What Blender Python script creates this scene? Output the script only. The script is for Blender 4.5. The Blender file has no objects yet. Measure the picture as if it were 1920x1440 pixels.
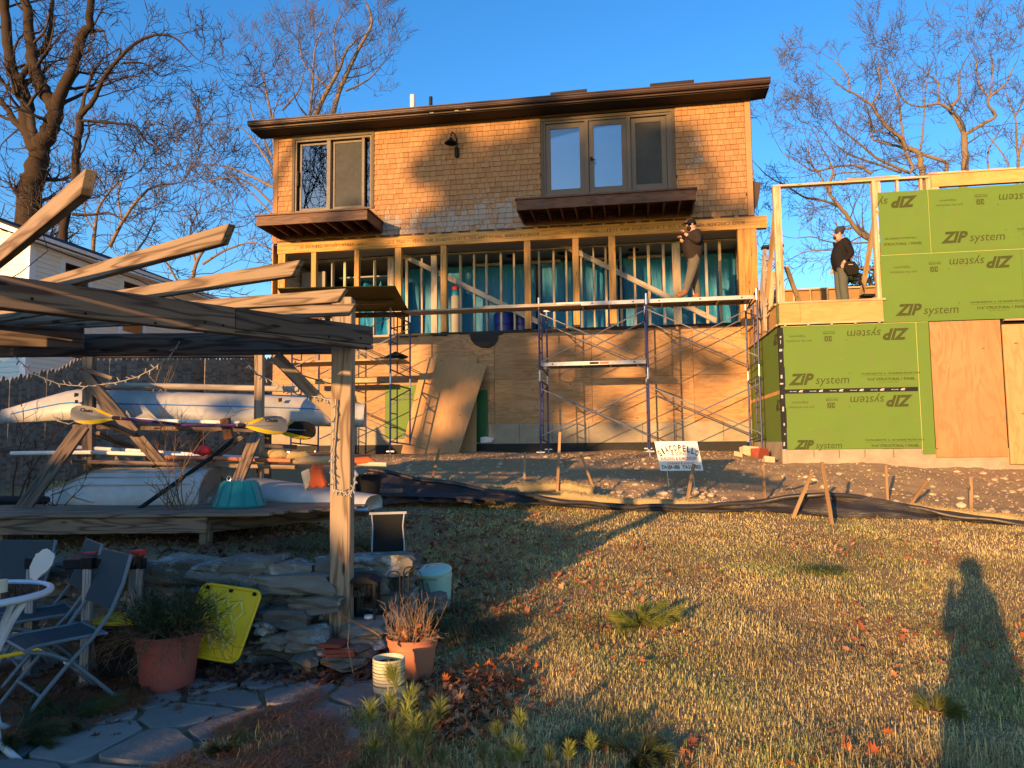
import bpy, bmesh, math, random
import numpy as np
from mathutils import Vector, Matrix, noise as mnoise

# ------------------------------------------------------------------ camera, sky, sun
scene = bpy.context.scene
FPX = 1387.0
PITCH, ROLL = math.radians(4.6), math.radians(-0.6)
_f = Vector((0, math.cos(PITCH), math.sin(PITCH)))
_u0 = Vector((0, -math.sin(PITCH), math.cos(PITCH)))
_r = Vector((1, 0, 0)) * math.cos(ROLL) + _u0 * math.sin(ROLL)
_u = _u0 * math.cos(ROLL) - Vector((1, 0, 0)) * math.sin(ROLL)
cam_d = bpy.data.cameras.new('camera')
cam_d.sensor_width = 36.0
cam_d.lens = 36.0 * FPX / 1920.0
cam_d.clip_start = 0.05
cam_d.clip_end = 2000
cam = bpy.data.objects.new('camera', cam_d)
scene.collection.objects.link(cam)
cam.matrix_world = Matrix(((_r.x, _u.x, -_f.x, 0), (_r.y, _u.y, -_f.y, 0), (_r.z, _u.z, -_f.z, 0), (0, 0, 0, 1)))
scene.camera = cam

SUN_AZ = math.radians(30.6)      # the light travels towards +Y, turned this far towards +X
SUN_EL = math.radians(8.0)
world = bpy.data.worlds.new('World')
scene.world = world
world.use_nodes = True
wn, wl = world.node_tree.nodes, world.node_tree.links
for n in list(wn): wn.remove(n)
sky = wn.new('ShaderNodeTexSky')
sky.sky_type = 'NISHITA'
sky.sun_disc = False
sky.sun_elevation = SUN_EL
sky.sun_rotation = math.pi + SUN_AZ
sky.air_density = 1.0
sky.dust_density = 0.3
sky.ozone_density = 3.0
hsv = wn.new('ShaderNodeHueSaturation')
hsv.inputs['Saturation'].default_value = 1.22
hsv.inputs['Hue'].default_value = .507
bg = wn.new('ShaderNodeBackground')
bg.inputs['Strength'].default_value = 0.15
out = wn.new('ShaderNodeOutputWorld')
wl.new(sky.outputs[0], hsv.inputs['Color'])
wl.new(hsv.outputs[0], bg.inputs[0])
wl.new(bg.outputs[0], out.inputs[0])

sd = bpy.data.lights.new('sun', 'SUN')
sd.energy = 4.1
sd.angle = math.radians(0.53)
sd.color = (1.0, 0.56, 0.22)
sun = bpy.data.objects.new('sun', sd)
scene.collection.objects.link(sun)
SUN_DIR = Vector((math.sin(SUN_AZ) * math.cos(SUN_EL), math.cos(SUN_AZ) * math.cos(SUN_EL), -math.sin(SUN_EL)))
sun.rotation_euler = SUN_DIR.to_track_quat('-Z', 'Y').to_euler()
scene.view_settings.view_transform = 'Standard'
scene.view_settings.look = 'None'
scene.view_settings.exposure = 1.3
scene.view_settings.gamma = 1.0

# ------------------------------------------------------------------ helpers
rnd = random.Random(7)
C = scene.collection

def ray(px, py):
    return _f + _r * ((px - 960) / FPX) - _u * ((py - 720) / FPX)

def P(px, py, Y):
    d = ray(px, py)
    return d * (Y / d.y)

class Frame:
    """A local frame: origin, turned by -a about z (x runs along a facade, y into depth)."""
    def __init__(s, ox, oy, a=9.1, oz=0):
        s.o = Vector((ox, oy, oz)); s.a = math.radians(a)
        s.ax = Vector((math.cos(s.a), -math.sin(s.a), 0)); s.ay = Vector((math.sin(s.a), math.cos(s.a), 0))
    def place(s, ob):
        ob.location = s.o; ob.rotation_euler = (0, 0, -s.a)
    def L(s, px, py, d=0.0):
        r = ray(px, py)
        t = (s.o.dot(s.ay) + d) / r.dot(s.ay)
        p = r * t - s.o
        return Vector((p.dot(s.ax), d, p.z))
    def W(s, x, y, z):
        return s.o + s.ax * x + s.ay * y + Vector((0, 0, z))
    def inv(s, w):
        p = w - s.o
        return Vector((p.dot(s.ax), p.dot(s.ay), p.z))

HF = Frame(0, 18.5)
ZF = Frame(5.1, 14.0)
I0 = Frame(0, 0, 0)

def tag(o, label=None, cat=None, group=None, kind=None):
    if label: o['label'] = label
    if cat: o['category'] = cat
    if group: o['group'] = group
    if kind: o['kind'] = kind
    return o

def empty(name, loc=(0, 0, 0), rz=0.0, label=None, cat=None, group=None, frame=None):
    o = bpy.data.objects.new(name, None)
    o.empty_display_size = 0.1
    C.objects.link(o)
    if frame is not None: frame.place(o)
    else:
        o.location = loc; o.rotation_euler = (0, 0, rz)
    return tag(o, label, cat, group)

def copy_tree(o, parent=None, **kw):
    c = o.copy(); C.objects.link(c); c.parent = parent
    for ch in o.children:
        copy_tree(ch, c)
    return c

class MB:
    """Collects shapes and links them as one mesh object. Every vertex keeps a piece-local
    coordinate (gco, x along the grain) and a random number per piece (rnd, wear)."""
    def __init__(s):
        s.v = []; s.f = []; s.g = []; s.r = []; s.w = []; s.m = []
    def add(s, vs, fs, gs=None, r=None, w=0.0, mi=0):
        n = len(s.v)
        if r is None: r = rnd.random()
        if gs is None: gs = vs
        off = r * 37.0
        for k, p in enumerate(vs):
            s.v.append(tuple(p)); g = gs[k]
            s.g.append((g[0] + off, g[1] + off * .7, g[2] + off * .3)); s.r.append(r); s.w.append(w)
        for f in fs:
            s.f.append(tuple(i + n for i in f)); s.m.append(mi)
        return s
    def box(s, x0, x1, y0, y1, z0, z1, axis=None, r=None, w=0.0, mi=0, jit=0.0):
        vs = [(x, y, z) for z in (z0, z1) for y in (y0, y1) for x in (x0, x1)]
        if jit: vs = [(a + rnd.uniform(-jit, jit), b, c + rnd.uniform(-jit, jit)) for a, b, c in vs]
        fs = [(0, 2, 3, 1), (4, 5, 7, 6), (0, 1, 5, 4), (2, 6, 7, 3), (0, 4, 6, 2), (1, 3, 7, 5)]
        d = (abs(x1 - x0), abs(y1 - y0), abs(z1 - z0))
        if axis is None: axis = d.index(max(d))
        o = [(0, 1, 2), (1, 0, 2), (2, 0, 1)][axis]
        gs = [(p[o[0]], p[o[1]], p[o[2]]) for p in vs]
        return s.add(vs, fs, gs, r, w, mi)
    def bar(s, p0, p1, w, h, up=(0, 0, 1), r=None, mi=0, ends=None, off=(0, 0)):
        """rectangular bar p0->p1, w sideways, h along up; ends=(cut0,cut1) shifts the lower edge at each end"""
        p0, p1 = Vector(p0), Vector(p1)
        d = (p1 - p0); L = d.length; d.normalize()
        up = Vector(up); sd_ = d.cross(up)
        if sd_.length < 1e-5: sd_ = d.cross(Vector((0, 1, 0)))
        sd_.normalize(); up = sd_.cross(d).normalized()
        vs = []; gs = []
        c0, c1 = ends if ends else (0, 0)
        for (t, q) in ((0, p0), (1, p1)):
            for b in (-1, 1):
                for a in (-1, 1):
                    sh = 0
                    if b < 0: sh = c0 if t == 0 else c1
                    vs.append(q + sd_ * (a * w / 2 + off[0]) + up * (b * h / 2 + off[1]) + d * sh)
                    gs.append((t * L + sh, a * w / 2, b * h / 2))
        fs = [(0, 1, 3, 2), (4, 6, 7, 5), (0, 4, 5, 1), (2, 3, 7, 6), (0, 2, 6, 4), (1, 5, 7, 3)]
        return s.add(vs, fs, gs, r, 0, mi)
    def tube(s, pts, rad, n=8, r=None, mi=0, cap=True, gscale=1.0):
        pts = [Vector(p) for p in pts]
        if not hasattr(rad, '__len__'): rad = [rad] * len(pts)
        vs = []; gs = []; fs = []
        prev = None; acc = 0
        for i, p in enumerate(pts):
            if i == 0: d = pts[1] - pts[0]
            elif i == len(pts) - 1: d = pts[-1] - pts[-2]
            else: d = (pts[i + 1] - pts[i - 1])
            if i: acc += (pts[i] - pts[i - 1]).length
            d.normalize()
            if prev is None:
                a = d.orthogonal().normalized()
            else:
                a = prev - d * prev.dot(d)
                a = a.normalized() if a.length > 1e-6 else d.orthogonal().normalized()
            prev = a; b = d.cross(a)
            for k in range(n):
                t = 2 * math.pi * k / n
                o = (a * math.cos(t) + b * math.sin(t)) * rad[i]
                vs.append(p + o); gs.append((acc, rad[i] * math.cos(t), rad[i] * math.sin(t)))
        for i in range(len(pts) - 1):
            for k in range(n):
                k2 = (k + 1) % n
                fs.append((i * n + k, i * n + k2, (i + 1) * n + k2, (i + 1) * n + k))
        if cap:
            fs.append(tuple(reversed(range(n)))); fs.append(tuple(range((len(pts) - 1) * n, len(pts) * n)))
        return s.add(vs, fs, gs, r, 0, mi)
    def lathe(s, prof, n=24, c=(0, 0, 0), r=None, mi=0, cap0=True, cap1=False, sx=1, sy=1):
        vs = []; fs = []
        for (rr, z) in prof:
            for k in range(n):
                t = 2 * math.pi * k / n
                vs.append((c[0] + rr * sx * math.cos(t), c[1] + rr * sy * math.sin(t), c[2] + z))
        for i in range(len(prof) - 1):
            for k in range(n):
                k2 = (k + 1) % n
                fs.append((i * n + k, i * n + k2, (i + 1) * n + k2, (i + 1) * n + k))
        if cap0: fs.append(tuple(reversed(range(n))))
        if cap1: fs.append(tuple(range((len(prof) - 1) * n, len(prof) * n)))
        return s.add(vs, fs, None, r, 0, mi)
    def prism(s, poly, o, ex, ey, ez, t, r=None, mi=0, w=0.0):
        """poly in (a,b) -> o+ex*a+ey*b, extruded by ez*t"""
        o, ex, ey, ez = Vector(o), Vector(ex), Vector(ey), Vector(ez)
        n = len(poly)
        vs = [o + ex * a + ey * b for a, b in poly] + [o + ex * a + ey * b + ez * t for a, b in poly]
        gs = [(a, b, 0) for a, b in poly] + [(a, b, t) for a, b in poly]
        fs = [tuple(reversed(range(n))), tuple(range(n, 2 * n))]
        for k in range(n):
            k2 = (k + 1) % n
            fs.append((k, k2, n + k2, n + k))
        return s.add(vs, fs, gs, r, w, mi)
    def quad(s, a, b, c, d, r=None, mi=0):
        return s.add([a, b, c, d], [(0, 1, 2, 3)], None, r, 0, mi)
    def mesh(s, name, mat, smooth=False):
        me = bpy.data.meshes.new(name)
        me.from_pydata(s.v, [], s.f)
        at = me.attributes.new('gco', 'FLOAT_VECTOR', 'POINT'); at.data.foreach_set('vector', np.array(s.g, dtype=np.float32).ravel())
        at = me.attributes.new('rnd', 'FLOAT', 'POINT'); at.data.foreach_set('value', np.array(s.r, dtype=np.float32))
        at = me.attributes.new('wear', 'FLOAT', 'POINT'); at.data.foreach_set('value', np.array(s.w, dtype=np.float32))
        mats = mat if isinstance(mat, (list, tuple)) else [mat]
        for m in mats: me.materials.append(m)
        if any(s.m): me.polygons.foreach_set('material_index', s.m)
        if smooth: me.polygons.foreach_set('use_smooth', [True] * len(s.f))
        me.update()
        return me
    def build(s, name, mat, parent=None, smooth=False, bevel=0.0, **kw):
        o = bpy.data.objects.new(name, s.mesh(name, mat, smooth))
        C.objects.link(o)
        if parent is not None: o.parent = parent
        if smooth and smooth != 'all':
            try:
                md = o.modifiers.new('edges', 'EDGE_SPLIT'); md.split_angle = math.radians(40)
            except Exception: pass
        if bevel:
            md = o.modifiers.new('bevel', 'BEVEL'); md.width = bevel; md.segments = 1; md.limit_method = 'ANGLE'; md.angle_limit = math.radians(40)
        if kw: tag(o, **kw)
        return o

def instance(me, name, parent=None, loc=(0, 0, 0), rot=(0, 0, 0), scale=(1, 1, 1)):
    o = bpy.data.objects.new(name, me); C.objects.link(o)
    o.parent = parent; o.location = loc; o.rotation_euler = rot; o.scale = scale
    return o

def np_mesh(name, verts, loops, nper, mat, rndv=None, colv=None, parent=None, smooth=False):
    """fast mesh of faces with nper corners each"""
    me = bpy.data.meshes.new(name)
    nf = len(loops) // nper
    me.vertices.add(len(verts)); me.vertices.foreach_set('co', verts.astype(np.float32).ravel())
    me.loops.add(len(loops)); me.loops.foreach_set('vertex_index', loops.astype(np.int32))
    me.polygons.add(nf)
    me.polygons.foreach_set('loop_start', np.arange(0, nf * nper, nper, dtype=np.int32))
    me.polygons.foreach_set('loop_total', np.full(nf, nper, dtype=np.int32))
    me.update(calc_edges=True)
    if rndv is not None:
        at = me.attributes.new('rnd', 'FLOAT', 'POINT'); at.data.foreach_set('value', rndv.astype(np.float32))
    if colv is not None:
        at = me.attributes.new('tint', 'FLOAT_COLOR', 'POINT')
        c4 = np.ones((len(verts), 4), dtype=np.float32); c4[:, :3] = colv
        at.data.foreach_set('color', c4.ravel())
    me.materials.append(mat)
    if smooth: me.polygons.foreach_set('use_smooth', np.ones(nf, dtype=bool))
    o = bpy.data.objects.new(name, me); C.objects.link(o)
    if parent: o.parent = parent
    return o

# ------------------------------------------------------------------ materials
class NT:
    def __init__(s, name, rough=0.7, spec=0.3):
        s.m = bpy.data.materials.new(name); s.m.use_nodes = True
        s.n = s.m.node_tree.nodes; s.l = s.m.node_tree.links
        s.b = s.n['Principled BSDF']; s.out = s.n['Material Output']
        s.b.inputs['Roughness'].default_value = rough
        s.b.inputs['Specular IOR Level'].default_value = spec
    def node(s, t, **kw):
        n = s.n.new(t)
        for k, v in kw.items():
            if k in ('attribute_name', 'operation', 'blend_type', 'feature', 'wave_type', 'bands_direction', 'data_type', 'vector_type', 'noise_dimensions', 'distance'): setattr(n, k, v)
            else: n.inputs[k].default_value = v
        return n
    def attr(s, name): return s.node('ShaderNodeAttribute', attribute_name=name)
    def objco(s): return s.node('ShaderNodeTexCoord').outputs['Object']
    def mapv(s, vec, scale=(1, 1, 1), loc=(0, 0, 0)):
        n = s.node('ShaderNodeMapping'); n.inputs['Scale'].default_value = scale; n.inputs['Location'].default_value = loc
        s.l.new(vec, n.inputs['Vector']); return n.outputs[0]
    def noise(s, vec, scale=5, detail=4, rough=.55, dist=0.0):
        n = s.node('ShaderNodeTexNoise'); n.inputs['Scale'].default_value = scale; n.inputs['Detail'].default_value = detail
        n.inputs['Roughness'].default_value = rough; n.inputs['Distortion'].default_value = dist
        if vec is not None: s.l.new(vec, n.inputs['Vector'])
        return n.outputs[0]
    def math(s, op, a, b=None, clamp=False):
        n = s.node('ShaderNodeMath', operation=op); n.use_clamp = clamp
        for i, x in enumerate((a, b)):
            if x is None: continue
            if isinstance(x, (int, float)): n.inputs[i].default_value = x
            else: s.l.new(x, n.inputs[i])
        return n.outputs[0]
    def ramp(s, fac, stops):
        n = s.node('ShaderNodeValToRGB'); e = n.color_ramp.elements
        while len(e) < len(stops): e.new(.5)
        for k, (p, c) in enumerate(stops):
            e[k].position = p; e[k].color = (*c, 1) if len(c) == 3 else c
        s.l.new(fac, n.inputs[0]); return n.outputs[0]
    def mix(s, fac, a, b, mode='MIX'):
        n = s.node('ShaderNodeMix', data_type='RGBA', blend_type=mode)
        for i, x in ((0, fac), (6, a), (7, b)):
            if isinstance(x, (int, float)): n.inputs[i].default_value = x
            elif isinstance(x, tuple): n.inputs[i].default_value = (*x, 1)
            else: s.l.new(x, n.inputs[i])
        return n.outputs[2]
    def bump(s, h, strength=.3, dist=.01):
        n = s.node('ShaderNodeBump'); n.inputs['Strength'].default_value = strength; n.inputs['Distance'].default_value = dist
        s.l.new(h, n.inputs['Height']); s.l.new(n.outputs[0], s.b.inputs['Normal'])
    def col(s, c):
        if isinstance(c, tuple): s.b.inputs['Base Color'].default_value = (*c, 1)
        else: s.l.new(c, s.b.inputs['Base Color'])
    def rough(s, x): s.l.new(x, s.b.inputs['Roughness'])

def mul(c, k): return tuple(min(1, x * k) for x in c)

def wood(name, base, dark, var=.25, ring=26, stretch=14, wear=None, rough=.75, knots=True, bumps=.25):
    t = NT(name, rough, .25)
    g = t.attr('gco').outputs['Vector']
    oi = t.node('ShaderNodeObjectInfo').outputs['Random']
    add = t.node('ShaderNodeVectorMath', operation='ADD')
    t.l.new(g, add.inputs[0])
    cx = t.node('ShaderNodeCombineXYZ'); t.l.new(t.math('MULTIPLY', oi, 91.0), cx.inputs[0]); t.l.new(t.math('MULTIPLY', oi, 17.0), cx.inputs[1])
    t.l.new(cx.outputs[0], add.inputs[1]); g = add.outputs[0]
    m1 = t.mapv(g, (1.0, stretch * .5, stretch * .5))
    n1 = t.noise(m1, 1.0, 2.0, .5, .2)
    rings = t.math('SINE', t.math('MULTIPLY', n1, ring * 2.4))
    rings = t.math('MULTIPLY_ADD', rings, .5); rings.node.inputs[2].default_value = .5
    rings = t.math('POWER', rings, 2.6)
    m2 = t.mapv(g, (3.0, 160, 160))
    fine = t.noise(m2, 1.0, 3, .6)
    blot = t.noise(t.mapv(g, (1.2, 4, 4)), 1.0, 3, .6)
    c = t.mix(t.math('MULTIPLY', rings, .95), base, mul(dark, .95))
    c = t.mix(t.math('MULTIPLY', fine, .45), c, mul(dark, .8))
    k = t.math('ADD', t.math('MULTIPLY', t.attr('rnd').outputs['Fac'], var), t.math('MULTIPLY', blot, .5))
    k = t.math('ADD', k, .75 - var / 2)
    hs = t.node('ShaderNodeHueSaturation'); t.l.new(c, hs.inputs['Color']); t.l.new(k, hs.inputs['Value']); c = hs.outputs[0]
    if knots:
        v = t.node('ShaderNodeTexVoronoi'); v.inputs['Scale'].default_value = 1.0
        t.l.new(t.mapv(g, (2.2, 9, 9)), v.inputs['Vector'])
        kf = t.ramp(v.outputs['Distance'], [(0.0, (1, 1, 1)), (.07, (1, 1, 1)), (.12, (0, 0, 0))])
        c = t.mix(kf, c, mul(dark, .35))
        ck = t.noise(t.mapv(g, (1.6, 70, 70)), 1.0, 2, .5)
        c = t.mix(t.ramp(ck, [(.66, (0, 0, 0)), (.71, (.8, .8, .8))]), c, mul(dark, .35))
    if wear:
        c = t.mix(t.ramp(blot, [(.45, (0, 0, 0)), (.7, (1, 1, 1))]), c, wear)
    t.col(c)
    t.bump(t.math('ADD', rings, t.math('MULTIPLY', fine, .6)), bumps, .004)
    return t.m

def plain(name, c, rough=.6, spec=.4, metal=0.0, nscale=6.0, amt=.25, bump=0.0, bscale=40):
    t = NT(name, rough, spec)
    o = t.objco()
    n = t.noise(o, nscale, 5, .6)
    t.col(t.mix(t.math('MULTIPLY', n, amt * 2), c, mul(c, .45)))
    t.b.inputs['Metallic'].default_value = metal
    n2 = t.noise(o, nscale * 3, 3)
    r = t.math('MULTIPLY_ADD', n2, .3); r.node.inputs[2].default_value = rough - .12
    t.rough(r)
    if bump: t.bump(t.noise(o, bscale, 4), bump, .01)
    return t.m

M = {}
M['old_wood'] = wood('weathered_timber', (.27, .19, .125), (.085, .055, .037), ring=17, stretch=20)
M['post_wood'] = wood('post_timber', (.34, .255, .165), (.15, .095, .055), ring=13, stretch=18)
M['dark_wood'] = wood('dark_weathered_shaded_timber', (.17, .12, .083), (.05, .036, .026), ring=16, stretch=20)  # weathered timber; its dark tone also paints shade on the left rack struts
M['rafter_wood'] = wood('rafter_timber', (.33, .245, .155), (.13, .085, .05), ring=14, stretch=26)
M['stud'] = wood('stud_pine', (.56, .42, .25), (.40, .27, .14), ring=10, rough=.7)
M['stud_grey'] = wood('grey_stud_pine', (.42, .36, .28), (.28, .22, .16), ring=10)
M['lvl'] = wood('laminated_beam', (.52, .28, .075), (.36, .17, .04), ring=8, stretch=30, rough=.6)
M['stain'] = wood('dark_stained_cedar', (.13, .062, .035), (.07, .032, .02), ring=12, rough=.55)
M['stake'] = wood('stake_pine', (.40, .26, .13), (.26, .15, .07), ring=6)

def plywood(name, base, dark, scale=1.0, holes=True, stretch=(1, 1, 5), glossy=.6, amt=1.2):
    t = NT(name, glossy, .3)
    g = t.attr('gco').outputs['Vector']
    n1 = t.noise(t.mapv(g, tuple(x * scale for x in stretch)), .95, 3.0, .55, .6)
    s = t.math('SINE', t.math('MULTIPLY', n1, 38.0))
    s = t.math('MULTIPLY_ADD', s, .5); s.node.inputs[2].default_value = .5
    s = t.math('POWER', s, 2.2)
    strg = t.noise(t.mapv(g, (1, 1, 2)), 1.3, 2)
    fine = t.noise(t.mapv(g, (6 * stretch[0], 60, 60 * stretch[2] / 5)), 1.0, 3)
    c = t.mix(t.math('MULTIPLY', s, t.math('MULTIPLY', strg, amt)), base, dark)
    c = t.mix(t.math('MULTIPLY', fine, .35), c, mul(dark, .9))
    blot = t.noise(g, .9, 3)
    c = t.mix(t.ramp(blot, [(.35, (0, 0, 0)), (.75, (.6, .6, .6))]), c, mul(dark, .95))
    hs = t.node('ShaderNodeHueSaturation'); k_ = t.math('MULTIPLY_ADD', t.attr('rnd').outputs['Fac'], .35); k_.node.inputs[2].default_value = .82; t.l.new(c, hs.inputs['Color']); t.l.new(k_, hs.inputs['Value']); c = hs.outputs[0]
    if holes:
        v = t.node('ShaderNodeTexVoronoi'); v.inputs['Scale'].default_value = 1.0; v.inputs['Randomness'].default_value = .55
        t.l.new(t.mapv(g, (2.4, 2.4, 5.5)), v.inputs['Vector'])
        c = t.mix(t.ramp(v.outputs['Distance'], [(0, (1, 1, 1)), (.055, (.9, .9, .9)), (.10, (0, 0, 0))]), c, mul(dark, .35))
    t.col(c)
    t.bump(s, .12, .003)
    return t.m
M['ply'] = plywood('pine_sheathing', (.50, .295, .13), (.25, .115, .04))
M['ply_or'] = plywood('orange_sheathing', (.58, .33, .11), (.42, .21, .06), holes=False, stretch=(1, 1, 3.2), amt=1.0)
M['ply_door'] = plywood('luan_sheet', (.46, .27, .115), (.33, .165, .06), stretch=(3.5, 1, .8), amt=1.1)
M['ply_lean'] = plywood('old_sheet', (.50, .29, .12), (.38, .20, .08), stretch=(3.0, .8, .7), amt=.7)
def m_shingle():
    t = NT('cedar_shingle', .8, .15)
    g = t.attr('gco').outputs['Vector']; r = t.attr('rnd').outputs['Fac']; w = t.attr('wear').outputs['Fac']
    base = t.ramp(r, [(0, (.33, .185, .09)), (.35, (.42, .24, .115)), (.7, (.48, .285, .14)), (1, (.38, .20, .085))])
    fine = t.noise(t.mapv(g, (90, 60, 5)), 1.0, 3)
    c = t.mix(t.math('MULTIPLY', fine, .5), base, (.27, .13, .05))
    edge = t.noise(t.mapv(g, (7, 7, 7)), 1.0, 4)
    c = t.mix(t.math('MULTIPLY', edge, .5), c, (.25, .12, .05))
    flake = t.noise(t.mapv(g, (30, 30, 16)), 1.0, 4, .7)
    fl = t.math('ADD', flake, t.math('MULTIPLY', w, .42))
    c = t.mix(t.ramp(fl, [(.72, (0, 0, 0)), (.80, (1, 1, 1))]), c, (.42, .40, .37))
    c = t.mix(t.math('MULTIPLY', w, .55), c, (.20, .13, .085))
    t.col(c); t.bump(fine, .25, .003); return t.m
M['shingle'] = m_shingle()

def m_zip(name='green_sheathing', c1=(.115, .205, .028), c2=(.095, .17, .024)):
    t = NT(name, .62, .25)
    o = t.objco()
    n = t.noise(t.mapv(o, (1, 1, 1)), 1.6, 5)
    c = t.mix(n, c1, c2)
    grid = t.noise(t.mapv(o, (60, 60, 60)), 1, 2)
    c = t.mix(t.math('MULTIPLY', grid, .25), c, mul(c2, .8))
    sc = t.noise(t.mapv(o, (3, 3, 60)), 1, 3)
    c = t.mix(t.ramp(sc, [(.66, (0, 0, 0)), (.78, (.5, .5, .5))]), c, mul(c1, 1.4))
    mud = t.noise(t.mapv(o, (1.5, 1.5, 2.2)), 1.7, 8, .75)
    c = t.mix(t.ramp(mud, [(.52, (0, 0, 0)), (.72, (.65, .65, .65))]), c, (.125, .14, .05))
    t.col(c); t.bump(grid, .15, .002); return t.m
M['zip'] = m_zip()
M['zip_ink'] = plain('dark_green_ink', (.052, .062, .012), .6, .2, nscale=14, amt=.2)
M['ink'] = plain('black_ink', (.03, .022, .015), .6, .2)
M['stapledot'] = plain('nail_mark', (.12, .20, .03), .7, .2)
M['seam'] = plain('seam_edge', (.62, .55, .16), .7, .2)

def m_conc(name, c=(.40, .335, .235)):
    t = NT(name, .85, .2); o = t.objco()
    n = t.noise(t.mapv(o, (1, 1, 1.5)), 2.2, 8, .65)
    n2 = t.noise(o, 40, 4)
    cc = t.mix(t.ramp(n, [(.35, (0, 0, 0)), (.7, (1, 1, 1))]), c, mul(c, .62))
    cc = t.mix(t.math('MULTIPLY', n2, .3), cc, mul(c, .5))
    t.col(cc); t.bump(n2, .3, .004); return t.m
M['conc'] = m_conc('poured_concrete')
M['tar'] = plain('black_foundation_coating', (.025, .024, .022), .7, .3, nscale=8, bump=.3)
M['roof'] = plain('asphalt_roofing', (.035, .03, .028), .9, .2, bump=.4, bscale=60)
M['fascia'] = plain('dark_brown_fascia', (.055, .025, .016), .45, .4, nscale=4)
M['soffit'] = plain('dark_soffit', (.04, .028, .02), .7, .2)
M['winframe'] = plain('taupe_window_frame', (.13, .10, .072), .5, .35, nscale=3, amt=.12)
M['wincase'] = plain('worn_window_casing', (.15, .115, .08), .8, .2, nscale=12, amt=.4, bump=.2)
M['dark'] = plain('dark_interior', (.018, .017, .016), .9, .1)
M['black_metal'] = plain('black_iron', (.012, .012, .013), .6, .2)
M['steel'] = plain('galvanised_steel', (.55, .55, .56), .35, .5, .9, nscale=15, amt=.2)
M['alu'] = plain('aluminium', (.40, .40, .41), .5, .5, .7, nscale=9, amt=.25)
M['scaf'] = plain('blue_scaffold_paint', (.035, .045, .16), .4, .5, .3, nscale=10, amt=.35)
M['white_paint'] = plain('white_paint', (.72, .70, .66), .5, .4, nscale=5, amt=.1)
M['siding'] = plain('white_clapboard', (.78, .77, .68), .55, .3, nscale=2, amt=.06)
M['siding_trim'] = plain('white_trim', (.80, .80, .80), .55, .3, nscale=2, amt=.06)
M['kayak'] = plain('cream_hull_plastic', (.46, .45, .42), .4, .4, nscale=9, amt=.42)
M['blue_line'] = plain('blue_stripe', (.05, .22, .52), .4, .4)
M['boat_white'] = plain('worn_white_gelcoat', (.58, .57, .53), .5, .4, nscale=7, amt=.4, bump=.05)
M['yellow'] = plain('yellow_plastic', (.82, .53, .012), .5, .3, nscale=4, amt=.12)
M['yellow_rib_highlight'] = plain('rib_highlight_yellow', (.92, .70, .10), .5, .3)  # same plastic as the lid; the paler tone paints highlights on the ribs
M['black_plastic'] = plain('black_plastic', (.014, .014, .016), .6, .2)
M['grey_blade'] = plain('grey_paddle_blade', (.30, .29, .28), .4, .4, nscale=6)
M['teal'] = plain('teal_plastic', (.02, .27, .26), .4, .45, nscale=4, amt=.2)
M['orange'] = plain('orange_nylon', (.85, .13, .03), .6, .3, nscale=8)
M['red'] = plain('red_plastic', (.6, .03, .03), .5, .4)
M['purple'] = plain('purple_grip', (.05, .015, .10), .5, .3)
M['blue_plastic'] = plain('blue_barrel_plastic', (.01, .02, .16), .35, .5)
M['terra'] = plain('terracotta_plastic', (.52, .19, .10), .6, .3, nscale=5, amt=.22)
M['terra_red'] = plain('red_plastic_pot', (.42, .10, .07), .6, .3, nscale=4, amt=.2)
M['mint'] = plain('mint_enamel', (.46, .66, .52), .4, .45, nscale=4, amt=.08)
M['redtile'] = plain('red_clay_tile', (.30, .07, .04), .8, .2, nscale=10)
M['chair_frame'] = plain('blue_grey_chair_frame', (.14, .18, .21), .45, .4, nscale=8, amt=.12)
M['chair_fabric'] = plain('slate_sling_fabric', (.055, .075, .085), .75, .2, nscale=60, amt=.3)
M['black_fabric'] = plain('black_sling_fabric', (.014, .016, .017), .85, .2, nscale=50, amt=.3)
M['pale_frame'] = plain('pale_metal_frame', (.42, .44, .44), .45, .4)
M['table_rim'] = plain('white_table_rim', (.62, .66, .72), .4, .4, nscale=9)
M['cream_pot'] = plain('cream_ceramic', (.60, .54, .38), .4, .4, nscale=8)
M['pot_line'] = plain('dark_pot_pattern', (.10, .09, .06), .6, .3)
M['soil'] = plain('potting_soil', (.03, .02, .014), .95, .1, bump=.5)
M['drytwig'] = plain('dry_twig', (.17, .10, .055), .85, .15)
M['drypale'] = plain('dry_stalk', (.34, .22, .12), .85, .15)
M['vine'] = plain('dead_vine', (.075, .045, .03), .9, .1)
M['wire'] = plain('white_cable', (.36, .34, .30), .6, .3)
M['black_cable'] = plain('black_cable', (.01, .01, .01), .5, .3)
M['bark'] = plain('dark_bark', (.06, .042, .030), .95, .1, nscale=3, amt=.4, bump=.8, bscale=9)
M['bark2'] = plain('grey_brown_bark', (.25, .18, .12), .95, .1, nscale=2, amt=.3)
M['twig'] = plain('twig_bark', (.06, .045, .038), .95, .1, nscale=1)
M['twig2'] = plain('pale_twig_bark', (.12, .105, .098), .95, .1, nscale=1)
M['evergreen'] = plain('evergreen_foliage', (.03, .05, .02), .9, .1, nscale=1)
M['skin'] = plain('skin', (.55, .29, .20), .55, .35, nscale=12, amt=.1)
M['sweater'] = plain('dark_brown_hoodie', (.035, .026, .022), .9, .1, nscale=20)
M['blacktop'] = plain('black_jersey', (.018, .017, .018), .9, .1, nscale=20)
M['khaki'] = plain('worn_khaki_cloth', (.15, .13, .095), .9, .1, nscale=9, amt=.4)
M['jeans'] = plain('grey_green_denim', (.11, .12, .10), .9, .1, nscale=12, amt=.3)
M['boot'] = plain('tan_boot_leather', (.25, .11, .045), .7, .3)
M['hair'] = plain('dark_hair', (.03, .018, .012), .8, .2)
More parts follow.
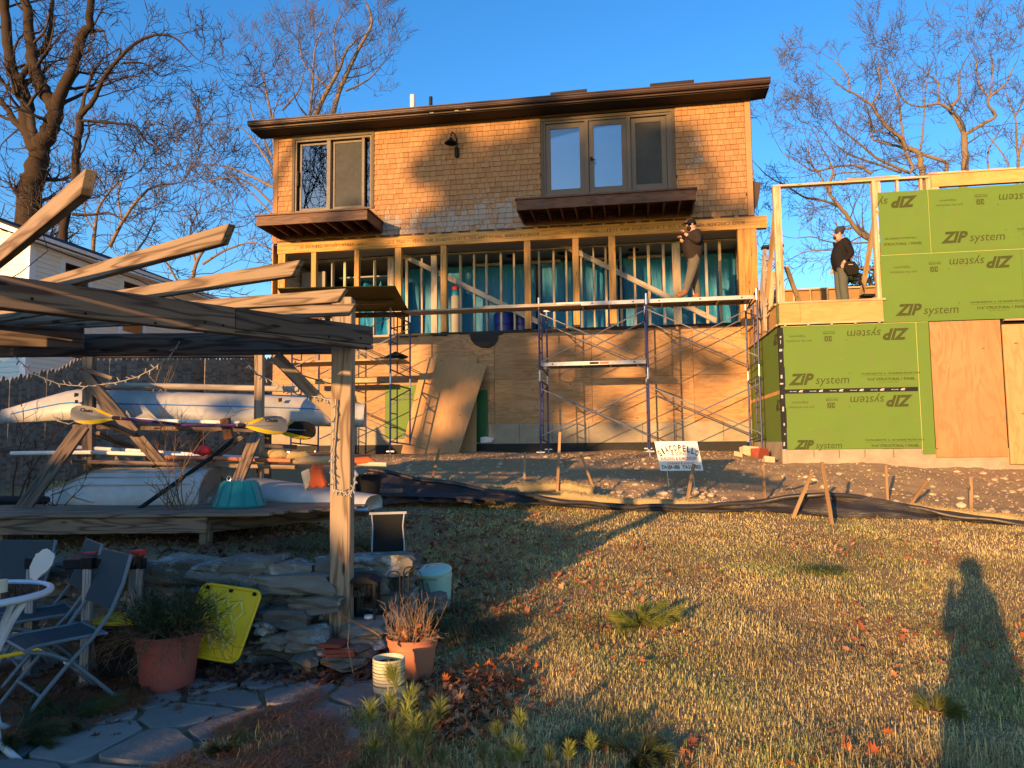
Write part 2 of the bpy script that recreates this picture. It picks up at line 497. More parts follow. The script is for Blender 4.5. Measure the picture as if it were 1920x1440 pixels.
M['cap'] = plain('black_cap', (.014, .014, .016), .85, .2)
M['beanie'] = plain('charcoal_beanie', (.05, .05, .05), .95, .1, nscale=40)
M['pouch'] = plain('black_tool_pouch', (.016, .013, .012), .8, .2)
M['sign_white'] = plain('sign_board', (.78, .78, .70), .5, .4, nscale=3, amt=.05)
M['sign_red'] = plain('sign_red_ink', (.62, .07, .04), .5, .3)
M['sign_black'] = plain('sign_black_ink', (.02, .02, .02), .5, .3)
M['osb'] = plain('strand_board', (.40, .24, .10), .8, .2, nscale=22, amt=.5, bump=.3, bscale=30)
M['olive_sheet'] = plain('olive_panel_back', (.12, .105, .018), .7, .2, nscale=3, amt=.3)
M['green_dark'] = plain('dark_green_panel', (.03, .13, .04), .6, .25)
M['drywall'] = plain('grey_ceiling_board', (.30, .29, .26), .85, .1, nscale=2)
M['straw'] = plain('straw_wattle', (.48, .36, .17), .95, .1, nscale=30, amt=.4, bump=1.0, bscale=60)
M['gloss_black'] = plain('black_silt_film', (.014, .012, .011), .35, .5, nscale=10, amt=.3)

def m_silt():
    t = NT('black_silt_fabric', .42, .5); g = t.attr('gco').outputs['Vector']
    n = t.noise(t.mapv(g, (2.5, 1, 24)), 1, 4)
    t.col(t.mix(n, (.014, .012, .010), (.05, .042, .035)))
    t.bump(n, .8, .02); return t.m
M['silt'] = m_silt()

def m_stone(name, c1, c2, lich=(.36, .36, .32), th=.62):
    t = NT(name, .85, .2); g = t.attr('gco').outputs['Vector']; r = t.attr('rnd').outputs['Fac']
    oi = t.node('ShaderNodeObjectInfo').outputs['Random']
    n = t.noise(t.mapv(g, (5, 5, 14)), 1, 6, .65)
    c = t.mix(n, c1, c2)
    k = t.math('MULTIPLY_ADD', oi, .7); k.node.inputs[2].default_value = .65
    hs = t.node('ShaderNodeHueSaturation'); t.l.new(c, hs.inputs['Color']); t.l.new(k, hs.inputs['Value']); c = hs.outputs[0]
    l = t.noise(t.mapv(g, (16, 16, 16)), 1, 5, .7)
    l2 = t.noise(t.mapv(g, (2.5, 2.5, 2.5)), 1, 2)
    lf = t.math('MULTIPLY', t.math('ADD', l, l2), .5)
    c = t.mix(t.ramp(lf, [(th - .08, (0, 0, 0)), (th, (.9, .9, .9))]), c, lich)
    t.col(c); t.bump(t.math('ADD', n, l), .6, .02); return t.m
M['stone'] = m_stone('wall_stone', (.22, .205, .165), (.085, .08, .07), (.42, .41, .37), .62)
M['flag'] = m_stone('bluestone_flag', (.27, .25, .215), (.19, .18, .155), (.30, .29, .26), .72)
M['rock'] = m_stone('tan_rock', (.60, .45, .28), (.40, .28, .16), (.68, .58, .42), .64)

def m_ground():
    t = NT('lawn_soil', .95, .1); o = t.objco()
    n = t.noise(o, 1.3, 6, .6); n2 = t.noise(o, 30, 5, .7)
    c = t.mix(n, (.44, .28, .14), (.28, .18, .085))
    c = t.mix(t.math('MULTIPLY', n2, .5), c, (.18, .12, .06))
    t.col(c); t.bump(n2, .8, .03); return t.m
M['ground'] = m_ground()
def m_dirt():
    t = NT('stony_dirt', .95, .1); o = t.objco()
    n = t.noise(o, 1.1, 6, .6); n2 = t.noise(o, 26, 6, .75); n3 = t.noise(o, 70, 3)
    c = t.mix(n, (.44, .28, .135), (.33, .20, .095))
    c = t.mix(t.ramp(n2, [(.42, (0, 0, 0)), (.62, (1, 1, 1))]), c, (.46, .33, .18))
    c = t.mix(t.math('MULTIPLY', n3, .4), c, (.14, .09, .05))
    t.col(c); t.bump(t.math('ADD', n2, n3), .6, .02); return t.m
M['dirt'] = m_dirt()
M['bank'] = plain('leafy_bank_soil', (.05, .032, .02), .95, .1, nscale=5, amt=.4, bump=1.0, bscale=25)

def m_tint(name, rough=.8, trans=.0, spec=.2):
    t = NT(name, rough, spec); a = t.attr('tint').outputs['Color']; t.col(a)
    if trans:
        tr = t.node('ShaderNodeBsdfTranslucent'); t.l.new(a, tr.inputs['Color'])
        mx = t.node('ShaderNodeMixShader'); mx.inputs[0].default_value = trans
        t.l.new(t.b.outputs[0], mx.inputs[1]); t.l.new(tr.outputs[0], mx.inputs[2]); t.l.new(mx.outputs[0], t.out.inputs['Surface'])
    return t.m
M['blade'] = m_tint('grass_blade', .7, .45)
M['leaf'] = m_tint('fallen_leaf', .7, .15)
M['needle'] = m_tint('pine_needle', .5, .15)

def m_tarp():
    t = NT('teal_plastic_sheeting', .28, .5); g = t.attr('gco').outputs['Vector']
    n = t.noise(t.mapv(g, (7, 1, 1.2)), 1, 5, .6, 1.5)
    c = t.mix(n, (.0, .15, .36), (.02, .34, .58))
    t.col(c); t.bump(n, .6, .04)
    tr = t.node('ShaderNodeBsdfTranslucent'); t.l.new(c, tr.inputs['Color'])
    mx = t.node('ShaderNodeMixShader'); mx.inputs[0].default_value = .3; t.b.inputs['Specular IOR Level'].default_value = .3; t.b.inputs['Roughness'].default_value = .4
    t.l.new(t.b.outputs[0], mx.inputs[1]); t.l.new(tr.outputs[0], mx.inputs[2]); t.l.new(mx.outputs[0], t.out.inputs['Surface'])
    return t.m
M['tarp'] = m_tarp()

def m_glass(name, refl=.5, tint=(.75, .8, .82)):
    t = NT(name)
    tr = t.node('ShaderNodeBsdfTransparent'); tr.inputs[0].default_value = (*tint, 1)
    gl = t.node('ShaderNodeBsdfGlossy'); gl.inputs['Roughness'].default_value = .01; gl.inputs['Color'].default_value = (.72, .76, .78, 1)
    lw = t.node('ShaderNodeLayerWeight'); lw.inputs['Blend'].default_value = refl
    mx = t.node('ShaderNodeMixShader'); k = t.math('ADD', lw.outputs['Fresnel'], .07, True)
    t.l.new(k, mx.inputs[0]); t.l.new(tr.outputs[0], mx.inputs[1]); t.l.new(gl.outputs[0], mx.inputs[2])
    t.l.new(mx.outputs[0], t.out.inputs['Surface']); return t.m
M['glass'] = m_glass('window_glass', .6)
M['glass_table'] = m_glass('table_glass', .5, (.45, .5, .5))
M['shade'] = plain('grey_roller_shade', (.16, .18, .19), .8, .2, nscale=1, amt=.1)
M['screen'] = plain('insect_screen', (.06, .062, .06), .7, .3, nscale=3, amt=.5)

# ---- lettering
def text_obj(name, body, size, mat, parent, loc, rot, shear=0.0, offset=0.0, align='LEFT', depth=.0008, scale=(1, 1, 1), spacing=1.0, fit=None):
    cu = bpy.data.curves.new(name, 'FONT'); cu.body = body; cu.size = size; cu.shear = shear; cu.offset = offset
    cu.extrude = depth; cu.align_x = align; cu.align_y = 'BOTTOM_BASELINE'; cu.resolution_u = 2; cu.space_character = spacing
    tmp = bpy.data.objects.new(name, cu); C.objects.link(tmp)
    me = bpy.data.meshes.new_from_object(tmp)
    bpy.data.objects.remove(tmp); bpy.data.curves.remove(cu)
    me.materials.clear(); me.materials.append(mat)
    o = bpy.data.objects.new(name, me); C.objects.link(o)
    if fit:
        xs_ = [v.co.x for v in me.vertices]; scale = (fit / max(1e-4, max(xs_) - min(xs_)), scale[1], scale[2])
    o.parent = parent; o.location = loc; o.rotation_euler = rot; o.scale = scale
    return o
# ------------------------------------------------------------------ ground
def lerpt(t, tab):
    if t <= tab[0][0]: return tab[0][1]
    for (a, za), (b, zb) in zip(tab, tab[1:]):
        if t <= b:
            k = (t - a) / (b - a); return za + (zb - za) * k
    return tab[-1][1]
LAWN = [(-60, -2.4), (-8, -1.75), (0, -1.64), (3.6, -1.59), (5.5, -1.49), (8, -1.29), (11, -1.04), (12, -.89), (13, -.67), (14, -.45), (15.2, -.34), (17.5, -.26), (22, -.2), (60, .3)]
BANK = [(5.4, -1.5), (5.55, -.92), (6.2, -.90), (8, -.80), (11, -.62), (14, -.36), (17.5, -.2), (30, .2), (60, .4)]
def sm(a, b, x):
    t = max(0, min(1, (x - a) / (b - a))); return t * t * (3 - 2 * t)
def wall_front(x):
    """y of the foot of the dry stone wall"""
    return lerpt(x, [(-6, 5.75), (-4.2, 5.55), (-2.2, 5.22), (-1.2, 5.32), (-.85, 5.75), (-.62, 6.3), (-.4, 6.8)])
def gz(x, y):
    lawn = lerpt(y, LAWN)
    if y < 3.2 or x > 1.5 : base = lawn
    else:
        wf = wall_front(x) + .18
        pat = -1.5
        bank = lerpt(y, BANK[1:]) if y > wf + .1 else pat + (BANK[1][1] + 1.5) * sm(wf - .06, wf + .1, y)
        left = pat if y < wf - .06 else bank
        left = left + (lawn - left) * sm(3.9, 3.2, y) if y < 3.9 else left
        xa = lerpt(y, [(5.5, -.98), (6.2, -1.2), (7, -1.5), (9, -3.0), (12, -4.5)]); k = sm(xa, xa + .5, x) if y > 5.5 else sm(-.95, -.45, x)
        base = left * (1 - k) + lawn * k
    d = math.hypot(x, y)
    und = .018 * math.sin(x * 1.7 + .4) * math.sin(y * 1.3) + .01 * math.sin(x * 4.1 + y * 2.3)
    if 11.6 < y < 17.0 and x > -3: und += .03 * (mnoise.noise(Vector((x * 1.2, y * 1.2, 0)))) + .02 * mnoise.noise(Vector((x * 5, y * 5, 3)))
    if x < -.9 and y < 5.3: und *= .15
    return base + und

def grid_ground(name, xs, ys, mat, dz=0.0):
    nx, ny = len(xs), len(ys)
    v = np.array([(x, y, gz(x, y) + dz) for y in ys for x in xs])
    i = np.arange((ny - 1) * (nx - 1)); r_, c_ = i // (nx - 1), i % (nx - 1)
    a = r_ * nx + c_
    loops = np.stack([a, a + 1, a + nx + 1, a + nx], 1).ravel()
    return np_mesh(name, v, loops, 4, mat, smooth=True)
def axis(a, b, mid, fine, coarse):
    out = [a]; x = a
    while x < b:
        st = fine if mid[0] <= x <= mid[1] else min(coarse, fine + .12 * max(mid[0] - x, x - mid[1]))
        x += st; out.append(min(x, b))
    return out
g = grid_ground('ground', axis(-140, 140, (-6, 8), .07, 14), axis(-90, 220, (2.5, 18), .07, 14), M['ground']); tag(g, kind='structure')

# the excavated stony dirt along the foot of the building, a few mm above the soil below it
def dirt_y0(x): return lerpt(x, [(-3, 11.9), (-1, 11.6), (1, 11.35), (3, 10.9), (4.5, 10.35), (6.6, 9.9), (9, 9.3), (14, 9.0)]) + .25 + .12 * math.sin(x * 2.1)
dx = [(-3.2 + i * .08) for i in range(220)]
dv = []; nxr = 80
for j in range(nxr + 1):
    for x in dx:
        y0 = dirt_y0(x); y = y0 + (18.3 - y0) * j / nxr
        e = .03 * mnoise.noise(Vector((x * 7, y * 7, 9))) + .03
        dv.append((x, y, gz(x, y) + .006 + max(0, e) * sm(0, .3, y - y0)))
nx = len(dx); i = np.arange(nxr * (nx - 1)); r_, c_ = i // (nx - 1), i % (nx - 1); a = r_ * nx + c_
o = np_mesh('dirt_bank', np.array(dv), np.stack([a, a + 1, a + nx + 1, a + nx], 1).ravel(), 4, M['dirt'], smooth=True); tag(o, kind='structure')

# ---- flagstone patio
def clip(poly, n, c):
    out = []
    for k in range(len(poly)):
        a, b = poly[k], poly[(k + 1) % len(poly)]
        da, db = a[0] * n[0] + a[1] * n[1] - c, b[0] * n[0] + b[1] * n[1] - c
        if da <= 0: out.append(a)
        if (da < 0) != (db < 0):
            t = da / (da - db); out.append((a[0] + (b[0] - a[0]) * t, a[1] + (b[1] - a[1]) * t))
    return out
patio = empty('patio', (0, 0, 0)); patio['kind'] = 'structure'
rp = random.Random(12)
base = MB()
seeds = []
for j in range(7):
    for i2 in range(14):
        seeds.append((-4.9 + i2 * .40 + (j % 2) * .2 + rp.uniform(-.13, .13), 3.1 + j * .36 + rp.uniform(-.12, .12)))
for k, sdp in enumerate(seeds):
    px_, py_ = sdp
    lim = -.62 + (py_ - 3.2) * -.12 - (.35 if py_ < 3.75 else 0) - (.9 if py_ < 3.4 else 0)
    if px_ > lim or py_ > wall_front(px_) - .06 or py_ < 3.25: continue
    poly = [(px_ - 1, py_ - 1), (px_ + 1, py_ - 1), (px_ + 1, py_ + 1), (px_ - 1, py_ + 1)]
    for m_, q in enumerate(seeds):
        if m_ == k: continue
        dx_, dy_ = q[0] - px_, q[1] - py_; L = math.hypot(dx_, dy_)
        if L > 1.6: continue
        n = (dx_ / L, dy_ / L); poly = clip(poly, n, n[0] * px_ + n[1] * py_ + L / 2 - .017)
    if len(poly) < 3: continue
    # soften corners and roughen the edge
    pts = []
    for a_, b_ in zip(poly, poly[1:] + poly[:1]):
        e = math.hypot(b_[0] - a_[0], b_[1] - a_[1])
        for t in (.12, .5, .88):
            if e < .1 and t != .5: continue
            jx = .010
            pts.append((a_[0] + (b_[0] - a_[0]) * t + rp.uniform(-jx, jx), a_[1] + (b_[1] - a_[1]) * t + rp.uniform(-jx, jx)))
    if len(pts) < 4: continue
    mb = MB(); top = -1.478 + rp.uniform(-.006, .008)
    zt = max(gz(px_, py_) + .018, top)
    mb.prism([(p[0] - px_, p[1] - py_) for p in pts], (px_, py_, zt - .05), (1, 0, 0), (0, 1, 0), (0, 0, 1), .05)
    ob = mb.build('flagstone', M['flag'], patio, bevel=.006)
# ------------------------------------------------------------------ the house under renovation
house = empty('shingled_house', frame=HF, label='two storey cedar shingled house with dark eave, balconies and opened stud framed lower floor', cat='house')
XL, XR = -6.47, 5.97
ZS0, ZS1 = 5.47, 8.36
DEP = 8.0
# wall body behind shingles (with window openings)
W1 = (-5.86, -3.70, 6.22, 8.22)
W2 = (.88, 4.09, 6.23, 8.19)
wb = MB()
def wallseg(x0, x1, z0, z1): wb.box(x0, x1, .02, .18, z0, z1)
wallseg(XL + .02, W1[0], ZS0, ZS1 + .1); wallseg(W1[1], W2[0], ZS0, ZS1 + .1); wallseg(W2[1], XR - .02, ZS0, ZS1 + .1)
for w in (W1, W2):
    wallseg(w[0], w[1], ZS0, w[2]); wallseg(w[0], w[1], w[3], ZS1 + .1)
for xa_ in (XL + .02, XR - .16): wb.prism([(.19, ZS0), (DEP, ZS0), (DEP, 8.85), (DEP * .55, 10.1), (.19, 8.75)], (xa_, 0, 0), (0, 1, 0), (0, 0, 1), (1, 0, 0), .14)
wb.box(XL, XR, DEP, DEP + .15, -.5, 8.8)
wall = wb.build('upper_wall', M['soffit'], house)
# shingles, course by course; 300 single ones, the rest joined
EXP = .137
shing = []
rs = random.Random(3)
ncourse = int((ZS1 - ZS0) / EXP) + 1
for j in range(ncourse):
    z0 = ZS0 + .0 + j * EXP
    x = XL + .13 + rs.uniform(-.12, 0)
    while x < XR - .12:
        w = rs.choice([.11, .13, .15, .17, .19, .22]) * 1.0
        x1 = x + w
        a, b = max(x, XL + .13), min(x1, XR - .13)
        segs = [(a, b)]
        for wn_ in (W1, W2):
            m0, m1, m2, m3 = wn_[0] - .075, wn_[1] + .075, wn_[2], wn_[3] + .08
            new = []
            for (p, q) in segs:
                if z0 + EXP * .6 > m2 - .05 and z0 < m3 - .02 and q > m0 and p < m1:
                    if p < m0 - .03: new.append((p, m0))
                    if q > m1 + .03: new.append((m1, q))
                else: new.append((p, q))
            segs = new
        for (p, q) in segs:
            if q - p > .03: shing.append((p + .0035, q - .0035, z0 + rs.uniform(-.005, .006), min(z0 + EXP * 1.5, ZS1 + .1)))
        x = x1
def shingle(mb, p, q, z0, z1, r):
    cx_, cz = (p + q) / 2, z0
    w = 0.0
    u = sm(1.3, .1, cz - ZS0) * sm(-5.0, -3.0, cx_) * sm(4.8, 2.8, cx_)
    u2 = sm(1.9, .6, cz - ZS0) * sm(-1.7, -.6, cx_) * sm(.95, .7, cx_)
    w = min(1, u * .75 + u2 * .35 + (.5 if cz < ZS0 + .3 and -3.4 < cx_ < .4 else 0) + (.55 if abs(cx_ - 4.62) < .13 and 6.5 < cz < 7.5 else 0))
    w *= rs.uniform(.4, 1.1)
    t0 = -.034 + rs.uniform(-.008, .004)      # butt stands proud
    t1 = -.004
    vs = [(p, t0, z0), (q, t0, z0), (q, .019, z0), (p, .019, z0), (p, t1, z1), (q, t1, z1), (q, .019, z1), (p, .019, z1)]
    fs = [(0, 1, 5, 4), (3, 2, 1, 0), (1, 2, 6, 5), (4, 7, 3, 0), (2, 3, 7, 6), (4, 5, 6, 7)]
    mb.add(vs, fs, [(v[0], v[1], v[2]) for v in vs], r, w)
order = sorted(range(len(shing)), key=lambda i: -(shing[i][1] - shing[i][0]))
single = set(order[:285])
rest = MB()
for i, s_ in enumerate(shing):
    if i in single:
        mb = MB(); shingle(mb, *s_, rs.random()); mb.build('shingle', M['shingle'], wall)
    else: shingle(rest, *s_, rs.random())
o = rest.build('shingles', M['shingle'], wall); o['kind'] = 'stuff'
# corner boards
for x0, x1 in ((XL - .01, XL + .125), (XR - .125, XR + .01)):
    MB().box(x0, x1, -.035, .018, ZS0 - .02, ZS1 + .08, axis=2).build('corner_board', M['shingle'], house)
MB().box(XR - .005, XR + .03, .02, 1.2, ZS0, ZS1, axis=2).build('side_cladding', M['shingle'], house)
# frieze
MB().box(XL, XR, -.045, .016, ZS1 - .06, ZS1 + .06).build('frieze', M['fascia'], house)
# roof: front slope rising to the back
rf = MB()
X0, X1 = -6.88, 6.36
rf.prism([(-.62, 8.49), (-.62, 8.55), (DEP * .55, 10.3), (DEP + .5, 9.0), (DEP + .5, 8.9), (DEP * .55, 10.2)], (X0, 0, 0), (0, 1, 0), (0, 0, 1), (1, 0, 0), X1 - X0)
roof = rf.build('roof', M['roof'], house)
fa = MB()
fa.box(X0 + .02, X1 - .02, -.60, -.55, 8.38, 8.485); fb_ = fa.build('fascia', M['fascia'], roof)
MB().box(X0 + .03, X1 - .03, -.545, .015, 8.36, 8.39).build('soffit', M['soffit'], roof)
# gutter: K profile, hollow look
gp = [(0, 0), (-.07, 0), (-.115, .045), (-.115, .085), (-.13, .10), (-.13, .125), (-.115, .125), (-.10, .02), (0, .02)]
MB().prism(gp, (X0, -.602, 8.42), (0, 1, 0), (0, 0, 1), (1, 0, 0), X1 - X0).build('gutter', M['fascia'], roof)
for x_, z_ in ((-6.55, 8.42), (-1.9, 8.40), (-.95, 8.40), (-1.25, 8.40)):
    MB().box(x_ - .05, x_ + .05, -.61, -.601, z_, z_ + .03).build('paint_patch', M['white_paint'], roof)
for s_ in (X0, X1 - .06):
    MB().prism([(-.55, 8.36), (-.55, 8.48), (0, 8.68), (2.5, 9.6), (2.5, 9.45), (.02, 8.36)], (s_ + .01, 0, 0), (0, 1, 0), (0, 0, 1), (1, 0, 0), .04).build('rake_board', M['fascia'], roof)
def vent(px0, px1, pyt, mat, d=1.0):
    a = HF.L(px0, pyt, d); b = HF.L(px1, pyt, d)
    r_ = (b.x - a.x) / 2; x_ = (a.x + b.x) / 2
    MB().lathe([(r_, 8.9), (r_, a.z), (r_ * .8, a.z), (r_ * .8, a.z - .2)], 14, (x_, d, 0)).build('vent_pipe', mat, roof, smooth=True)
vent(769, 778, 179, M['white_paint']); vent(804.5, 811, 182, M['black_plastic'])
MB().box(1.05, 2.0, .3, 1.0, 9.02, 9.12, jit=.02).build('roof_vent', M['roof'], roof)
MB().box(3.6, 4.7, .3, 1.0, 9.02, 9.13, jit=.02).build('roof_vent', M['roof'], roof)

# ---- windows
def frame_rect(mb, x0, x1, z0, z1, t, y0, y1, bot=True, tb=None):
    mb.box(x0, x0 + t, y0, y1, z0, z1); mb.box(x1 - t, x1, y0, y1, z0, z1)
    mb.box(x0 + t, x1 - t, y0, y1, z1 - t, z1)
    if bot: mb.box(x0 + t, x1 - t, y0, y1, z0, z0 + (tb or t))
def sash(parent, x0, x1, z0, z1, y, t=.07, mat=None, infill='shade', door='sash'):
    mb = MB(); frame_rect(mb, x0, x1, z0, z1, t, y, y + .045, tb=t * 1.3)
    s_ = mb.build(door, mat or M['winframe'], parent, bevel=.004)
    MB().box(x0 + t, x1 - t, y + .018, y + .026, z0 + t * 1.3, z1 - t).build('pane', M['glass'] if infill != 'screen' else M['screen'], parent)
    return s_
win1 = empty('sliding_door'); win1.parent = house
mb = MB(); frame_rect(mb, W1[0] - .07, W1[1] + .07, W1[2], W1[3] + .075, .07, -.05, .015, bot=False); mb.build('casing', M['wincase'], win1)
mb = MB(); frame_rect(mb, W1[0], W1[1], W1[2], W1[3], .05, -.02, .17); mb.build('jamb', M['winframe'], win1)
x0, x1 = W1[0] + .12, W1[0] + 1.02
sash(win1, x0, x1, W1[2] + .05, W1[3] - .09, .03, .055)
sash(win1, W1[0] + 1.02, W1[0] + 1.95, W1[2] + .05, W1[3] - .05, .09, .07, infill='screen')
MB().box(W1[1] - .155, W1[1] - .05, .09, .10, W1[2] + .05, W1[3] - .05).build('pane', M['glass'], win1)
MB().box(W1[0] + .90, W1[0] + 1.0, -.01, .03, W1[2] + .05, W1[3] - .05).build('mullion', M['winframe'], win1)
MB().box(W1[0] + 1.88, W1[0] + 1.95, .0, .03, W1[2] + .05, W1[3] - .05).build('screen_stile', M['winframe'], win1)
hb = MB().box(W1[0] + .085, W1[0] + .11, -.06, .03, 6.95, 7.35); hb.build('handle', M['black_metal'], win1)
MB().box(W1[0] + 1.05, W1[1] - .3, .16, .17, W1[2] + .06, W1[3] - .06).build('blind', M['screen'], win1)
MB().box(W1[0] + 1.42, W1[0] + 1.5, .14, .15, 7.35, 7.55).build('door_tag', M['cream_pot'], win1)
MB().box(W1[0] + 1.50, W1[0] + 1.85, .142, .152, 6.28, 6.7, jit=.03).build('paper', M['cream_pot'], win1)
win2 = empty('french_door'); win2.parent = house
mb = MB(); frame_rect(mb, W2[0] - .07, W2[1] + .07, W2[2], W2[3] + .075, .07, -.05, .015, bot=False); mb.build('casing', M['wincase'], win2)
mb = MB(); frame_rect(mb, W2[0], W2[1], W2[2], W2[3], .05, -.02, .17); mb.build('jamb', M['winframe'], win2)
sash(win2, .93, 1.93, W2[2] + .02, W2[3] - .06, .02, .13)
sash(win2, 2.03, 2.98, W2[2] + .02, W2[3] - .05, .02, .13)
sash(win2, 3.07, 3.96, W2[2] + .02, W2[3] - .05, .05, .13, infill='screen')
MB().box(3.965, 4.04, .0, .1, W2[2] + .05, W2[3] - .05).build('screen_stile', M['winframe'], win2)
for xm in (1.93, 2.98): MB().box(xm, xm + .09, -.03, .14, W2[2] + .05, W2[3] - .05).build('mullion', M['winframe'], win2)
MB().tube([(2.09, -.0, 7.10), (2.09, -.07, 7.10), (2.21, -.07, 7.08)], .013, 6).build('handle', M['black_metal'], win2)
MB().tube([(2.09, -.0, 7.16), (2.09, -.04, 7.16)], .03, 10).build('handle', M['black_metal'], win2)
for a_, b_, m_ in ((.98, 1.9, M['shade']), (2.08, 2.95, M['shade']), (3.1, 3.9, M['screen'])):
    MB().box(a_, b_, .155, .165, W2[2] + .05, W2[3] - .08).build('blind', m_, win2)
# dark rooms behind the windows
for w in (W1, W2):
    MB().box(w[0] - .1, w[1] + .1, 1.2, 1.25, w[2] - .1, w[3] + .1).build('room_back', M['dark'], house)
# light fixture (gooseneck)
lf = empty('wall_lamp'); lf.parent = house
lx = HF.L(850, 262, -.15).x
MB().tube([(lx + .07, -.03, 7.50), (lx + .07, -.03, 7.85), (lx + .03, -.1, 8.02), (lx - .02, -.2, 8.05), (lx - .04, -.24, 7.92)], .016, 8).build('gooseneck', M['black_metal'], lf, smooth=True)
MB().lathe([(.03, .16), (.05, .1), (.16, .02), (.165, 0), (.15, .005), (.04, .08)], 18, (lx - .04, -.25, 7.72), cap0=False).build('lamp_shade', M['black_metal'], lf, smooth=True)
MB().lathe([(.05, 0), (.06, .05), (.06, .2), (.04, .26)], 12, (lx + .07, -.07, 7.42)).build('base', M['black_metal'], lf, smooth=True)
# downspout stub on the right edge and the box beside it
MB().prism([(0, 6.35), (.22, 6.28), (.12, 5.75), (0, 5.6)], (XR + .01, .1, 0), (1, 0, 0), (0, 0, 1), (0, 1, 0), .5).build('side_box', M['fascia'], house)

# ---- two balconies
def balcony(x0, x1, label):
    b = empty('balcony'); b.parent = house
    MB().box(x0, x1, -1.20, -1.16, 5.545, 5.79).build('rim_joist', M['stain'], b, bevel=.004)
    MB().box(x0, x0 + .04, -1.158, -.04, 5.545, 5.79).build('rim_joist', M['stain'], b)
    MB().box(x1 - .04, x1, -1.158, -.04, 5.545, 5.79).build('rim_joist', M['stain'], b)
    n = int((x1 - x0) / .34)
    for i in range(1, n):
        x = x0 + (x1 - x0) * i / n + rnd.uniform(-.03, .03)
        MB().box(x - .02, x + .02, -1.157, -.04, 5.56, 5.78).build('joist', M['stain'], b)
    y = -1.24
    while y < -.05:
        MB().box(x0 - .03, x1 + .03, y, y + .135, 5.792, 5.83).build('deck_board', M['stain'], b); y += .143
    MB().box(x0 + .05, x1 - .05, -.038, -.034 + .01, 5.50, 5.79).build('ledger', M['stain'], b)
balcony(-6.32, -3.38, '')
balcony(.34, 4.52, '')
# ragged band under the shingles
rb = random.Random(5)
x = XL + .02
MB().box(XL + .02, XR, -.012, .16, 5.415, 5.465).build('sill_band', M['stain'], house)
while x < XR - .2:
    w = rb.uniform(.05, .16)
    MB().box(x, x + w, -.028, -.013, 5.40 + rb.uniform(-.02, .03), 5.468).build('lath', M['shingle'], house); x += w + rb.uniform(.2, .6)

# ---- laminated header with print, posts, studs
hd = MB(); hd.box(-6.30, 6.27, -.09, .09, 5.11, 5.405)
header = hd.build('header_beam', M['lvl'], house, bevel=.004)
RX = math.radians(90)
def wtext(body, size, mat, parent, x, y, z, shear=0, offset=0, upside=False, align='LEFT', name='lettering', sx=1.0, spacing=1.0, fit=None):
    return text_obj(name, body, size, mat, parent, (x, y, z), (RX, math.pi if upside else 0, 0), shear, offset, align, scale=(sx, 1, 1), spacing=spacing, fit=fit)
M['print'] = plain('brown_stamp_ink', (.10, .045, .012), .7, .2, nscale=40, amt=.4)
for xs_, body in ((-4.15, 'VERSA-LAM LVL 2.1E 3100 SP'), (.75, 'BOISE CASCADE  VERSA-LAM  LVL  2.1E-3100/SP/10  APA  11/21  -- 3956'), (5.75, 'BOISE CASCADE  VERSA-LAM  LVL  2.1E-3100/SP/10  APA  11/21  -- 3956')):
    wtext(body, .115, M['print'], header, xs_, -.092, 5.30, upside=True, sx=1.05)
for xs_ in (-3.9, -3.05, 1.7, 2.55, -5.1): wtext('2.11', .10, M['print'], header, xs_, -.092, 5.29, upside=True)
ZB = 2.86
def px2x(px, d=0, py=520): return HF.L(px, py, d).x
for a_, b_ in ((521, 534), (583, 592), (664, 672.5), (740, 752), (826, 837), (983, 995), (1074, 1086), (1142, 1155)):
    MB().box(px2x(a_, -.07), px2x(b_, -.07), -.07, .07, ZB, 5.108).build('post', M['lvl'], house, bevel=.004)
for k in range(3):
    xa = px2x(1386, -.07) + k * .1467
    MB().box(xa, xa + .144, -.08, .08, ZB - .3, 5.108).build('post', M['lvl'], house, bevel=.004)
studs = [(621, 625), (644, 648), (700, 704), (727, 738), (760, 764.5), (788, 792), (808, 819), (861, 865), (887, 890.5), (910, 914), (937, 941), (962, 965.5), (1009, 1012.5), (1036, 1040), (1060, 1063.5), (1088, 1091.5), (1111, 1114.5), (1134, 1138), (1162, 1166), (1188, 1192), (1214, 1219), (1242, 1247), (1261, 1276), (1298, 1301.5), (1322, 1327), (1348, 1353)]
for k, (a_, b_) in enumerate(studs):
    d = .72 if (b_ - a_) < 7 else .55
    xa, xb = px2x(a_, d, 510), px2x(b_, d, 510)
    MB().box(xa, xb, d, d + .09, ZB, 5.06 - rb.uniform(0, .04)).build('stud', M['stud' if k % 3 else 'stud_grey'], house)
MB().box(XL + .2, XR - .2, .70, .84, 5.062, 5.10).build('top_plate', M['stud_grey'], house)
def brace(p0, p1, d=.66):
    a, b = HF.L(*p0, d), HF.L(*p1, d); MB().bar(a, b, .035, .13).build('diagonal_brace', M['stud_grey'], house)
brace((745, 474), (1010, 604)); brace((1046, 455), (1345, 602), .64)
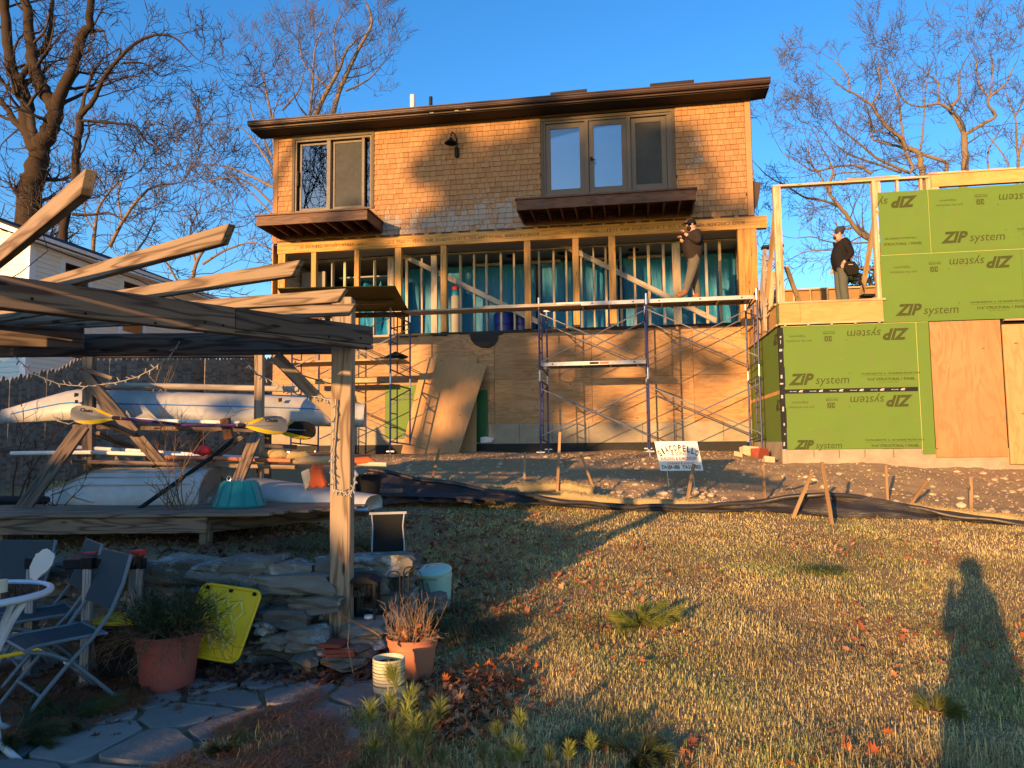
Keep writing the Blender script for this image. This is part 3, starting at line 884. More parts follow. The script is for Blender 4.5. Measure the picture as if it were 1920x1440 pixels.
# floor, ceiling, inner partition and blue plastic sheeting
MB().box(XL + .1, XR - .1, .12, DEP, ZB - .35, ZB - .02).build('floor_slab', M['stud_grey'], house)
MB().box(XL + .1, XR - .1, .10, DEP, 5.12, 5.16).build('ceiling', M['drywall'], house)
MB().box(XL + .1, XL + .2, .2, DEP, ZB, 5.1).build('side_partition', M['stud_grey'], house)
MB().box(XR - .2, XR - .1, .2, DEP, ZB, 5.1).build('side_partition', M['stud_grey'], house)
MB().box(-6.2, -5.5, 1.2, 1.3, ZB, 4.9).build('drywall_scrap', M['drywall'], house)
for x_, w_ in ((-.95, .8), (-.1 + .75, .95), (2.05, .6), (3.4, .9), (4.6, .5)):
    MB().box(x_ - w_ / 2, x_ + w_ / 2, 1.7, 1.74, 4.95, 5.03).build('ledger_strip', M['stud_grey'], house)
for x_ in (-.2, 1.2, 3.1): MB().lathe([(.14, 0), (.14, .02)], 16, (x_, 1.35, 5.095), cap1=True).build('ceiling_can', M['dark'], house)
def tarp(x0, x1, z0, z1, d, amp, seed, sag=0.0, nx=60, nz=24, lean=0.0):
    r_ = random.Random(seed); ph = [r_.uniform(0, 6) for _ in range(6)]
    vs = []; gs = []
    for j in range(nz + 1):
        for i in range(nx + 1):
            u, v = i / nx, j / nz
            x = x0 + (x1 - x0) * u; z = z0 + (z1 - z0) * v
            z += -sag * v * (1 - abs(2 * u - 1)) + sag * .4 * math.sin(u * 9 + ph[4]) * v
            y = d + amp * (math.sin(x * 5.1 + ph[0] + v * 1.5) * .5 + math.sin(x * 11.7 + ph[1] - v * 2) * .3 + math.sin(x * 23 + ph[2] + z * 2) * .14 + math.sin(z * 4 + x * 3 + ph[3]) * .3) + lean * v
            vs.append((x, y, z)); gs.append((x, y, z))
    fs = [(j * (nx + 1) + i, j * (nx + 1) + i + 1, (j + 1) * (nx + 1) + i + 1, (j + 1) * (nx + 1) + i) for j in range(nz) for i in range(nx)]
    return MB().add(vs, fs, gs).build('plastic_sheeting', M['tarp'], house, smooth='all')
tarp(-3.3, .6, ZB - .05, 5.0, 1.85, .035, 1, nx=110)
tarp(.55, 5.75, ZB - .05, 5.0, 1.8, .04, 2, nx=140)
tarp(-5.4, -3.9, ZB - .05, 4.55, 1.3, .16, 3, sag=.5, nx=60)
tarp(-4.5, -3.2, ZB - .05, 4.6, 1.1, .2, 4, sag=.6, nx=60, lean=.5)
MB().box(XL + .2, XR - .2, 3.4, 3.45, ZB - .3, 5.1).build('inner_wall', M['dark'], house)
MB().box(-5.0, -3.4, 1.0, 2.4, 4.62, 4.66).build('hanging_insulation', M['drywall'], house)
for x0_, x1_ in ((.42, .55), (2.66, 2.80)):   # gaps with dark edges in the sheeting
    MB().box(x0_, x1_, 1.66, 1.69, ZB, 4.9).build('dark_gap', M['dark'], house)
# ---- sheathing below, band, concrete
rb = random.Random(8)
plx = [XL + .05, -5.1, -2.66, -.44, 2.00, 4.44, XR]
for k in range(len(plx) - 1):
    for (z0, z1) in ((.49, 1.60), (1.607, 2.80)):
        x0, x1 = plx[k] + .004, plx[k + 1] - .004
        mb = MB(); mb.box(x0, x1, -.02 + rb.uniform(0, .004), .05, z0, z1, axis=0)
        mb.build('plywood_sheet', M['ply'], house)
        if z0 < 1:
            continue
        for xx in (x0 + .04, x1 - .04):
            nm = MB()
            for q in range(8): nm.box(xx - .007, xx + .007, -.024, -.0215, z0 + .08 + q * .15, z0 + .094 + q * .15)
            nm.build('nail_row', M['stain'], house)
mb = MB(); x = -3.2
while x < 5.8:
    w = rb.uniform(.2, .7); mb.box(x, x + w, -.05, -.02, 2.79 + rb.uniform(-.04, .01), 2.845); x += w
mb.build('membrane_edge', M['tar'], house)
hp = [(-.52, 0), (-.48, -.16), (-.38, -.28), (-.22, -.36), (-.02, -.37), (.12, -.30), (.2, -.18), (.22, -.05), (.34, -.03), (.36, .05), (-.52, .06)]
MB().prism(hp, (-.55, -.055, 2.78), (1, 0, 0), (0, 0, 1), (0, 1, 0), .012).build('membrane_flap', M['tar'], house)
MB().box(XL, XR, -.02 + .004, .14, 2.80, 2.845, axis=0).build('sill_plate', M['stud_grey'], house)
MB().box(XL, XR, .0, .14, -.02, .488).build('foundation_wall', M['conc'], house)
for xx in (-2.1, .18, 1.0, 1.9, 3.2, 4.0, 5.1):
    MB().box(xx - .004, xx + .004, -.004, -.0005, .02, .48).build('form_line', M['soffit'], house)
for xx in (-.0, 1.1, 3.9): MB().box(xx - .05, xx + .05, -.009, -.001, .02, .10, jit=.015).build('mortar_dab', M['conc'], house)
MB().box(XL - .01, XR - .35, -.012, .13, -.6, -.001).build('foundation_coating', M['tar'], house)
MB().box(XR + .0, XR + .03, .02, DEP, .5, 5.0).build('side_wall', M['ply'], house)
MB().box(XL - .03, XL, .02, DEP, .0, 5.42).build('side_wall', M['ply'], house)
# green sheets and junk on the wall
def zipsheet(x0, x1, y, z0, z1, name='green_panel', mat='zip', parent=house, label=None):
    o = MB().box(x0, x1, y - .012, y, z0, z1, axis=0).build(name, M[mat], parent)
    if label: o['label'] = label
    return o
gp_ = zipsheet(-2.98 - .32, -1.98, -.045, .16, 1.52)
wtext('30', .15, M['zip_ink'], gp_, -2.12, -.060, 1.12, upside=True)
wtext('ZIP', .42, M['zip_ink'], gp_, -2.55, -.060, .22, shear=.4, offset=.012)
wtext('Edgesystem', .07, M['zip_ink'], gp_, -2.55, -.060, 1.30, upside=True)
wtext('Join the revolution.', .07, M['zip_ink'], gp_, -2.40, -.060, 1.17, upside=True)
MB().box(-.95, -.62, -.06, -.045, .0 + .05, 1.35).build('dark_green_panel', M['green_dark'], house)
tags_ = MB().prism([(0, 0), (.28, .02), (.36, .12), (.12, .16), (0, .14)], (-.80, -.09, .02), (1, 0, 0), (0, 0, 1), (0, 1, 0), .02); tags_.build('paper_scrap', M['white_paint'], house)

# things inside the open floor
def barrel(x, y, lab):
    w = HF.W(x, y, ZB - .02)
    t = empty('barrel', w, 0, lab, 'barrel', 'blue barrels inside the open floor')
    MB().lathe([(.24, 0), (.27, .02), (.28, .2), (.275, .3), (.285, .32), (.28, .34), (.28, .55), (.25, .62), (.2, .64)], 20, cap1=True).build('body', M['blue_plastic'], t, smooth=True)
    for s in (-1, 1): MB().tube([(s * .2, 0, .62), (s * .2, .05, .70), (s * .2, .12, .70), (s * .2, .16, .62)], .015, 6).build('handle', M['black_plastic'], t)
barrel(-.36, 1.0, 'left of two dark blue barrels standing behind the bare studs')
barrel(.10, 1.12, 'right of two dark blue barrels standing behind the bare studs')
w = HF.W(-1.75, 1.25, ZB - .02)
t = empty('water_jug', w, 0, 'clear water jug with a red cap behind the diagonal brace', 'jug')
MB().lathe([(.12, 0), (.13, .02), (.13, 1.15), (.12, 1.2)], 16, cap1=True).build('stand', M['drywall'], t, smooth=True)
MB().lathe([(.11, 1.2), (.12, 1.3), (.08, 1.36)], 16, cap1=True).build('neck', M['tarp'], t, smooth=True)
MB().lathe([(.09, 1.361), (.10, 1.38), (.09, 1.45), (.05, 1.48)], 14, cap1=True).build('cap', M['red'], t, smooth=True)
# ------------------------------------------------------------------ the green sheathed addition
add = empty('house_addition', frame=ZF, label='half built flat addition clad in green printed sheathing beside the shingled house', cat='building')
X_END = 9.0
fdn = MB().box(.06, X_END, .02, .22, -.75, -.172).build('footing', M['conc'], add)
for xx in (.55, 1.0, 1.45, 1.95): MB().box(xx - .004, xx + .004, .0165, .0195, -.33, -.18).build('form_line', M['soffit'], add)
MB().box(-.02, .06, -.0, 3.9, -.75, -.02).build('side_footing', M['conc'], add)
def zlogo(parent, x, y, z, h=.20, up=False, clipz=None):
    s = -1 if up else 1
    a = wtext('ZIP', h * 1.42, M['zip_ink'], parent, x, y, z, shear=.36, offset=.013, upside=up, fit=h * 2.35, spacing=1.04)
    b = wtext('system', h * 1.14, M['zip_ink'], parent, x + s * h * 2.30, y, z + s * .004, shear=.18, offset=.0, upside=up, fit=h * 3.0)
    c = wtext('°', h * .5, M['zip_ink'], parent, x + s * h * 5.35, y, z + s * h * .65, upside=up)
    return a, b
def zcaption(parent, x, y, z):
    wtext('WATER-RESISTIVE  &  AIR BARRIER PROTECTION', .042, M['zip_ink'], parent, x - .10, y, z + .115, offset=.0015, spacing=1.12)
    MB().box(x - .10, x + .84, y - .001, y, z + .088, z + .092).build('rule', M['zip_ink'], parent)
    wtext('7/16" STRUCTURAL 1 PANEL', .066, M['zip_ink'], parent, x, y, z, offset=.002)
    wtext('EXPOSURE 1  SIZED FOR SPACING', .022, M['zip_ink'], parent, x + .2, y, z - .04)
def zupper(parent, x, y, z):
    """the upside down block: tag line, 30 year box"""
    wtext('Join the revolution.', .062, M['zip_ink'], parent, x + .47, y, z + .04, upside=True)
    wtext('Edgesystem', .062, M['zip_ink'], parent, x + .36, y, z + .13, upside=True)
    xx = x + .70
    mb = MB(); frame_rect(mb, xx, xx + .135, z, z + .10, .009, y - .001, y); mb.build('print_box', M['zip_ink'], parent)
    wtext('30', .115, M['zip_ink'], parent, xx + .128, y, z + .09, upside=True, offset=.003)
    wtext('YEAR SYSTEM', .036, M['zip_ink'], parent, xx + .20, y, z + .165, upside=True, offset=.001)
    wtext('LIMITED WARRANTY', .024, M['zip_ink'], parent, xx + .20, y, z + .195, upside=True)
def dots(parent, x0, x1, z0, z1, y, seed):
    r_ = random.Random(seed); mb = MB(); x = x0 + .17
    mb2 = MB()
    while x < x1 - .08:
        for k, z in enumerate((z0 + .30, z0 + .52, z0 + .73)):
            if z < z1 - .25:
                u = r_.uniform(-.01, .01); mb.box(x + u + k * .01, x + u + k * .01 + .016, y - .0012, y, z + u, z + u + .011)
        x += .215
    x = x0 + .03
    while x < x1 - .05:
        for z in (z0 + .045, z1 - .05): mb2.box(x, x + .04, y - .001, y, z, z + .004)
        x += .075
    mb.build('nail_marks', M['stapledot'], parent)['kind'] = 'stuff'; mb2.build('edge_dashes', M['stapledot'], parent)['kind'] = 'stuff'
def panel(x0, x1, z0, z1, y=0.0):
    return MB().box(x0, x1, y, y + .014, z0, z1, axis=0).build('sheathing_panel', M['zip'], add)
YF = -.0015
p1 = panel(.035, 2.44, .925, 2.165); dots(p1, .035, 2.44, .925, 2.165, YF, 1)
zlogo(p1, .16, YF, 1.055); zcaption(p1, 1.55, YF, 1.10); zupper(p1, .12, YF, 1.86); zlogo(p1, 2.30, YF, 2.055, up=True)
p2 = panel(.055, 2.44, -.165, .921); dots(p2, .055, 2.44, -.165, .921, YF, 2)
# the lowest print is cut by the panel edge; its lower third is off the sheet, so it stands lower and shorter
zlogo(p2, .22, YF, -.155, h=.155); zcaption(p2, 1.56, YF, -.155 + .02); zupper(p2, .12, YF, .60); zlogo(p2, 2.30, YF, .81, up=True)
tp = MB().box(.06, 2.42, -.003, -.0018, .885, .965).build('black_seam_tape', M['black_plastic'], add)
x = .2
while x < 2.3:
    wtext('ZIP', .05, M['white_paint'], tp, x + .2, -.0045, .945, shear=.3, upside=True, offset=.001)
    wtext('system tape', .026, M['white_paint'], tp, x + .08, -.0045, .93, upside=True); x += .36
mb = MB(); z = -.16; rz = random.Random(4)
while z < 2.1:
    h = rz.uniform(.15, .4); mb.box(-.012 + rz.uniform(-.004, .0), .075 + rz.uniform(-.01, .012), -.004, -.0017, z, min(z + h, 2.15)); z += h
ct = mb.build('black_corner_tape', M['black_plastic'], add)
mb = MB(); z = -.1
while z < 2.0:
    h = rz.uniform(.02, .10); mb.box(.0 + rz.uniform(-.01, .03), .03 + rz.uniform(0, .02), -.0056, -.0042, z, z + h, jit=.006); z += h + rz.uniform(.03, .25)
mb.build('tape_scuffs', M['pale_frame'], ct)
MB().box(-.012, -.003, .0, .07, -.16, 2.15).build('black_corner_tape', M['black_plastic'], add)
p3 = panel(2.446, 2.66, -.275, 2.165); dots(p3, 2.446, 2.66, -.2, 2.165, YF, 3)
MB().box(2.440, 2.446, -.002, .012, -.2, 2.165).build('panel_seam', M['seam'], add)
MB().box(.04, 2.66, -.002, .012, 2.166, 2.172).build('panel_seam', M['seam'], add)
# upper panels
p4 = panel(1.90, 2.775, 3.46, 4.67); p5 = panel(2.780, 5.22, 3.46, 4.67); p6 = panel(1.88, 4.30, 2.18, 3.454); p7 = panel(4.304, 6.7, 2.18, 3.454); p8 = panel(5.224, 7.6, 3.46, 4.67)
for k, (p_, a) in enumerate(((p4, (1.9, 2.775, 3.46, 4.67)), (p5, (2.78, 5.22, 3.46, 4.67)), (p6, (1.88, 4.30, 2.18, 3.454)), (p7, (4.304, 6.7, 2.18, 3.454)), (p8, (5.224, 7.6, 3.46, 4.67)))): dots(p_, *a, YF, 10 + k)
MB().box(1.9, 7.6, -.002, .012, 3.4545, 3.4595).build('panel_seam', M['seam'], add)
MB().box(2.7755, 2.7795, -.0015, .012, 3.46, 4.67).build('panel_seam', M['seam'], add)
wtext('ZIP', .28, M['zip_ink'], p4, 2.56, YF, 4.56, shear=.36, offset=.015, upside=True, fit=.47, spacing=1.04); wtext('sy', .22, M['zip_ink'], p4, 2.08, YF, 4.545, shear=.18, upside=True)
wtext('AIR BARRIER PROTECTION', .042, M['zip_ink'], p4, 1.98, YF, 3.755, offset=.0015, spacing=1.1)
wtext('STRUCTURAL 1 PANEL', .066, M['zip_ink'], p4, 1.96, YF, 3.64, offset=.002)
zlogo(p5, 2.98, YF, 3.64); zcaption(p5, 4.36, YF, 3.70); zupper(p5, 2.90, YF, 4.33); zlogo(p5, 5.06, YF, 4.50, up=True)
zlogo(p6, 2.12, YF, 2.31); zcaption(p6, 3.50, YF, 2.37); zupper(p6, 2.04, YF, 3.10); zlogo(p6, 4.15, YF, 3.33, up=True)
# luan doors/boards
MB().box(2.665, 3.86, -.03, -.006, -.33, 2.16, axis=0).build('plywood_sheet', M['ply_door'], add)
MB().box(3.87, 5.1, -.075, -.045, -.46, 2.06, axis=0).build('plywood_sheet', M['ply_door'], add)
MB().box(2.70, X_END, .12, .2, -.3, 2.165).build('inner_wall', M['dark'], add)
MB().box(3.95, 4.6, -.02, .05, 2.14, 2.172).build('shim_board', M['stud'], add)
# rim board
rm = MB().box(.02, .40, -.03, -.003, 2.235, 2.60, axis=0).build('rim_board', M['ply_or'], add)
MB().box(.404, 1.878, -.03, -.003, 2.235, 2.60, axis=0).build('rim_board', M['ply_or'], add)
MB().box(.0, 1.93, -.045, .12, 2.604, 2.64, axis=0).build('sole_plate', M['stud'], add)
MB().box(.0, 1.878, -.045, .10, 2.195, 2.232, axis=0).build('sill_plate', M['stud'], add)
for k in range(5): MB().box(.10 + k * .42, .14 + k * .42, -.03, .0, 2.168, 2.194).build('shim', M['stud'], add)
MB().box(.05, X_END, .14, 6.5, 2.24, 2.60).build('floor_deck', M['ply_or'], add)
# side wall, seen at a steep angle
MB().box(-.002, .010, .075, 1.9, .925, 2.165, axis=1).build('sheathing_panel', M['zip'], add)
MB().box(-.002, .010, .075, 3.6, -.02, .921, axis=1).build('sheathing_panel', M['zip'], add)
MB().box(-.002, .010, 1.905, 3.6, .925, 2.165, axis=1).build('sheathing_panel', M['zip'], add)
MB().box(-.006, -.0025, .08, 3.6, .89, .96).build('seam_tape', M['ply_or'], add)
for z_, up_ in ((1.9, True), (.62, True)):
    text_obj('lettering', 'ZIP', .26, M['zip_ink'], add, (-.004, .1, z_ - .1 + .25), (RX, math.pi, -math.pi / 2), .42, .014)
MB().box(.0, .02, .0, 3.7, 2.235, 2.60, axis=1).build('side_rim_board', M['ply_or'], add)
MB().box(-.02, .02, .0, .05, 2.235, 2.60).build('corner_strip', M['green_dark'], add)
MB().box(-.04, .14, .121, 3.7, 2.604, 2.64, axis=1).build('side_sole_plate', M['stud'], add)
MB().box(-.03, .10, .101, 3.7, 2.195, 2.232, axis=1).build('side_sill_plate', M['stud'], add)
# framed opening
st = lambda x0, x1, z0, z1, y0=-.02, y1=.12, m='stud': MB().box(x0, x1, y0, y1, z0, z1).build('stud', M[m], add, bevel=.003)
ztp = 4.90
st(.0, .045, 2.642, ztp - .002); st(.047, .092, 2.642, ztp - .002); st(.094, .137, 2.642, ztp - .002, y0=-.015)
MB().box(0, 2.80, -.02, .12, ztp, ztp + .038).build('top_plate', M['stud'], add)
MB().box(1.35, 2.30, -.02, .12, ztp + .040, ztp + .076).build('top_plate', M['stud'], add)
st(1.80, 1.843, 2.642, ztp - .002); st(1.846, 1.89, 4.40, ztp - .002, y0=.0); st(1.892, 1.96, 4.45, ztp - .002, y0=.02, y1=.12)
st(1.843, 1.89, 2.65, 4.39, y0=.02, y1=.12)
for x_ in (2.24, 2.66, 2.76): st(x_, x_ + .042, 4.5, ztp - .002, y0=.02)
st(2.80, 2.85, 4.5, 5.0, y0=.02); MB().box(2.855, 2.98, .0 + .02, .12, 4.60, 4.72).build('block', M['stud'], add)
MB().box(2.86, 7.6, .02, .12, 4.725, 4.955, axis=0).build('header_beam', M['ply_or'], add)
MB().box(2.80, 7.6, .0, .13, 4.96, 4.995, axis=0).build('top_plate', M['stud'], add)
for k in range(11): st(3.1 + k * .4, 3.14 + k * .4, 2.61, 4.6, y0=.03, y1=.12)
# diagonal braces
def zbar(p0, d0, p1, d1, w=.035, h=.09, m='stud', up=(1, 0, 0), name='diagonal_brace'):
    a, b = ZF.L(*p0, d0), ZF.L(*p1, d1); MB().bar(a, b, w, h, up=up).build(name, M[m], add)
zbar((1643, 395), .0, (1614, 562), 1.6)
zbar((1454, 388), .05, (1434, 600), 1.2, m='stake')
zbar((1474, 500), .2, (1498, 566), 1.2)
zbar((1450, 510), .3, (1444, 580), .6)
# back wall of the addition's deck: low stud wall with strand board
BW = 5.6
a = ZF.L(1490, 543, BW); b_ = ZF.L(1662, 533, BW); zt = (a.z + b_.z) / 2
MB().box(-.4, 6.0, BW, BW + .09, zt - .04, zt, axis=0).build('back_top_plate', M['stud'], add)
MB().box(-.4, 6.0, BW + .092, BW + .105, 2.6, zt + .02, axis=0).build('strand_board_wall', M['osb'], add)
x = -.2
while x < 5:
    MB().box(x, x + .04, BW, BW + .088, 2.6, zt - .042).build('stud', M['stud'], add); x += .42
# two tools on the deck edge
for k in range(2):
    q = ZF.W(1.66 + k * .08, .4, 2.66 + k * .09)
    o = MB().box(-.1, .12, -.1, .1, 0, .045, jit=.02).build('tool_case', M['black_plastic']); o.location = q
    tag(o, ('lower' if k == 0 else 'upper') + ' black tool case on the deck edge behind the leaning brace', 'case', 'tool cases on the deck')

# ladder standing on the deck
lad = empty('step_ladder', label='open wooden step ladder with black top standing at the addition corner', cat='ladder')
lb = [ZF.L(1436, 618, .9), ZF.L(1462, 618, .9)]
top = [ZF.L(1446, 462, 1.25), ZF.L(1456, 458, 1.25)]
lb = [ZF.W(-.12, .75, 2.2), ZF.W(.22, .75, 2.65)]
lb2 = [ZF.W(-.05, 2.0, 2.2), ZF.W(.38, 2.0, 2.65)]
tl, tr = ZF.W(.03, 1.25, 4.02), ZF.W(.33, 1.25, 4.02)
for nm_, (p0, p1) in (('rail', (lb[0], tl)), ('rail', (lb[1], tr)), ('rear_rail', (lb2[0], tl)), ('rear_rail', (lb2[1], tr))):
    MB().bar(p0, p1, .03, .075, up=(1, 0, 0)).build(nm_, M['stud_grey'], lad)
for k in range(6):
    t_ = .15 + k * .14
    MB().bar(lb[0].lerp(tl, t_), lb[1].lerp(tr, t_), .09, .025).build('rung', M['stud_grey'], lad)
MB().bar(tl - ZF.ax * .06 + Vector((0, 0, .02)), tr + ZF.ax * .06 + Vector((0, 0, .02)), .22, .05).build('ladder_top', M['black_plastic'], lad)
# ------------------------------------------------------------------ scaffolding
def scaf_frame(parent, x, y0, y1, z0, h, name='scaffold_frame'):
    """a welded ladder frame standing in the y-z plane of the house frame"""
    R = .022; mb = MB()
    mb.tube([(x, y0, z0), (x, y0, z0 + h)], R, 8); mb.tube([(x, y1, z0), (x, y1, z0 + h)], R, 8)
    xi = y0 + .33 * (y1 - y0)
    mb.tube([(x, y0, z0 + h - .08), (x, y1, z0 + h - .08)], R * .9, 8)
    mb.tube([(x, y0, z0 + .25), (x, y1, z0 + .18)], R * .8, 8)
    mb.tube([(x, xi, z0 + .2), (x, xi, z0 + h - .1)], R * .75, 8)
    for k in range(1, 4): mb.tube([(x, y0, z0 + .25 + k * .32), (x, xi, z0 + .24 + k * .32)], R * .7, 6)
    mb.tube([(x, y0, z0 + h - .45), (x, y1, z0 + h - .1)], R * .7, 6)
    return mb.build(name, M['scaf'], parent, smooth=True)
def scaf_pin(parent, x, y, z):
    MB().tube([(x, y, z - .10), (x, y, z + .14)], .0235, 8).build('coupling_pin', M['steel'], parent, smooth=True)
def xbrace(parent, xa, xb, y, z0, z1):
    for (p, q) in (((xa, y, z0), (xb, y, z1)), ((xa, y, z1), (xb, y, z0))):
        MB().tube([p, q], .013, 6).build('cross_brace', M['steel'], parent, smooth=True)
def foot(parent, x, y, z):
    mb = MB(); mb.tube([(x, y, z - .02), (x, y, z + .22)], .017, 8); mb.box(x - .08, x + .08, y - .08, y + .08, z - .03, z - .018)
    mb.box(x - .09, x + .09, y - .012, y + .012, z + .12, z + .145)
    mb.build('screw_jack', M['steel'], parent)
SD0, SD1 = -2.15, -.62
sx = [HF.L(1012, 700, SD0).x, HF.L(1215, 700, SD0).x, HF.L(1424, 700, SD0).x]
sc = empty('scaffold', frame=HF, label='two bay blue tubular scaffold with crossed steel braces in front of the plywood wall', cat='scaffold')
GZ0, FH = -.16, 1.62
for x in sx:
    for lev in (0, 1):
        scaf_frame(sc, x, SD0, SD1, GZ0 + lev * FH, FH)
    for y in (SD0, SD1):
        foot(sc, x, y, GZ0 - .12 - (.05 if y == SD0 else 0))
        scaf_pin(sc, x, y, GZ0 + FH); scaf_pin(sc, x, y, GZ0 + 2 * FH)
for i in (0, 1):
    for y in (SD0 - .03, SD1 + .03):
        xbrace(sc, sx[i] + .02, sx[i + 1] - .02, y, GZ0 + .32, GZ0 + 1.35)
        xbrace(sc, sx[i] + .02, sx[i + 1] - .02, y, GZ0 + FH + .32, GZ0 + FH + 1.40)
# guard brace at the right end
MB().tube([(sx[2], SD1, GZ0 + 2 * FH - .1), (sx[2] + .02, SD0, GZ0 + 2 * FH + .15)], .018, 6).build('end_rail', M['scaf'], sc)
def alu_plank(x0, x1, z, label, y0=-1.75, y1=-1.0, stick=False):
    t = empty('scaffold_plank', frame=HF, label=label, cat='plank', group='aluminium scaffold planks')
    for y in (y0, y1):
        MB().box(x0, x1, y - .012, y + .012, z - .09, z).build('side_rail', M['alu'], t, bevel=.004)
        mb = MB()
        for k in range(3): mb.lathe([(.018, 0), (.018, .002)], 10, (0, 0, 0), cap1=True)
        for q in range(len(mb.v)):
            k = q // 20; vx, vy, vz = mb.v[q]; mb.v[q] = (x0 + .25 + k * (x1 - x0 - .5) / 2 + vx, y - .0125 - vz if y == y0 else y + .0125 + vz, z - .045 + vy)
        mb.build('rivet', M['dark'], t)
    MB().box(x0 + .01, x1 - .01, y0 + .013, y1 - .013, z - .03, z - .008, axis=0).build('deck_sheet', M['osb'], t)
    for k in range(4): MB().box(x0 + .3 + k * .6, x0 + .34 + k * .6, y0 + .013, y1 - .013, z - .08, z - .032).build('cross_member', M['alu'], t)
    if stick:
        for k, m_ in enumerate(('cream_pot', 'black_plastic', 'terra', 'cream_pot')):
            MB().box(x0 + .85 + k * .22, x0 + 1.05 + k * .22, y0 - .0145, y0 - .0125, z - .07, z - .02).build('sticker', M[m_], t)
ZT = HF.L(1100, 566, -1.9).z
alu_plank(sx[0] + .02, sx[1] - .03, HF.L(1110, 565, SD0 + .15).z, 'upper left aluminium scaffold plank between the first two scaffold frames', SD0 + .15, SD0 + .75)
ZP2 = HF.L(1310, 557, SD0 + .15).z
alu_plank(sx[1] + .03, sx[2] - .03, ZP2, 'upper right aluminium scaffold plank on which the man in the cap stands', SD0 + .15, SD0 + .75)
alu_plank(sx[0] + .02, sx[1] - .03, HF.L(1110, 677, SD0 + .15).z, 'lower aluminium scaffold plank halfway up the left scaffold bay', SD0 + .15, SD0 + .75, True)

# left tower
tx1 = HF.L(732, 700, -2.35).x; tx0 = tx1 - 2.36
s2 = empty('scaffold_tower', frame=HF, label='single blue scaffold tower carrying the olive sheet beside the leaning plywood', cat='scaffold')
for x in (tx0, tx1):
    for lev in (0, 1): scaf_frame(s2, x, -2.35, -.85, GZ0 + lev * FH - .02, FH)
    for y in (-2.35, -.85):
        foot(s2, x, y, GZ0 - .12); scaf_pin(s2, x, y, GZ0 + FH); scaf_pin(s2, x, y, GZ0 + 2 * FH)
for y in (-2.38, -.82):
    xbrace(s2, tx0 + .02, tx1 - .02, y, GZ0 + .32, GZ0 + 1.35); xbrace(s2, tx0 + .02, tx1 - .02, y, GZ0 + FH + .32, GZ0 + FH + 1.4)
def board(name, label, cat, group, x0, x1, y0, y1, z0, z1, mat, n=1, tilt=0):
    t = empty(name, frame=HF, label=label, cat=cat, group=group)
    w = (y1 - y0) / n
    for k in range(n):
        MB().box(x0 + rnd.uniform(-.04, .04), x1 + rnd.uniform(-.06, .06), y0 + k * w, y0 + (k + 1) * w - .008, z0 + (k % 2) * .003, z1 + (k % 2) * .003).build('board', M[mat], t, bevel=.004)
    return t
zz = HF.L(900, 577, -2.2).z
board('timber_plank', 'long double timber plank spanning from the tower to the scaffold', 'plank', 'timber walkway planks', HF.L(762, 575, -2.0).x, HF.L(1090, 560, -2.0).x, -2.25, -1.75, zz - .04, zz + .0, 'stud_grey', 2)
board('timber_plank', 'short upper board lying on the long timber plank near the scaffold', 'plank', 'timber walkway planks', HF.L(905, 575, -2.0).x, HF.L(1046, 560, -2.0).x, -2.2, -1.95, zz + .005, zz + .04, 'stud_grey', 1)
zl = HF.L(600, 676, -2.2).z
board('timber_plank', 'sunlit lower planks on the left tower behind the grey post', 'plank', 'timber walkway planks', tx0 - .6, tx1 + .15, -2.25, -1.3, zl - .04, zl, 'stud', 4)
board('timber_plank', 'lowest timber on the tower just above the white kayak', 'plank', 'timber walkway planks', tx0 - .5, HF.L(670, 700, -.8).x + .6, -.9, -.72, zl - .42, zl - .30, 'stud', 1)
t = empty('roofing_scrap', frame=HF, label='black curled felt scrap lying on the sunlit tower planks', cat='felt scrap')
MB().prism([(0, 0), (.35, .04), (.62, .16), (.75, .10), (.7, .06), (.3, 0)], (tx1 - .55, -2.2, zl + .003), (1, 0, 0), (0, 0, 1), (0, 1, 0), .6).build('felt', M['tar'], t)
# tilted olive sheet seen from below
sh = empty('tilted_sheet', frame=HF, label='large olive backed sheet lying on top of the left scaffold tower', cat='sheet')
c4 = [P(520, 541, 14.9), P(741, 537, 14.75), P(766, 583, 16.9), P(548, 587, 17.1)]
c4 = [HF.inv(c) for c in c4]
zs = [GZ0 + 2 * FH + .04] * 4
n_ = (c4[1] - c4[0]).cross(c4[3] - c4[0]).normalized() * .02
mb = MB(); vs = c4 + [c + Vector((0, 0, .018)) for c in c4]
mb.add(vs, [(0, 1, 2, 3), (7, 6, 5, 4), (0, 4, 5, 1), (1, 5, 6, 2), (2, 6, 7, 3), (3, 7, 4, 0)])
mb.build('panel', M['olive_sheet'], sh)
MB().bar(c4[3] + Vector((0, 0, -.08)), c4[2] + Vector((0, 0, -.08)), .05, .12).build('bearer', M['stain'], sh)
MB().bar(c4[0].lerp(c4[3], .5) + Vector((0, 0, -.05)), c4[1].lerp(c4[2], .5) + Vector((-.2, 0, -.05)), .05, .09).build('bearer', M['stain'], sh)

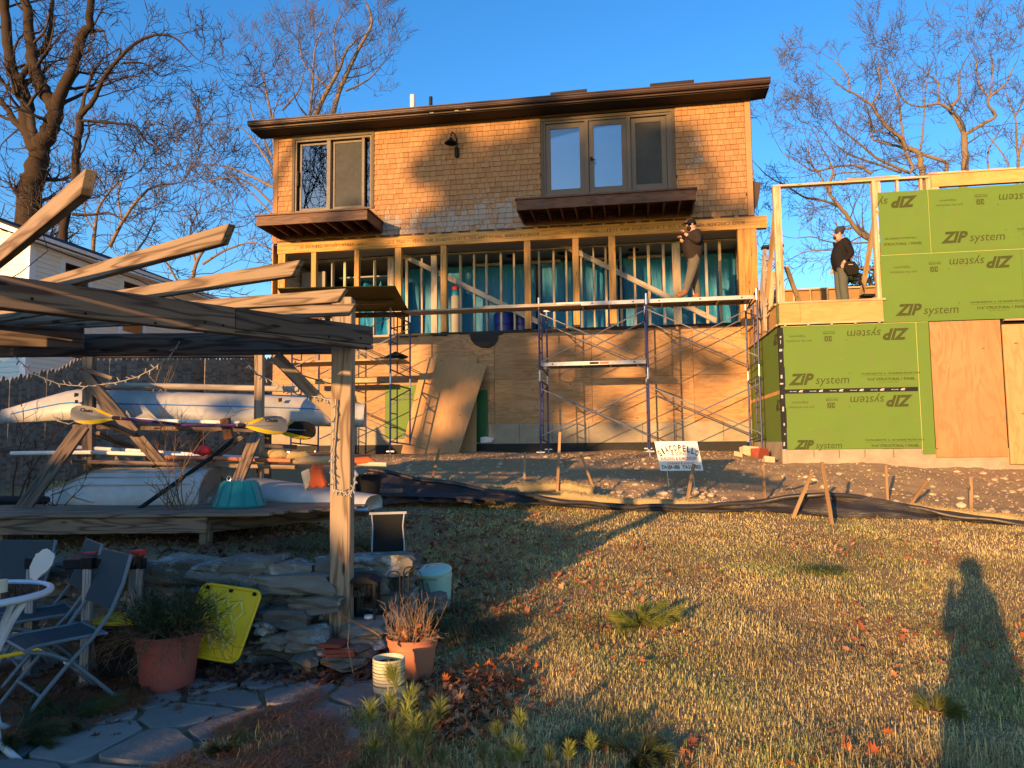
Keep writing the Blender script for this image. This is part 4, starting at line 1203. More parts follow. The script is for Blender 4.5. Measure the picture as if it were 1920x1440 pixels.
# ---- leaning sheets
def leaning(label, corners, mat, group='sheets leaning against the foundation'):
    """corners: four (px,py,depth in the house frame), bottom-left, bottom-right, top-right, top-left"""
    t = empty('leaning_sheet', frame=HF, label=label, cat='plywood sheet', group=group)
    q = [HF.L(*c) for c in corners]
    mb = MB(); th = Vector((0, .018, 0))
    w_ = (q[1] - q[0]).length; h_ = (q[3] - q[0]).length
    gs = [(0, 0, 0), (w_, 0, 0), (w_, 0, h_), (0, 0, h_)]
    mb.add(q + [c + th for c in q], [(0, 1, 2, 3), (7, 6, 5, 4), (0, 4, 5, 1), (1, 5, 6, 2), (2, 6, 7, 3), (3, 7, 4, 0)], gs + [(a, b + .018, c) for a, b, c in gs])
    return mb.build('sheet', M[mat], t)
leaning('large weathered sheet leaning in front with a row of nail holes', [(774, 858, -1.20), (857, 859, -1.15), (913, 685, -.22), (820, 665, -.30)], 'ply_lean')
leaning('narrow sheet leaning steeply behind the large one at its left', [(752, 850, -.95), (850, 857, -.90), (880, 668, -.12), (792, 678, -.12)], 'ply_lean')
leaning('upright sheet standing at the right behind the large leaning one', [(800, 857, -.50), (893, 858, -.46), (894, 670, -.10), (800, 672, -.10)], 'ply_lean')

# ------------------------------------------------------------------ stakes, silt fence, wattle, sign
def stake(px0, py0, px1, py1, Y, label, w=.042, mat='stake', dy=0.0, sink=.1):
    a = P(px0, py0, Y); b = P(px1, py1, Y + dy)
    t = MB().bar(a + (a - b).normalized() * sink, b, w, w * .55, up=(0, 1, 0)).build('wooden_stake', M[mat], bevel=.003)
    return tag(t, label, 'stake', 'wooden stakes along the silt fence')
stake(812, 893, 824, 842, 12.6, 'short tilted stake in the dirt left of the two straw rolls', .045)
stake(983, 908, 984, 848, 12.6, 'short upright grey stake behind the left end of the straw roll', .04)
stake(1044, 938, 1050, 810, 11.6, 'tall upright stake in front of the bulging straw roll')
stake(1120, 935, 1088, 848, 11.7, 'thin stake leaning left right of the bulging straw roll', .036)
stake(1288, 940, 1301, 870, 11.5, 'stake leaning right in front of the builder sign', .05)
stake(1434, 935, 1430, 872, 11.5, 'short upright stake midway between the sign and the crossed stakes', .045)
stake(1488, 968, 1522, 886, 10.4, 'stake leaning right at the silt fence peak, left of the pair', .05)
stake(1560, 984, 1541, 866, 9.95, 'tall stake leaning left at the peak of the silt fence', .05, dy=.1)
stake(1664, 944, 1661, 872, 11.5, 'short upright stake below the first printed green sheet corner', .045)
stake(1703, 952, 1737, 903, 11.0, 'stake leaning far right beside the short upright stake', .045)
stake(1821, 964, 1820, 894, 10.7, 'rightmost short upright stake in the stony dirt', .045)
stake(1479, 912, 1518, 896, 12.0, 'dark stick lying almost flat behind the crossed stakes', .04, mat='dark_wood')

# silt fence: a crumpled black strip, twisted low on the left, stretched over the peak
def strip(name, top, bot, mat, parent, fold=.05, n=90, m=14, seed=0):
    """top/bot: list of (px,py,Y)"""
    r_ = random.Random(seed)
    def at(tab, t):
        x = tab[0][0] + (tab[-1][0] - tab[0][0]) * t
        y = lerpt(x, [(a, b) for a, b, c in tab]); Y = lerpt(x, [(a, c) for a, b, c in tab])
        return P(x, y, Y)
    vs = []; gs = []
    for j in range(m + 1):
        for i in range(n + 1):
            u, v = i / n, j / m
            p = at(bot, u).lerp(at(top, u), v)
            d_ = fold * (math.sin(v * 9 + u * 20) * .5 + mnoise.noise(Vector((u * 30, v * 5, seed))))
            p.y += d_ - .02; p.z += .4 * fold * mnoise.noise(Vector((u * 22, v * 3, seed + 4))) * (1 if 0 < j < m else .4)
            vs.append(p); gs.append((u * 12, 0, v))
    fs = [(j * (n + 1) + i, j * (n + 1) + i + 1, (j + 1) * (n + 1) + i + 1, (j + 1) * (n + 1) + i) for j in range(m) for i in range(n)]
    return MB().add(vs, fs, gs).build(name, M[mat], parent, smooth='all')
sf = empty('silt_fence', (0, 0, 0), label='long crumpled black silt fence strip sagging across the slope above the lawn', cat='silt fence')
strip('fabric', [(700, 878, 12.3), (820, 902, 12.0), (900, 918, 11.8), (1000, 928, 11.3), (1080, 939, 11.1), (1180, 945, 11.0), (1330, 944, 11.0), (1420, 936, 11.0), (1500, 926, 11.0), (1545, 922, 10.6), (1640, 933, 10.5), (1760, 956, 10.35), (1850, 968, 10.1), (1990, 984, 9.7)],
      [(700, 930, 11.7), (820, 932, 11.5), (900, 936, 11.4), (1000, 944, 11.15), (1080, 951, 11.0), (1180, 958, 10.9), (1330, 960, 10.9), (1420, 957, 10.75), (1500, 964, 10.5), (1560, 970, 10.35), (1640, 972, 10.3), (1760, 974, 10.2), (1850, 980, 9.95), (1990, 998, 9.5)], 'silt', sf, .05, 260, 12, 1)
tr = []
for px_ in range(690, 2000, 12):
    y_ = lerpt(px_, [(690, 880), (820, 903), (1000, 931), (1080, 943), (1180, 950), (1330, 949), (1420, 940), (1545, 924), (1640, 938), (1760, 962), (1850, 975), (1990, 990)])
    tr.append(P(px_, y_ + 2 * math.sin(px_ * .05), 10.95 + (.9 if px_ < 900 else .9 * sm(1050, 900, px_)) - .4 * sm(1400, 1560, px_) - .85 * sm(1620, 1990, px_)) + Vector((0, -.05, 0)))
MB().tube(tr, .035, 6).build('rolled_edge', M['silt'], sf, smooth='all')
strip('fabric', [(688, 886, 12.6), (780, 900, 12.3), (860, 912, 12.0), (930, 925, 11.7)], [(688, 948, 11.5), (780, 940, 11.5), (860, 942, 11.4), (930, 946, 11.3)], 'silt', sf, .08, 60, 12, 3)

def wattle(label, pts, rad, seed):
    r_ = random.Random(seed); P3 = [P(*p) for p in pts]; fine = []
    for a, b in zip(P3, P3[1:]):
        for k in range(10): fine.append(a.lerp(b, k / 10))
    fine.append(P3[-1])
    rr = [rad * (.92 + .12 * math.sin(k * .8 + seed) + r_.uniform(-.06, .06)) for k in range(len(fine))]
    rr[0] *= .5; rr[-1] *= .5
    t = empty('straw_roll', (0, 0, 0), label=label, cat='straw roll', group='straw erosion rolls')
    MB().tube(fine, rr, 12).build('straw_body', M['straw'], t, smooth='all')
    mb = MB()
    for q in range(500):
        k = r_.randrange(1, len(fine) - 1); an = r_.uniform(-.6, math.pi + .6)
        c = fine[k] + Vector((r_.uniform(-.06, .06), -rr[k] * math.cos(an - math.pi / 2) * .98, rr[k] * math.sin(an - math.pi / 2 + math.pi / 2) * .95))
        d_ = Vector((r_.uniform(-1, 1), r_.uniform(-.3, .1), r_.uniform(-.3, .5))).normalized() * .05
        mb.bar(c - d_, c + d_, .004, .004)
    o = mb.build('loose_straw', M['straw'], t); o['kind'] = 'stuff'
wattle('upper straw roll lying behind the tall stake', [(870, 924, 12.0), (930, 922, 11.9), (1010, 914, 11.8), (1060, 912, 11.7), (1112, 924, 11.6)], .105, 1)
wattle('lower straw roll half hidden behind the black silt fence', [(1000, 938, 11.45), (1060, 928, 11.45), (1140, 940, 11.4), (1250, 944, 11.35), (1330, 946, 11.35)], .08, 5)
wattle('thin straw roll along the fence at the right edge', [(1700, 950, 10.8), (1790, 960, 10.5), (1900, 972, 10.2), (2000, 984, 9.9)], .05, 6)

sg = empty('builder_sign', (0, 0, 0), label='white builder yard sign with arched black name standing in the dirt', cat='sign')
SY = 12.4
o_ = P(1239, 883, SY); ex = (P(1319, 882, SY) - o_); ex.z = 0; W_ = ex.length; ex.normalize()
a_tilt = math.radians(7)
exr = Vector((ex.x * math.cos(.0), ex.y, 0)).normalized(); ezr = (P(1227, 828, SY) - o_); H_ = ezr.length; ezr.normalize()
nrm = exr.cross(ezr).normalized()
mb = MB(); mb.prism([(0, 0), (W_, 0), (W_, H_), (0, H_)], o_, exr, ezr, -nrm, .008); sb = mb.build('board', M['sign_white'], sg)
def sign_text(body, size, mat, a, b, rot=0.0, align='CENTER', shear=0, offset=0, sx=1.0, fit=None):
    m = Matrix((exr, ezr, nrm)).transposed().to_4x4()
    o = text_obj('lettering', body, size, M[mat], sb, (0, 0, 0), (0, 0, 0), shear, offset, align)
    if fit: xs_ = [v.co.x for v in o.data.vertices]; sx = fit / (max(xs_) - min(xs_))
    o.scale = (1, 1, 1); o.data.transform(Matrix.Translation(o_ + exr * a + ezr * b + nrm * .003) @ m @ Matrix.Rotation(rot, 4, 'Z') @ Matrix.Diagonal((sx, 1, 1, 1)))
nm = 'GIACOPELLO'
for k, ch in enumerate(nm):
    t_ = (k - 4.5) / 4.5; an = t_ * .62
    Rr = W_ * .78
    sign_text(ch, .145, 'sign_black', W_ / 2 + math.sin(an) * Rr * .90, H_ * .68 + (math.cos(an) - 1) * Rr * .85, -an * .75, offset=.004, fit=W_ * (.035 if ch == 'I' else .068))
sign_text('& SONS', .095, 'sign_red', W_ * .50, H_ * .52, offset=.001, fit=W_ * .34); sign_text('LLC', .03, 'sign_red', W_ * .74, H_ * .53)
sign_text('BUILDING & REMODELING', .073, 'sign_red', W_ * .5, H_ * .37, offset=.001, fit=W_ * .88)
sign_text('Licensed & Insured', .075, 'sign_red', W_ * .5, H_ * .215, shear=.3, fit=W_ * .62)
sign_text('774-259-1858', .085, 'sign_black', W_ * .25, H_ * .065, offset=.002, fit=W_ * .42); sign_text('774-21', .085, 'sign_black', W_ * .63, H_ * .065, offset=.002, fit=W_ * .2); sign_text('8025', .085, 'sign_black', W_ * .89, H_ * .065, offset=.002, fit=W_ * .13)
for k in (.2, .8):
    b0 = o_ + exr * (W_ * k) - nrm * .012
    MB().bar(b0 + ezr * (H_ * .8), b0 - Vector((0, 0, .38)), .008, .008).build('wire_leg', M['steel'], sg)

# rocks and bricks in the dirt: 260 single stones, the gravel between them joined
def rock_mesh(seed, sx_=1, sy_=1, sz_=1):
    bm = bmesh.new(); bmesh.ops.create_icosphere(bm, subdivisions=1, radius=1)
    r_ = random.Random(seed); off = Vector((r_.uniform(-9, 9), r_.uniform(-9, 9), 0))
    for v in bm.verts:
        v.co *= 1 + .35 * mnoise.noise(v.co * 1.1 + off) + r_.uniform(-.08, .08)
        v.co.x *= sx_; v.co.y *= sy_; v.co.z *= sz_
    me = bpy.data.meshes.new('rock'); bm.to_mesh(me); bm.free()
    g_ = np.zeros(len(me.vertices) * 3, dtype=np.float32); me.vertices.foreach_get('co', g_)
    at = me.attributes.new('gco', 'FLOAT_VECTOR', 'POINT'); at.data.foreach_set('vector', g_ * .12)
    me.materials.append(M['rock']); return me
rocks = [rock_mesh(k, 1, .8, .6) for k in range(9)]
dirt_ob = bpy.data.objects['dirt_bank']
rr_ = random.Random(21)
for k in range(290):
    x = rr_.uniform(-2.2, 9.5); y0 = dirt_y0(x)
    y = y0 + .15 + (rr_.random() ** 1.6) * (15.5 - y0)
    if rr_.random() < .35: x = rr_.uniform(1.0, 3.4); y = 11.3 + rr_.random() * 1.0
    if x > 4.6 and y > 13.6: y = rr_.uniform(11.2, 13.2)
    s_ = rr_.uniform(.025, .075) * (1.25 if rr_.random() < .12 else 1)
    instance(rocks[k % 9], 'rock', dirt_ob, (x, y, gz(x, y) + .03 + s_ * .15), (0, 0, rr_.uniform(0, 6)), (s_, s_, s_ * rr_.uniform(.7, 1.1)))
gv = []; gf = []
for k in range(7000):
    x = rr_.uniform(-3, 10); y0 = dirt_y0(x); y = y0 + rr_.random() ** 1.3 * (17.5 - y0)
    if x > 4.9 and y > 13.9: continue
    s_ = rr_.uniform(.008, .026); z = gz(x, y) + .03 + s_ * .3; b = len(gv)
    p_ = [(x + s_ * rr_.uniform(-1, 1) * .5 + s_ * math.cos(t_), y + s_ * math.sin(t_) * .8, z + rr_.uniform(-.3, .3) * s_) for t_ in (0, 1.6, 3.1, 4.7)]
    gv += p_ + [(x, y, z + s_ * rr_.uniform(.4, .9)), (x, y, z - s_)]
    for q in range(4): gf.append((b + q, b + (q + 1) % 4, b + 4)); gf.append((b + (q + 1) % 4, b + q, b + 5))
mb = MB(); mb.add(gv, gf, [(a * .5, b * .5, c) for a, b, c in gv]); o = mb.build('gravel', M['rock']); tag(o, 'loose pale gravel and stone chips scattered over the excavated dirt', 'gravel', kind='stuff')
# rubble blocks at the foot of the right scaffold leg
for k, (px_, py_, Y_, s_, lab) in enumerate(((1404, 858, 15.3, .15, 'square tan block at the scaffold foot by the corner'), (1425, 858, 14.9, .14, 'reddish cube of rubble beside the scaffold foot'), (1388, 868, 15.0, .12, 'flat tan slab left of the square block'), (1440, 868, 14.2, .13, 'low flat stone under the outer scaffold leg'))):
    c = P(px_, py_, Y_); mb = MB(); mb.box(-s_, s_, -s_ * .7, s_ * .7, -s_ * .5, s_ * (.9 if k < 2 else .25), jit=.03)
    o = mb.build('rubble_block', M['rock' if k != 1 else 'redtile']); o.location = (c.x, c.y, gz(c.x, c.y) + .07); o.rotation_euler = (0, .1 * k, .5 * k); tag(o, lab, 'stone', 'rubble blocks by the scaffold')
# ------------------------------------------------------------------ pergola
pg = empty('pergola', (0, 0, 0), label='weathered timber pergola with fanned rafter tails on a square post in the left foreground', cat='pergola')
YP = 5.3
pt = P(645, 560, YP); pb = P(645, 1205, YP)
MB().box(pt.x - .071, pt.x + .071, YP - .071, YP + .071, pb.z - .02, pt.z).build('post', M['post_wood'], pg, bevel=.006)
BT, BB = .835, .675          # beam top and underside
bz = (BT + BB) / 2; bh = BT - BB
# beam A: diagonal, towards the camera's left, two lapped boards
e1 = P(697, 640, YP - .10); e0 = P(0, 545, 3.52)
e1.z = e0.z = bz
dirA = (e0 - e1).normalized()
sA = dirA.cross(Vector((0, 0, 1))).normalized()
if sA.y > 0: sA = -sA
far = e1 + dirA * 4.2
pA1 = P(377, 610, 4.7); tA = (pA1 - e1).dot(dirA)
MB().bar(e1 + sA * .0, e1 + dirA * tA, .038, bh * .80, off=(0, .016)).build('beam_board', M['dark_wood'], pg, bevel=.004)
MB().bar(e1 + dirA * (tA + .003), far, .04, bh).build('beam_board', M['old_wood'], pg, bevel=.004)
MB().bar(e1 - sA * .044, far - sA * .044, .04, bh).build('beam_board', M['dark_wood'], pg, bevel=.004)
MB().bar(e1 - sA * .0 + Vector((0, 0, -bh * .41)), e1 + dirA * 1.1 + Vector((0, 0, -bh * .41)), .038, bh * .17).build('beam_board', M['old_wood'], pg, bevel=.002)
# beam C along x at the back
yC = YP + .10
MB().bar((-1.16, yC, bz), (-4.6, yC, bz), .04, bh).build('back_beam', M['dark_wood'], pg, bevel=.004)
MB().bar((-1.16, yC + .044, bz), (-4.6, yC + .044, bz), .04, bh).build('back_beam', M['dark_wood'], pg, bevel=.004)
d0 = P(157, 636, YP - .18); d1 = P(-200, 605, YP - .55); d0.z = d1.z = bz + .01
MB().bar(d0, d1, .04, bh * .9).build('inner_beam', M['dark_wood'], pg, bevel=.004)
# rafters: fan from a centre far left
RZ = BT + .004; RH = .075
tips = [(2.37, 172, 312, 45), (2.99, 436, 418, 55), (3.60, 567, 485, 62), (4.28, 651, 541, 73), (4.74, 669, 570, 79)]
tipsP = []
for (Y_, px_, py_, ang) in tips:
    p = P(px_, py_, Y_); p.z = RZ + RH; tipsP.append((p, math.radians(ang)))
for k, (p, a) in enumerate(tipsP):
    d = Vector((-math.sin(a), math.cos(a), 0))
    # where does it pass behind beam A? run on to about 3.6 m
    q = p + d * (3.3 if k else 2.9)
    up = Vector((0, 0, -RH / 2))
    MB().bar(q + up, p + up, .038, RH, ends=(0, -.055)).build('rafter', M['rafter_wood' if k else 'post_wood'], pg, bevel=.003)
# rafter off the left edge and short infill rafters behind the beam
for (Y_, ang) in ((1.7, 38),):
    p = Vector((-1.9, Y_, RZ + RH / 2)); a = math.radians(ang); MB().bar(p + Vector((-math.sin(a), math.cos(a), 0)) * 3, p, .038, RH).build('rafter', M['rafter_wood'], pg)
# brace down from beam C to the post
b0 = P(517, 668, yC); b1 = P(633, 786, YP + .03)
MB().bar(b0, b1, .038, .085, up=(0, 1, 0) if False else (0.6, 0, 1)).build('knee_brace', M['post_wood'], pg, bevel=.003)
MB().box(-4.75, -4.6, 5.2, 5.35, -1.5, 1.0).build('post', M['post_wood'], pg)
px2 = e1 + dirA * 4.1
MB().box(px2.x - .07, px2.x + .07, px2.y - .07, px2.y + .07, -1.6, BB).build('post', M['post_wood'], pg)
for (px_, py_) in ((291, 606), (418, 610), (617, 632), (384, 604), (384, 622), (676, 634), (686, 652), (60, 560), (160, 588)):
    dd = ray(px_, py_); t = ((e1 + sA * .021).dot(sA)) / dd.dot(sA); c = dd * t
    MB().bar(c - sA * -.001, c + sA * .004, .012, .012).build('screw_head', M['dark'], pg)

# fairy lights
def sagcurve(pts, n=14):
    out = []
    for a, b in zip(pts, pts[1:]):
        for k in range(n): out.append(a.lerp(b, k / n))
    out.append(pts[-1]); return out
def lightstring(label, pts, seed, rad=.0035, mat='wire'):
    t = empty('string_lights', (0, 0, 0), label=label, cat='string lights', group='white fairy light cables')
    c = sagcurve(pts, 8); r_ = random.Random(seed)
    c = [p + Vector((r_.uniform(-.003, .003), 0, r_.uniform(-.003, .003))) for p in c]
    MB().tube(c, rad, 5).build('cable', M[mat], t)
    for k in range(2, len(c) - 1, 2):
        d_ = Vector((r_.uniform(-.5, .5), -.2, r_.uniform(-1, .6))).normalized()
        MB().tube([c[k], c[k] + d_ * .035], [.0055, .004], 5).build('bulb_socket', M['wire'], t)
lightstring('cable sagging from the beam across to the left rack post', [P(337, 640, 5.2), P(318, 668, 5.2), P(290, 690, 5.2), P(255, 708, 5.25), P(215, 718, 5.3), P(160, 725, 5.3), P(110, 720, 5.3), P(60, 700, 5.3), P(28, 668, 5.3)], 1)
lightstring('cable drooping from the back beam to the top of the square post', [P(455, 672, 5.4), P(480, 700, 5.4), P(505, 712, 5.35), P(530, 728, 5.35), P(560, 740, 5.35), P(600, 745, 5.3), P(628, 752, 5.28)], 2, .005)
lightstring('cable hanging down the left edge of the square post and tied round it', [P(630, 748, 5.2), P(627, 790, 5.2), P(623, 840, 5.2), P(622, 880, 5.2), P(624, 918, 5.2), P(640, 922, 5.18), P(655, 924, 5.18), P(664, 915, 5.2), P(666, 895, 5.25)], 3, .006)

# ------------------------------------------------------------------ boat rack
RY = 8.3
rk = empty('boat_rack', (0, 0, 0), label='weathered timber boat rack with diagonal struts carrying the kayak', cat='rack')
def rbar(p0, Y0, p1, Y1, w, h, mat='old_wood', name='strut', up=(0, 1, 0)):
    return MB().bar(P(*p0, Y0), P(*p1, Y1), h, w, up=up).build(name, M[mat], rk, bevel=.003)
rbar((168, 660), RY, (166, 950), RY, .09, .19 * .6, name='post')
rbar((487, 660), RY, (485, 915), RY, .09, .09, 'post_wood', name='post')
rbar((150, 690), RY - .1, (215, 710), RY - .1, .04, .12, name='arm', up=(0, 0, 1)); rbar((155, 700), RY - .15, (320, 890), RY - .3, .04, .12, 'dark_wood')  # left struts take the darker timber to paint the shade on them
rbar((160, 692), RY + .02, (205, 770), RY + .02, .04, .12, 'dark_wood')
rbar((20, 985), RY - 1.0, (155, 800), RY - .35, .04, .15, 'dark_wood')
rbar((140, 905), RY - .3, (222, 860), RY - .1, .04, .12); rbar((138, 936), RY - .25, (200, 872), RY - .12, .04, .13)
rbar((420, 968), RY - 1.0, (480, 818), RY - .4, .04, .12, 'old_wood')
rbar((140, 865), RY - .32, (345, 870), RY - .32, .04, .15, 'old_wood', 'shelf_board', (0, 0, 1)); rbar((340, 870), RY - .34, (556, 876), RY - .34, .04, .13, 'post_wood', 'shelf_board', (0, 0, 1))
rbar((180, 812), RY - .3, (246, 838), RY + .2, .04, .10, 'dark_wood', 'arm', (0, 0, 1)); rbar((165, 778), RY - .9, (248, 814), RY - .3, .05, .085, 'dark_wood', 'arm', (0, 0, 1))
rbar((422, 785), RY - .75, (430, 822), RY - .7, .07, .09, 'stain', 'arm'); rbar((452, 815), RY - .3, (370, 880), RY - .35, .03, .10, 'old_wood')
rbar((395, 882), RY - .3, (422, 910), RY - .3, .04, .09, 'post_wood')
rbar((140, 668), RY + .9, (480, 668), RY + .9, .04, .12, 'dark_wood', 'shelf_board', (0, 0, 1))
rbar((155, 745), RY + .9, (155, 930), RY + .9, .09, .09, 'dark_wood', 'post'); rbar((500, 745), RY + .9, (500, 900), RY + .9, .09, .09, 'dark_wood', 'post')
rbar((140, 800), RY + .5, (540, 808), RY + .5, .05, .09, 'dark_wood', 'shelf_board', (0, 0, 1))
rbar((480, 835), RY + .5, (556, 838), RY + .5, .05, .05, 'dark_wood', 'shelf_board', (0, 0, 1))

# kayak (upside down hull)
def hull(name, label, p0, p1, prof, width, depth, mats, stripe=None, cat='kayak', flip=True, squared=0.0, group=None, rz=0.0):
    a, b = p0, p1
    d = (b - a); L = d.length; d.normalize(); side = Vector((0, 0, 1)).cross(d).normalized(); upv = d.cross(side)
    t = empty(name, (0, 0, 0), label=label, cat=cat, group=group)
    n = 34; m = 16; vs = []; gs = []; fs = []; mi = []
    for i in range(n + 1):
        u = i / n; w = width * prof(u)[0]; h = depth * prof(u)[1]; rise = prof(u)[2]
        for j in range(m + 1):
            th = math.pi * j / m
            c_, s_ = math.cos(th), math.sin(th)
            e = .62
            yy = math.copysign(abs(c_) ** e, c_) * w / 2; zz_ = (abs(s_) ** .75) * h
            p = a + d * (u * L) + side * yy + upv * (zz_ if flip else -zz_) + Vector((0, 0, rise))
            vs.append(p); gs.append((u * L, yy, zz_))
    mbx = MB(); mbs = MB()
    for i in range(n):
        for j in range(m):
            fs.append((i * (m + 1) + j, i * (m + 1) + j + 1, (i + 1) * (m + 1) + j + 1, (i + 1) * (m + 1) + j))
    # deck side closes the hull
    for i in range(n):
        fs.append((i * (m + 1) + m, i * (m + 1), (i + 1) * (m + 1), (i + 1) * (m + 1) + m))
    fs.append(tuple(range(m + 1))); fs.append(tuple(n * (m + 1) + k for k in reversed(range(m + 1))))
    mbx.add(vs, fs, gs); hb_ = mbx.build('hull', mats[0], t, smooth='all')
    if stripe:
        for s_ in (-1,):
            pts = []
            for i in range(1, n):
                u = i / n; w = width * prof(u)[0]; h = depth * prof(u)[1]
                th = stripe; c_, sn = math.cos(th), math.sin(th)
                yy = s_ * abs(c_) ** .62 * w / 2; zz_ = (abs(sn) ** .75) * h
                p = a + d * (u * L) + side * yy * 1.008 + upv * (zz_ if flip else -zz_) * 1.0 + Vector((0, 0, prof(u)[2])); pts.append(p)
            MB().tube(pts, .008, 5).build('side_stripe', mats[1], t)
    return t, d, side
def kprof(u):
    w = min(1, max(.05, 1 - (abs(2 * u - 1.04) ** 2.6)) ** .7) if u < .9 else max(.55, 1 - (u - .9) * 3)
    if u < .12: w = max(.12, w)
    h = min(1, .45 + .55 * min(1, u / .2)) if u < .5 else 1 - .25 * max(0, (u - .85) / .15)
    rise = -.06 * max(0, 1 - u / .18) + 0
    return (w, h, rise)
k0, k1 = P(2, 785, 8.75), P(684, 800, 9.25)
K_ = hull('kayak', 'long cream sit in kayak with a blue side line lying upside down on the rack', k0, k1, kprof, .70, .37, (M['kayak'], M['blue_line']), stripe=.45)
for u_, zz_ in ((.24, .30), (.24, .22), (.78, .3)):
    q_ = k0.lerp(k1, u_); MB().box(q_.x - .02, q_.x + .02, q_.y - .34, q_.y - .33, q_.z + zz_ - .03, q_.z + zz_ + .01, jit=.008).build('scuff_patch', M['soil'], K_[0])
q_ = k0.lerp(k1, .17); MB().tube([q_ + Vector((.0, -.3, .03)), q_ + Vector((.12, -.36, -.02)), q_ + Vector((.26, -.36, -.06)), q_ + Vector((.33, -.33, -.02)), q_ + Vector((.25, -.34, .01))], .006, 5).build('bow_cord', M['wire'], K_[0])
for u_ in (.28, .72):
    q_ = k0.lerp(k1, u_); MB().tube([q_ + Vector((0, -.37 * math.cos(a_), .385 * math.sin(a_))) for a_ in np.linspace(-.1, 1.9, 12)], .008, 5).build('strap', M['black_plastic'], K_[0])
# white boats on the lower deck
def bprof(u): return (max(.3, 1 - .75 * max(0, (u - .45)) ** 1.3), 1 - .25 * u, 0)
hull('white_board_boat', 'white sailboat hull lying upside down on the deck behind the square post', P(470, 930, 8.2), P(700, 955, 7.9), bprof, .75, .20, (M['boat_white'],), cat='boat')
t, d_, s_ = hull('white_hull', 'worn white ribbed boat hull lying in the middle of the lower deck', P(130, 950, 8.3), P(415, 950, 8.0), lambda u: (.75 + .25 * math.sin(u * 3), .55 + .45 * sm(0, .3, u), 0), 1.1, .42, (M['boat_white'],), cat='boat')
for k in range(5):
    th = .55 + k * .28; pts = []
    for i in range(2, 33):
        u = i / 34; w = 1.1 * (.75 + .25 * math.sin(u * 3)); h = .42 * (.55 + .45 * sm(0, .3, u)); a = P(130, 950, 8.3)
        L_ = (P(415, 950, 8.0) - a).length
        pts.append(a + d_ * (u * L_) - s_ * (abs(math.cos(th)) ** .62 * w / 2) * 1.005 + Vector((0, 0, (math.sin(th) ** .75) * h * 1.01)))
    MB().tube(pts, .009, 4).build('rib', M['stud_grey'], t)
# ragged white foam pieces
for k, (px_, py_, s_, lab) in enumerate(((180, 925, .28, 'ragged white foam slab under the leaning strut at the left'), (350, 945, .30, 'torn white fibreglass piece at the deck edge left of the teal tub'))):
    mb = MB(); c = P(px_, py_, 7.75); r_ = random.Random(k)
    mb.prism([(math.cos(a_) * s_ * r_.uniform(.7, 1.1), math.sin(a_) * .16 * r_.uniform(.6, 1.1)) for a_ in np.linspace(0, 6.0, 11)], c, (1, .1, 0), (0, .5, .6), (0, -.6, .5), .05)
    tag(mb.build('foam_piece', M['boat_white']), lab, 'boat scrap', 'torn white boat pieces')

# deck
DY0, DY1 = 6.55, 8.9
dz = P(200, 972, DY0).z
dk = empty('low_deck', (0, 0, 0), label='low weathered timber platform under the boats with a short front post', cat='deck')
xr_ = P(387, 985, DY0).x
MB().box(-5.4, xr_, DY0, DY0 + .04, dz - .135, dz - .0).build('front_joist', M['old_wood'], dk, bevel=.004)
MB().bar((xr_ - .02, DY0 + .06, dz - .07), tuple(P(700, 955, 8.4)), .04, .13).build('side_joist', M['dark_wood'], dk)
y = DY0 - .02; k = 0; rq = random.Random(9)
while y < DY1:
    xe = xr_ + (y - DY0) * .95 + (.55 if k < 2 else .62) + rq.uniform(-.06, .12)
    if k > 5: xe = -1.7 + rq.uniform(-.1, .1)
    MB().box(-5.4, min(xe, -1.2), y, y + .138, dz + .003 + rq.uniform(0, .004), dz + .033, jit=.003).build('deck_board', M['old_wood'], dk, bevel=.004); y += .146; k += 1
q0 = P(384, 1000, DY0 + .06)
MB().box(q0.x - .045, q0.x + .045, DY0 + .045, DY0 + .135, -1.0, dz - .05).build('post', M['old_wood'], dk)
q0 = P(-5, 1000, 6.6); MB().box(-4.6, -4.5, DY0 + .05, DY0 + .14, -1.0, dz - .05).build('post', M['old_wood'], dk)
MB().bar(P(505, 958, 7.9), P(762, 966, 7.4), .08, .05).build('edge_board', M['old_wood'], dk)

# poles, spars, masts
def pole(name, label, cat, pts, rad, mat, group=None, n=8):
    t = MB().tube([P(*p) for p in pts], rad, n).build(name, M[mat], smooth=True); return tag(t, label, cat, group)
G = 'poles and spars stored on the rack'
pole('spar', 'black pipe lying along the deck behind the front boards at the left', 'pipe', [(-10, 938, 7.9), (120, 940, 7.9), (255, 944, 7.9)], .05, 'black_plastic', G)
pole('spar', 'silver mottled pipe under the white boat at the right', 'pipe', [(480, 950, 7.75), (560, 952, 7.7), (692, 957, 7.6)], .035, 'steel', G)
pole('spar', 'black curved batten leaning across the ribbed white hull', 'pole', [(258, 956, 7.2), (330, 905, 7.6), (400, 855, 7.9), (440, 822, 8.0)], .022, 'black_plastic', G)
pole('spar', 'white mast lying above the left shelf board end', 'pole', [(20, 850, 8.0), (170, 848, 8.1), (400, 856, 8.2), (520, 862, 8.2)], .022, 'white_paint', G)
pole('spar', 'second white mast resting on the shelf board', 'pole', [(130, 838, 8.3), (250, 845, 8.3), (420, 856, 8.3), (510, 860, 8.3)], .022, 'white_paint', G)
pole('spar', 'long pale pole reaching out past the square post to the right', 'pole', [(480, 864, 8.0), (600, 867, 8.0), (725, 871, 7.9)], .024, 'cream_pot', G)
pole('spar', 'pink and black boom lying on the lit shelf board', 'pole', [(310, 857, 7.9), (400, 859, 7.9), (545, 864, 7.9)], .022, 'terra', G)
pole('spar', 'weathered round rail above the kayak', 'pole', [(200, 722, 8.7), (350, 725, 8.7), (560, 730, 8.7)], .035, 'stud_grey', G)
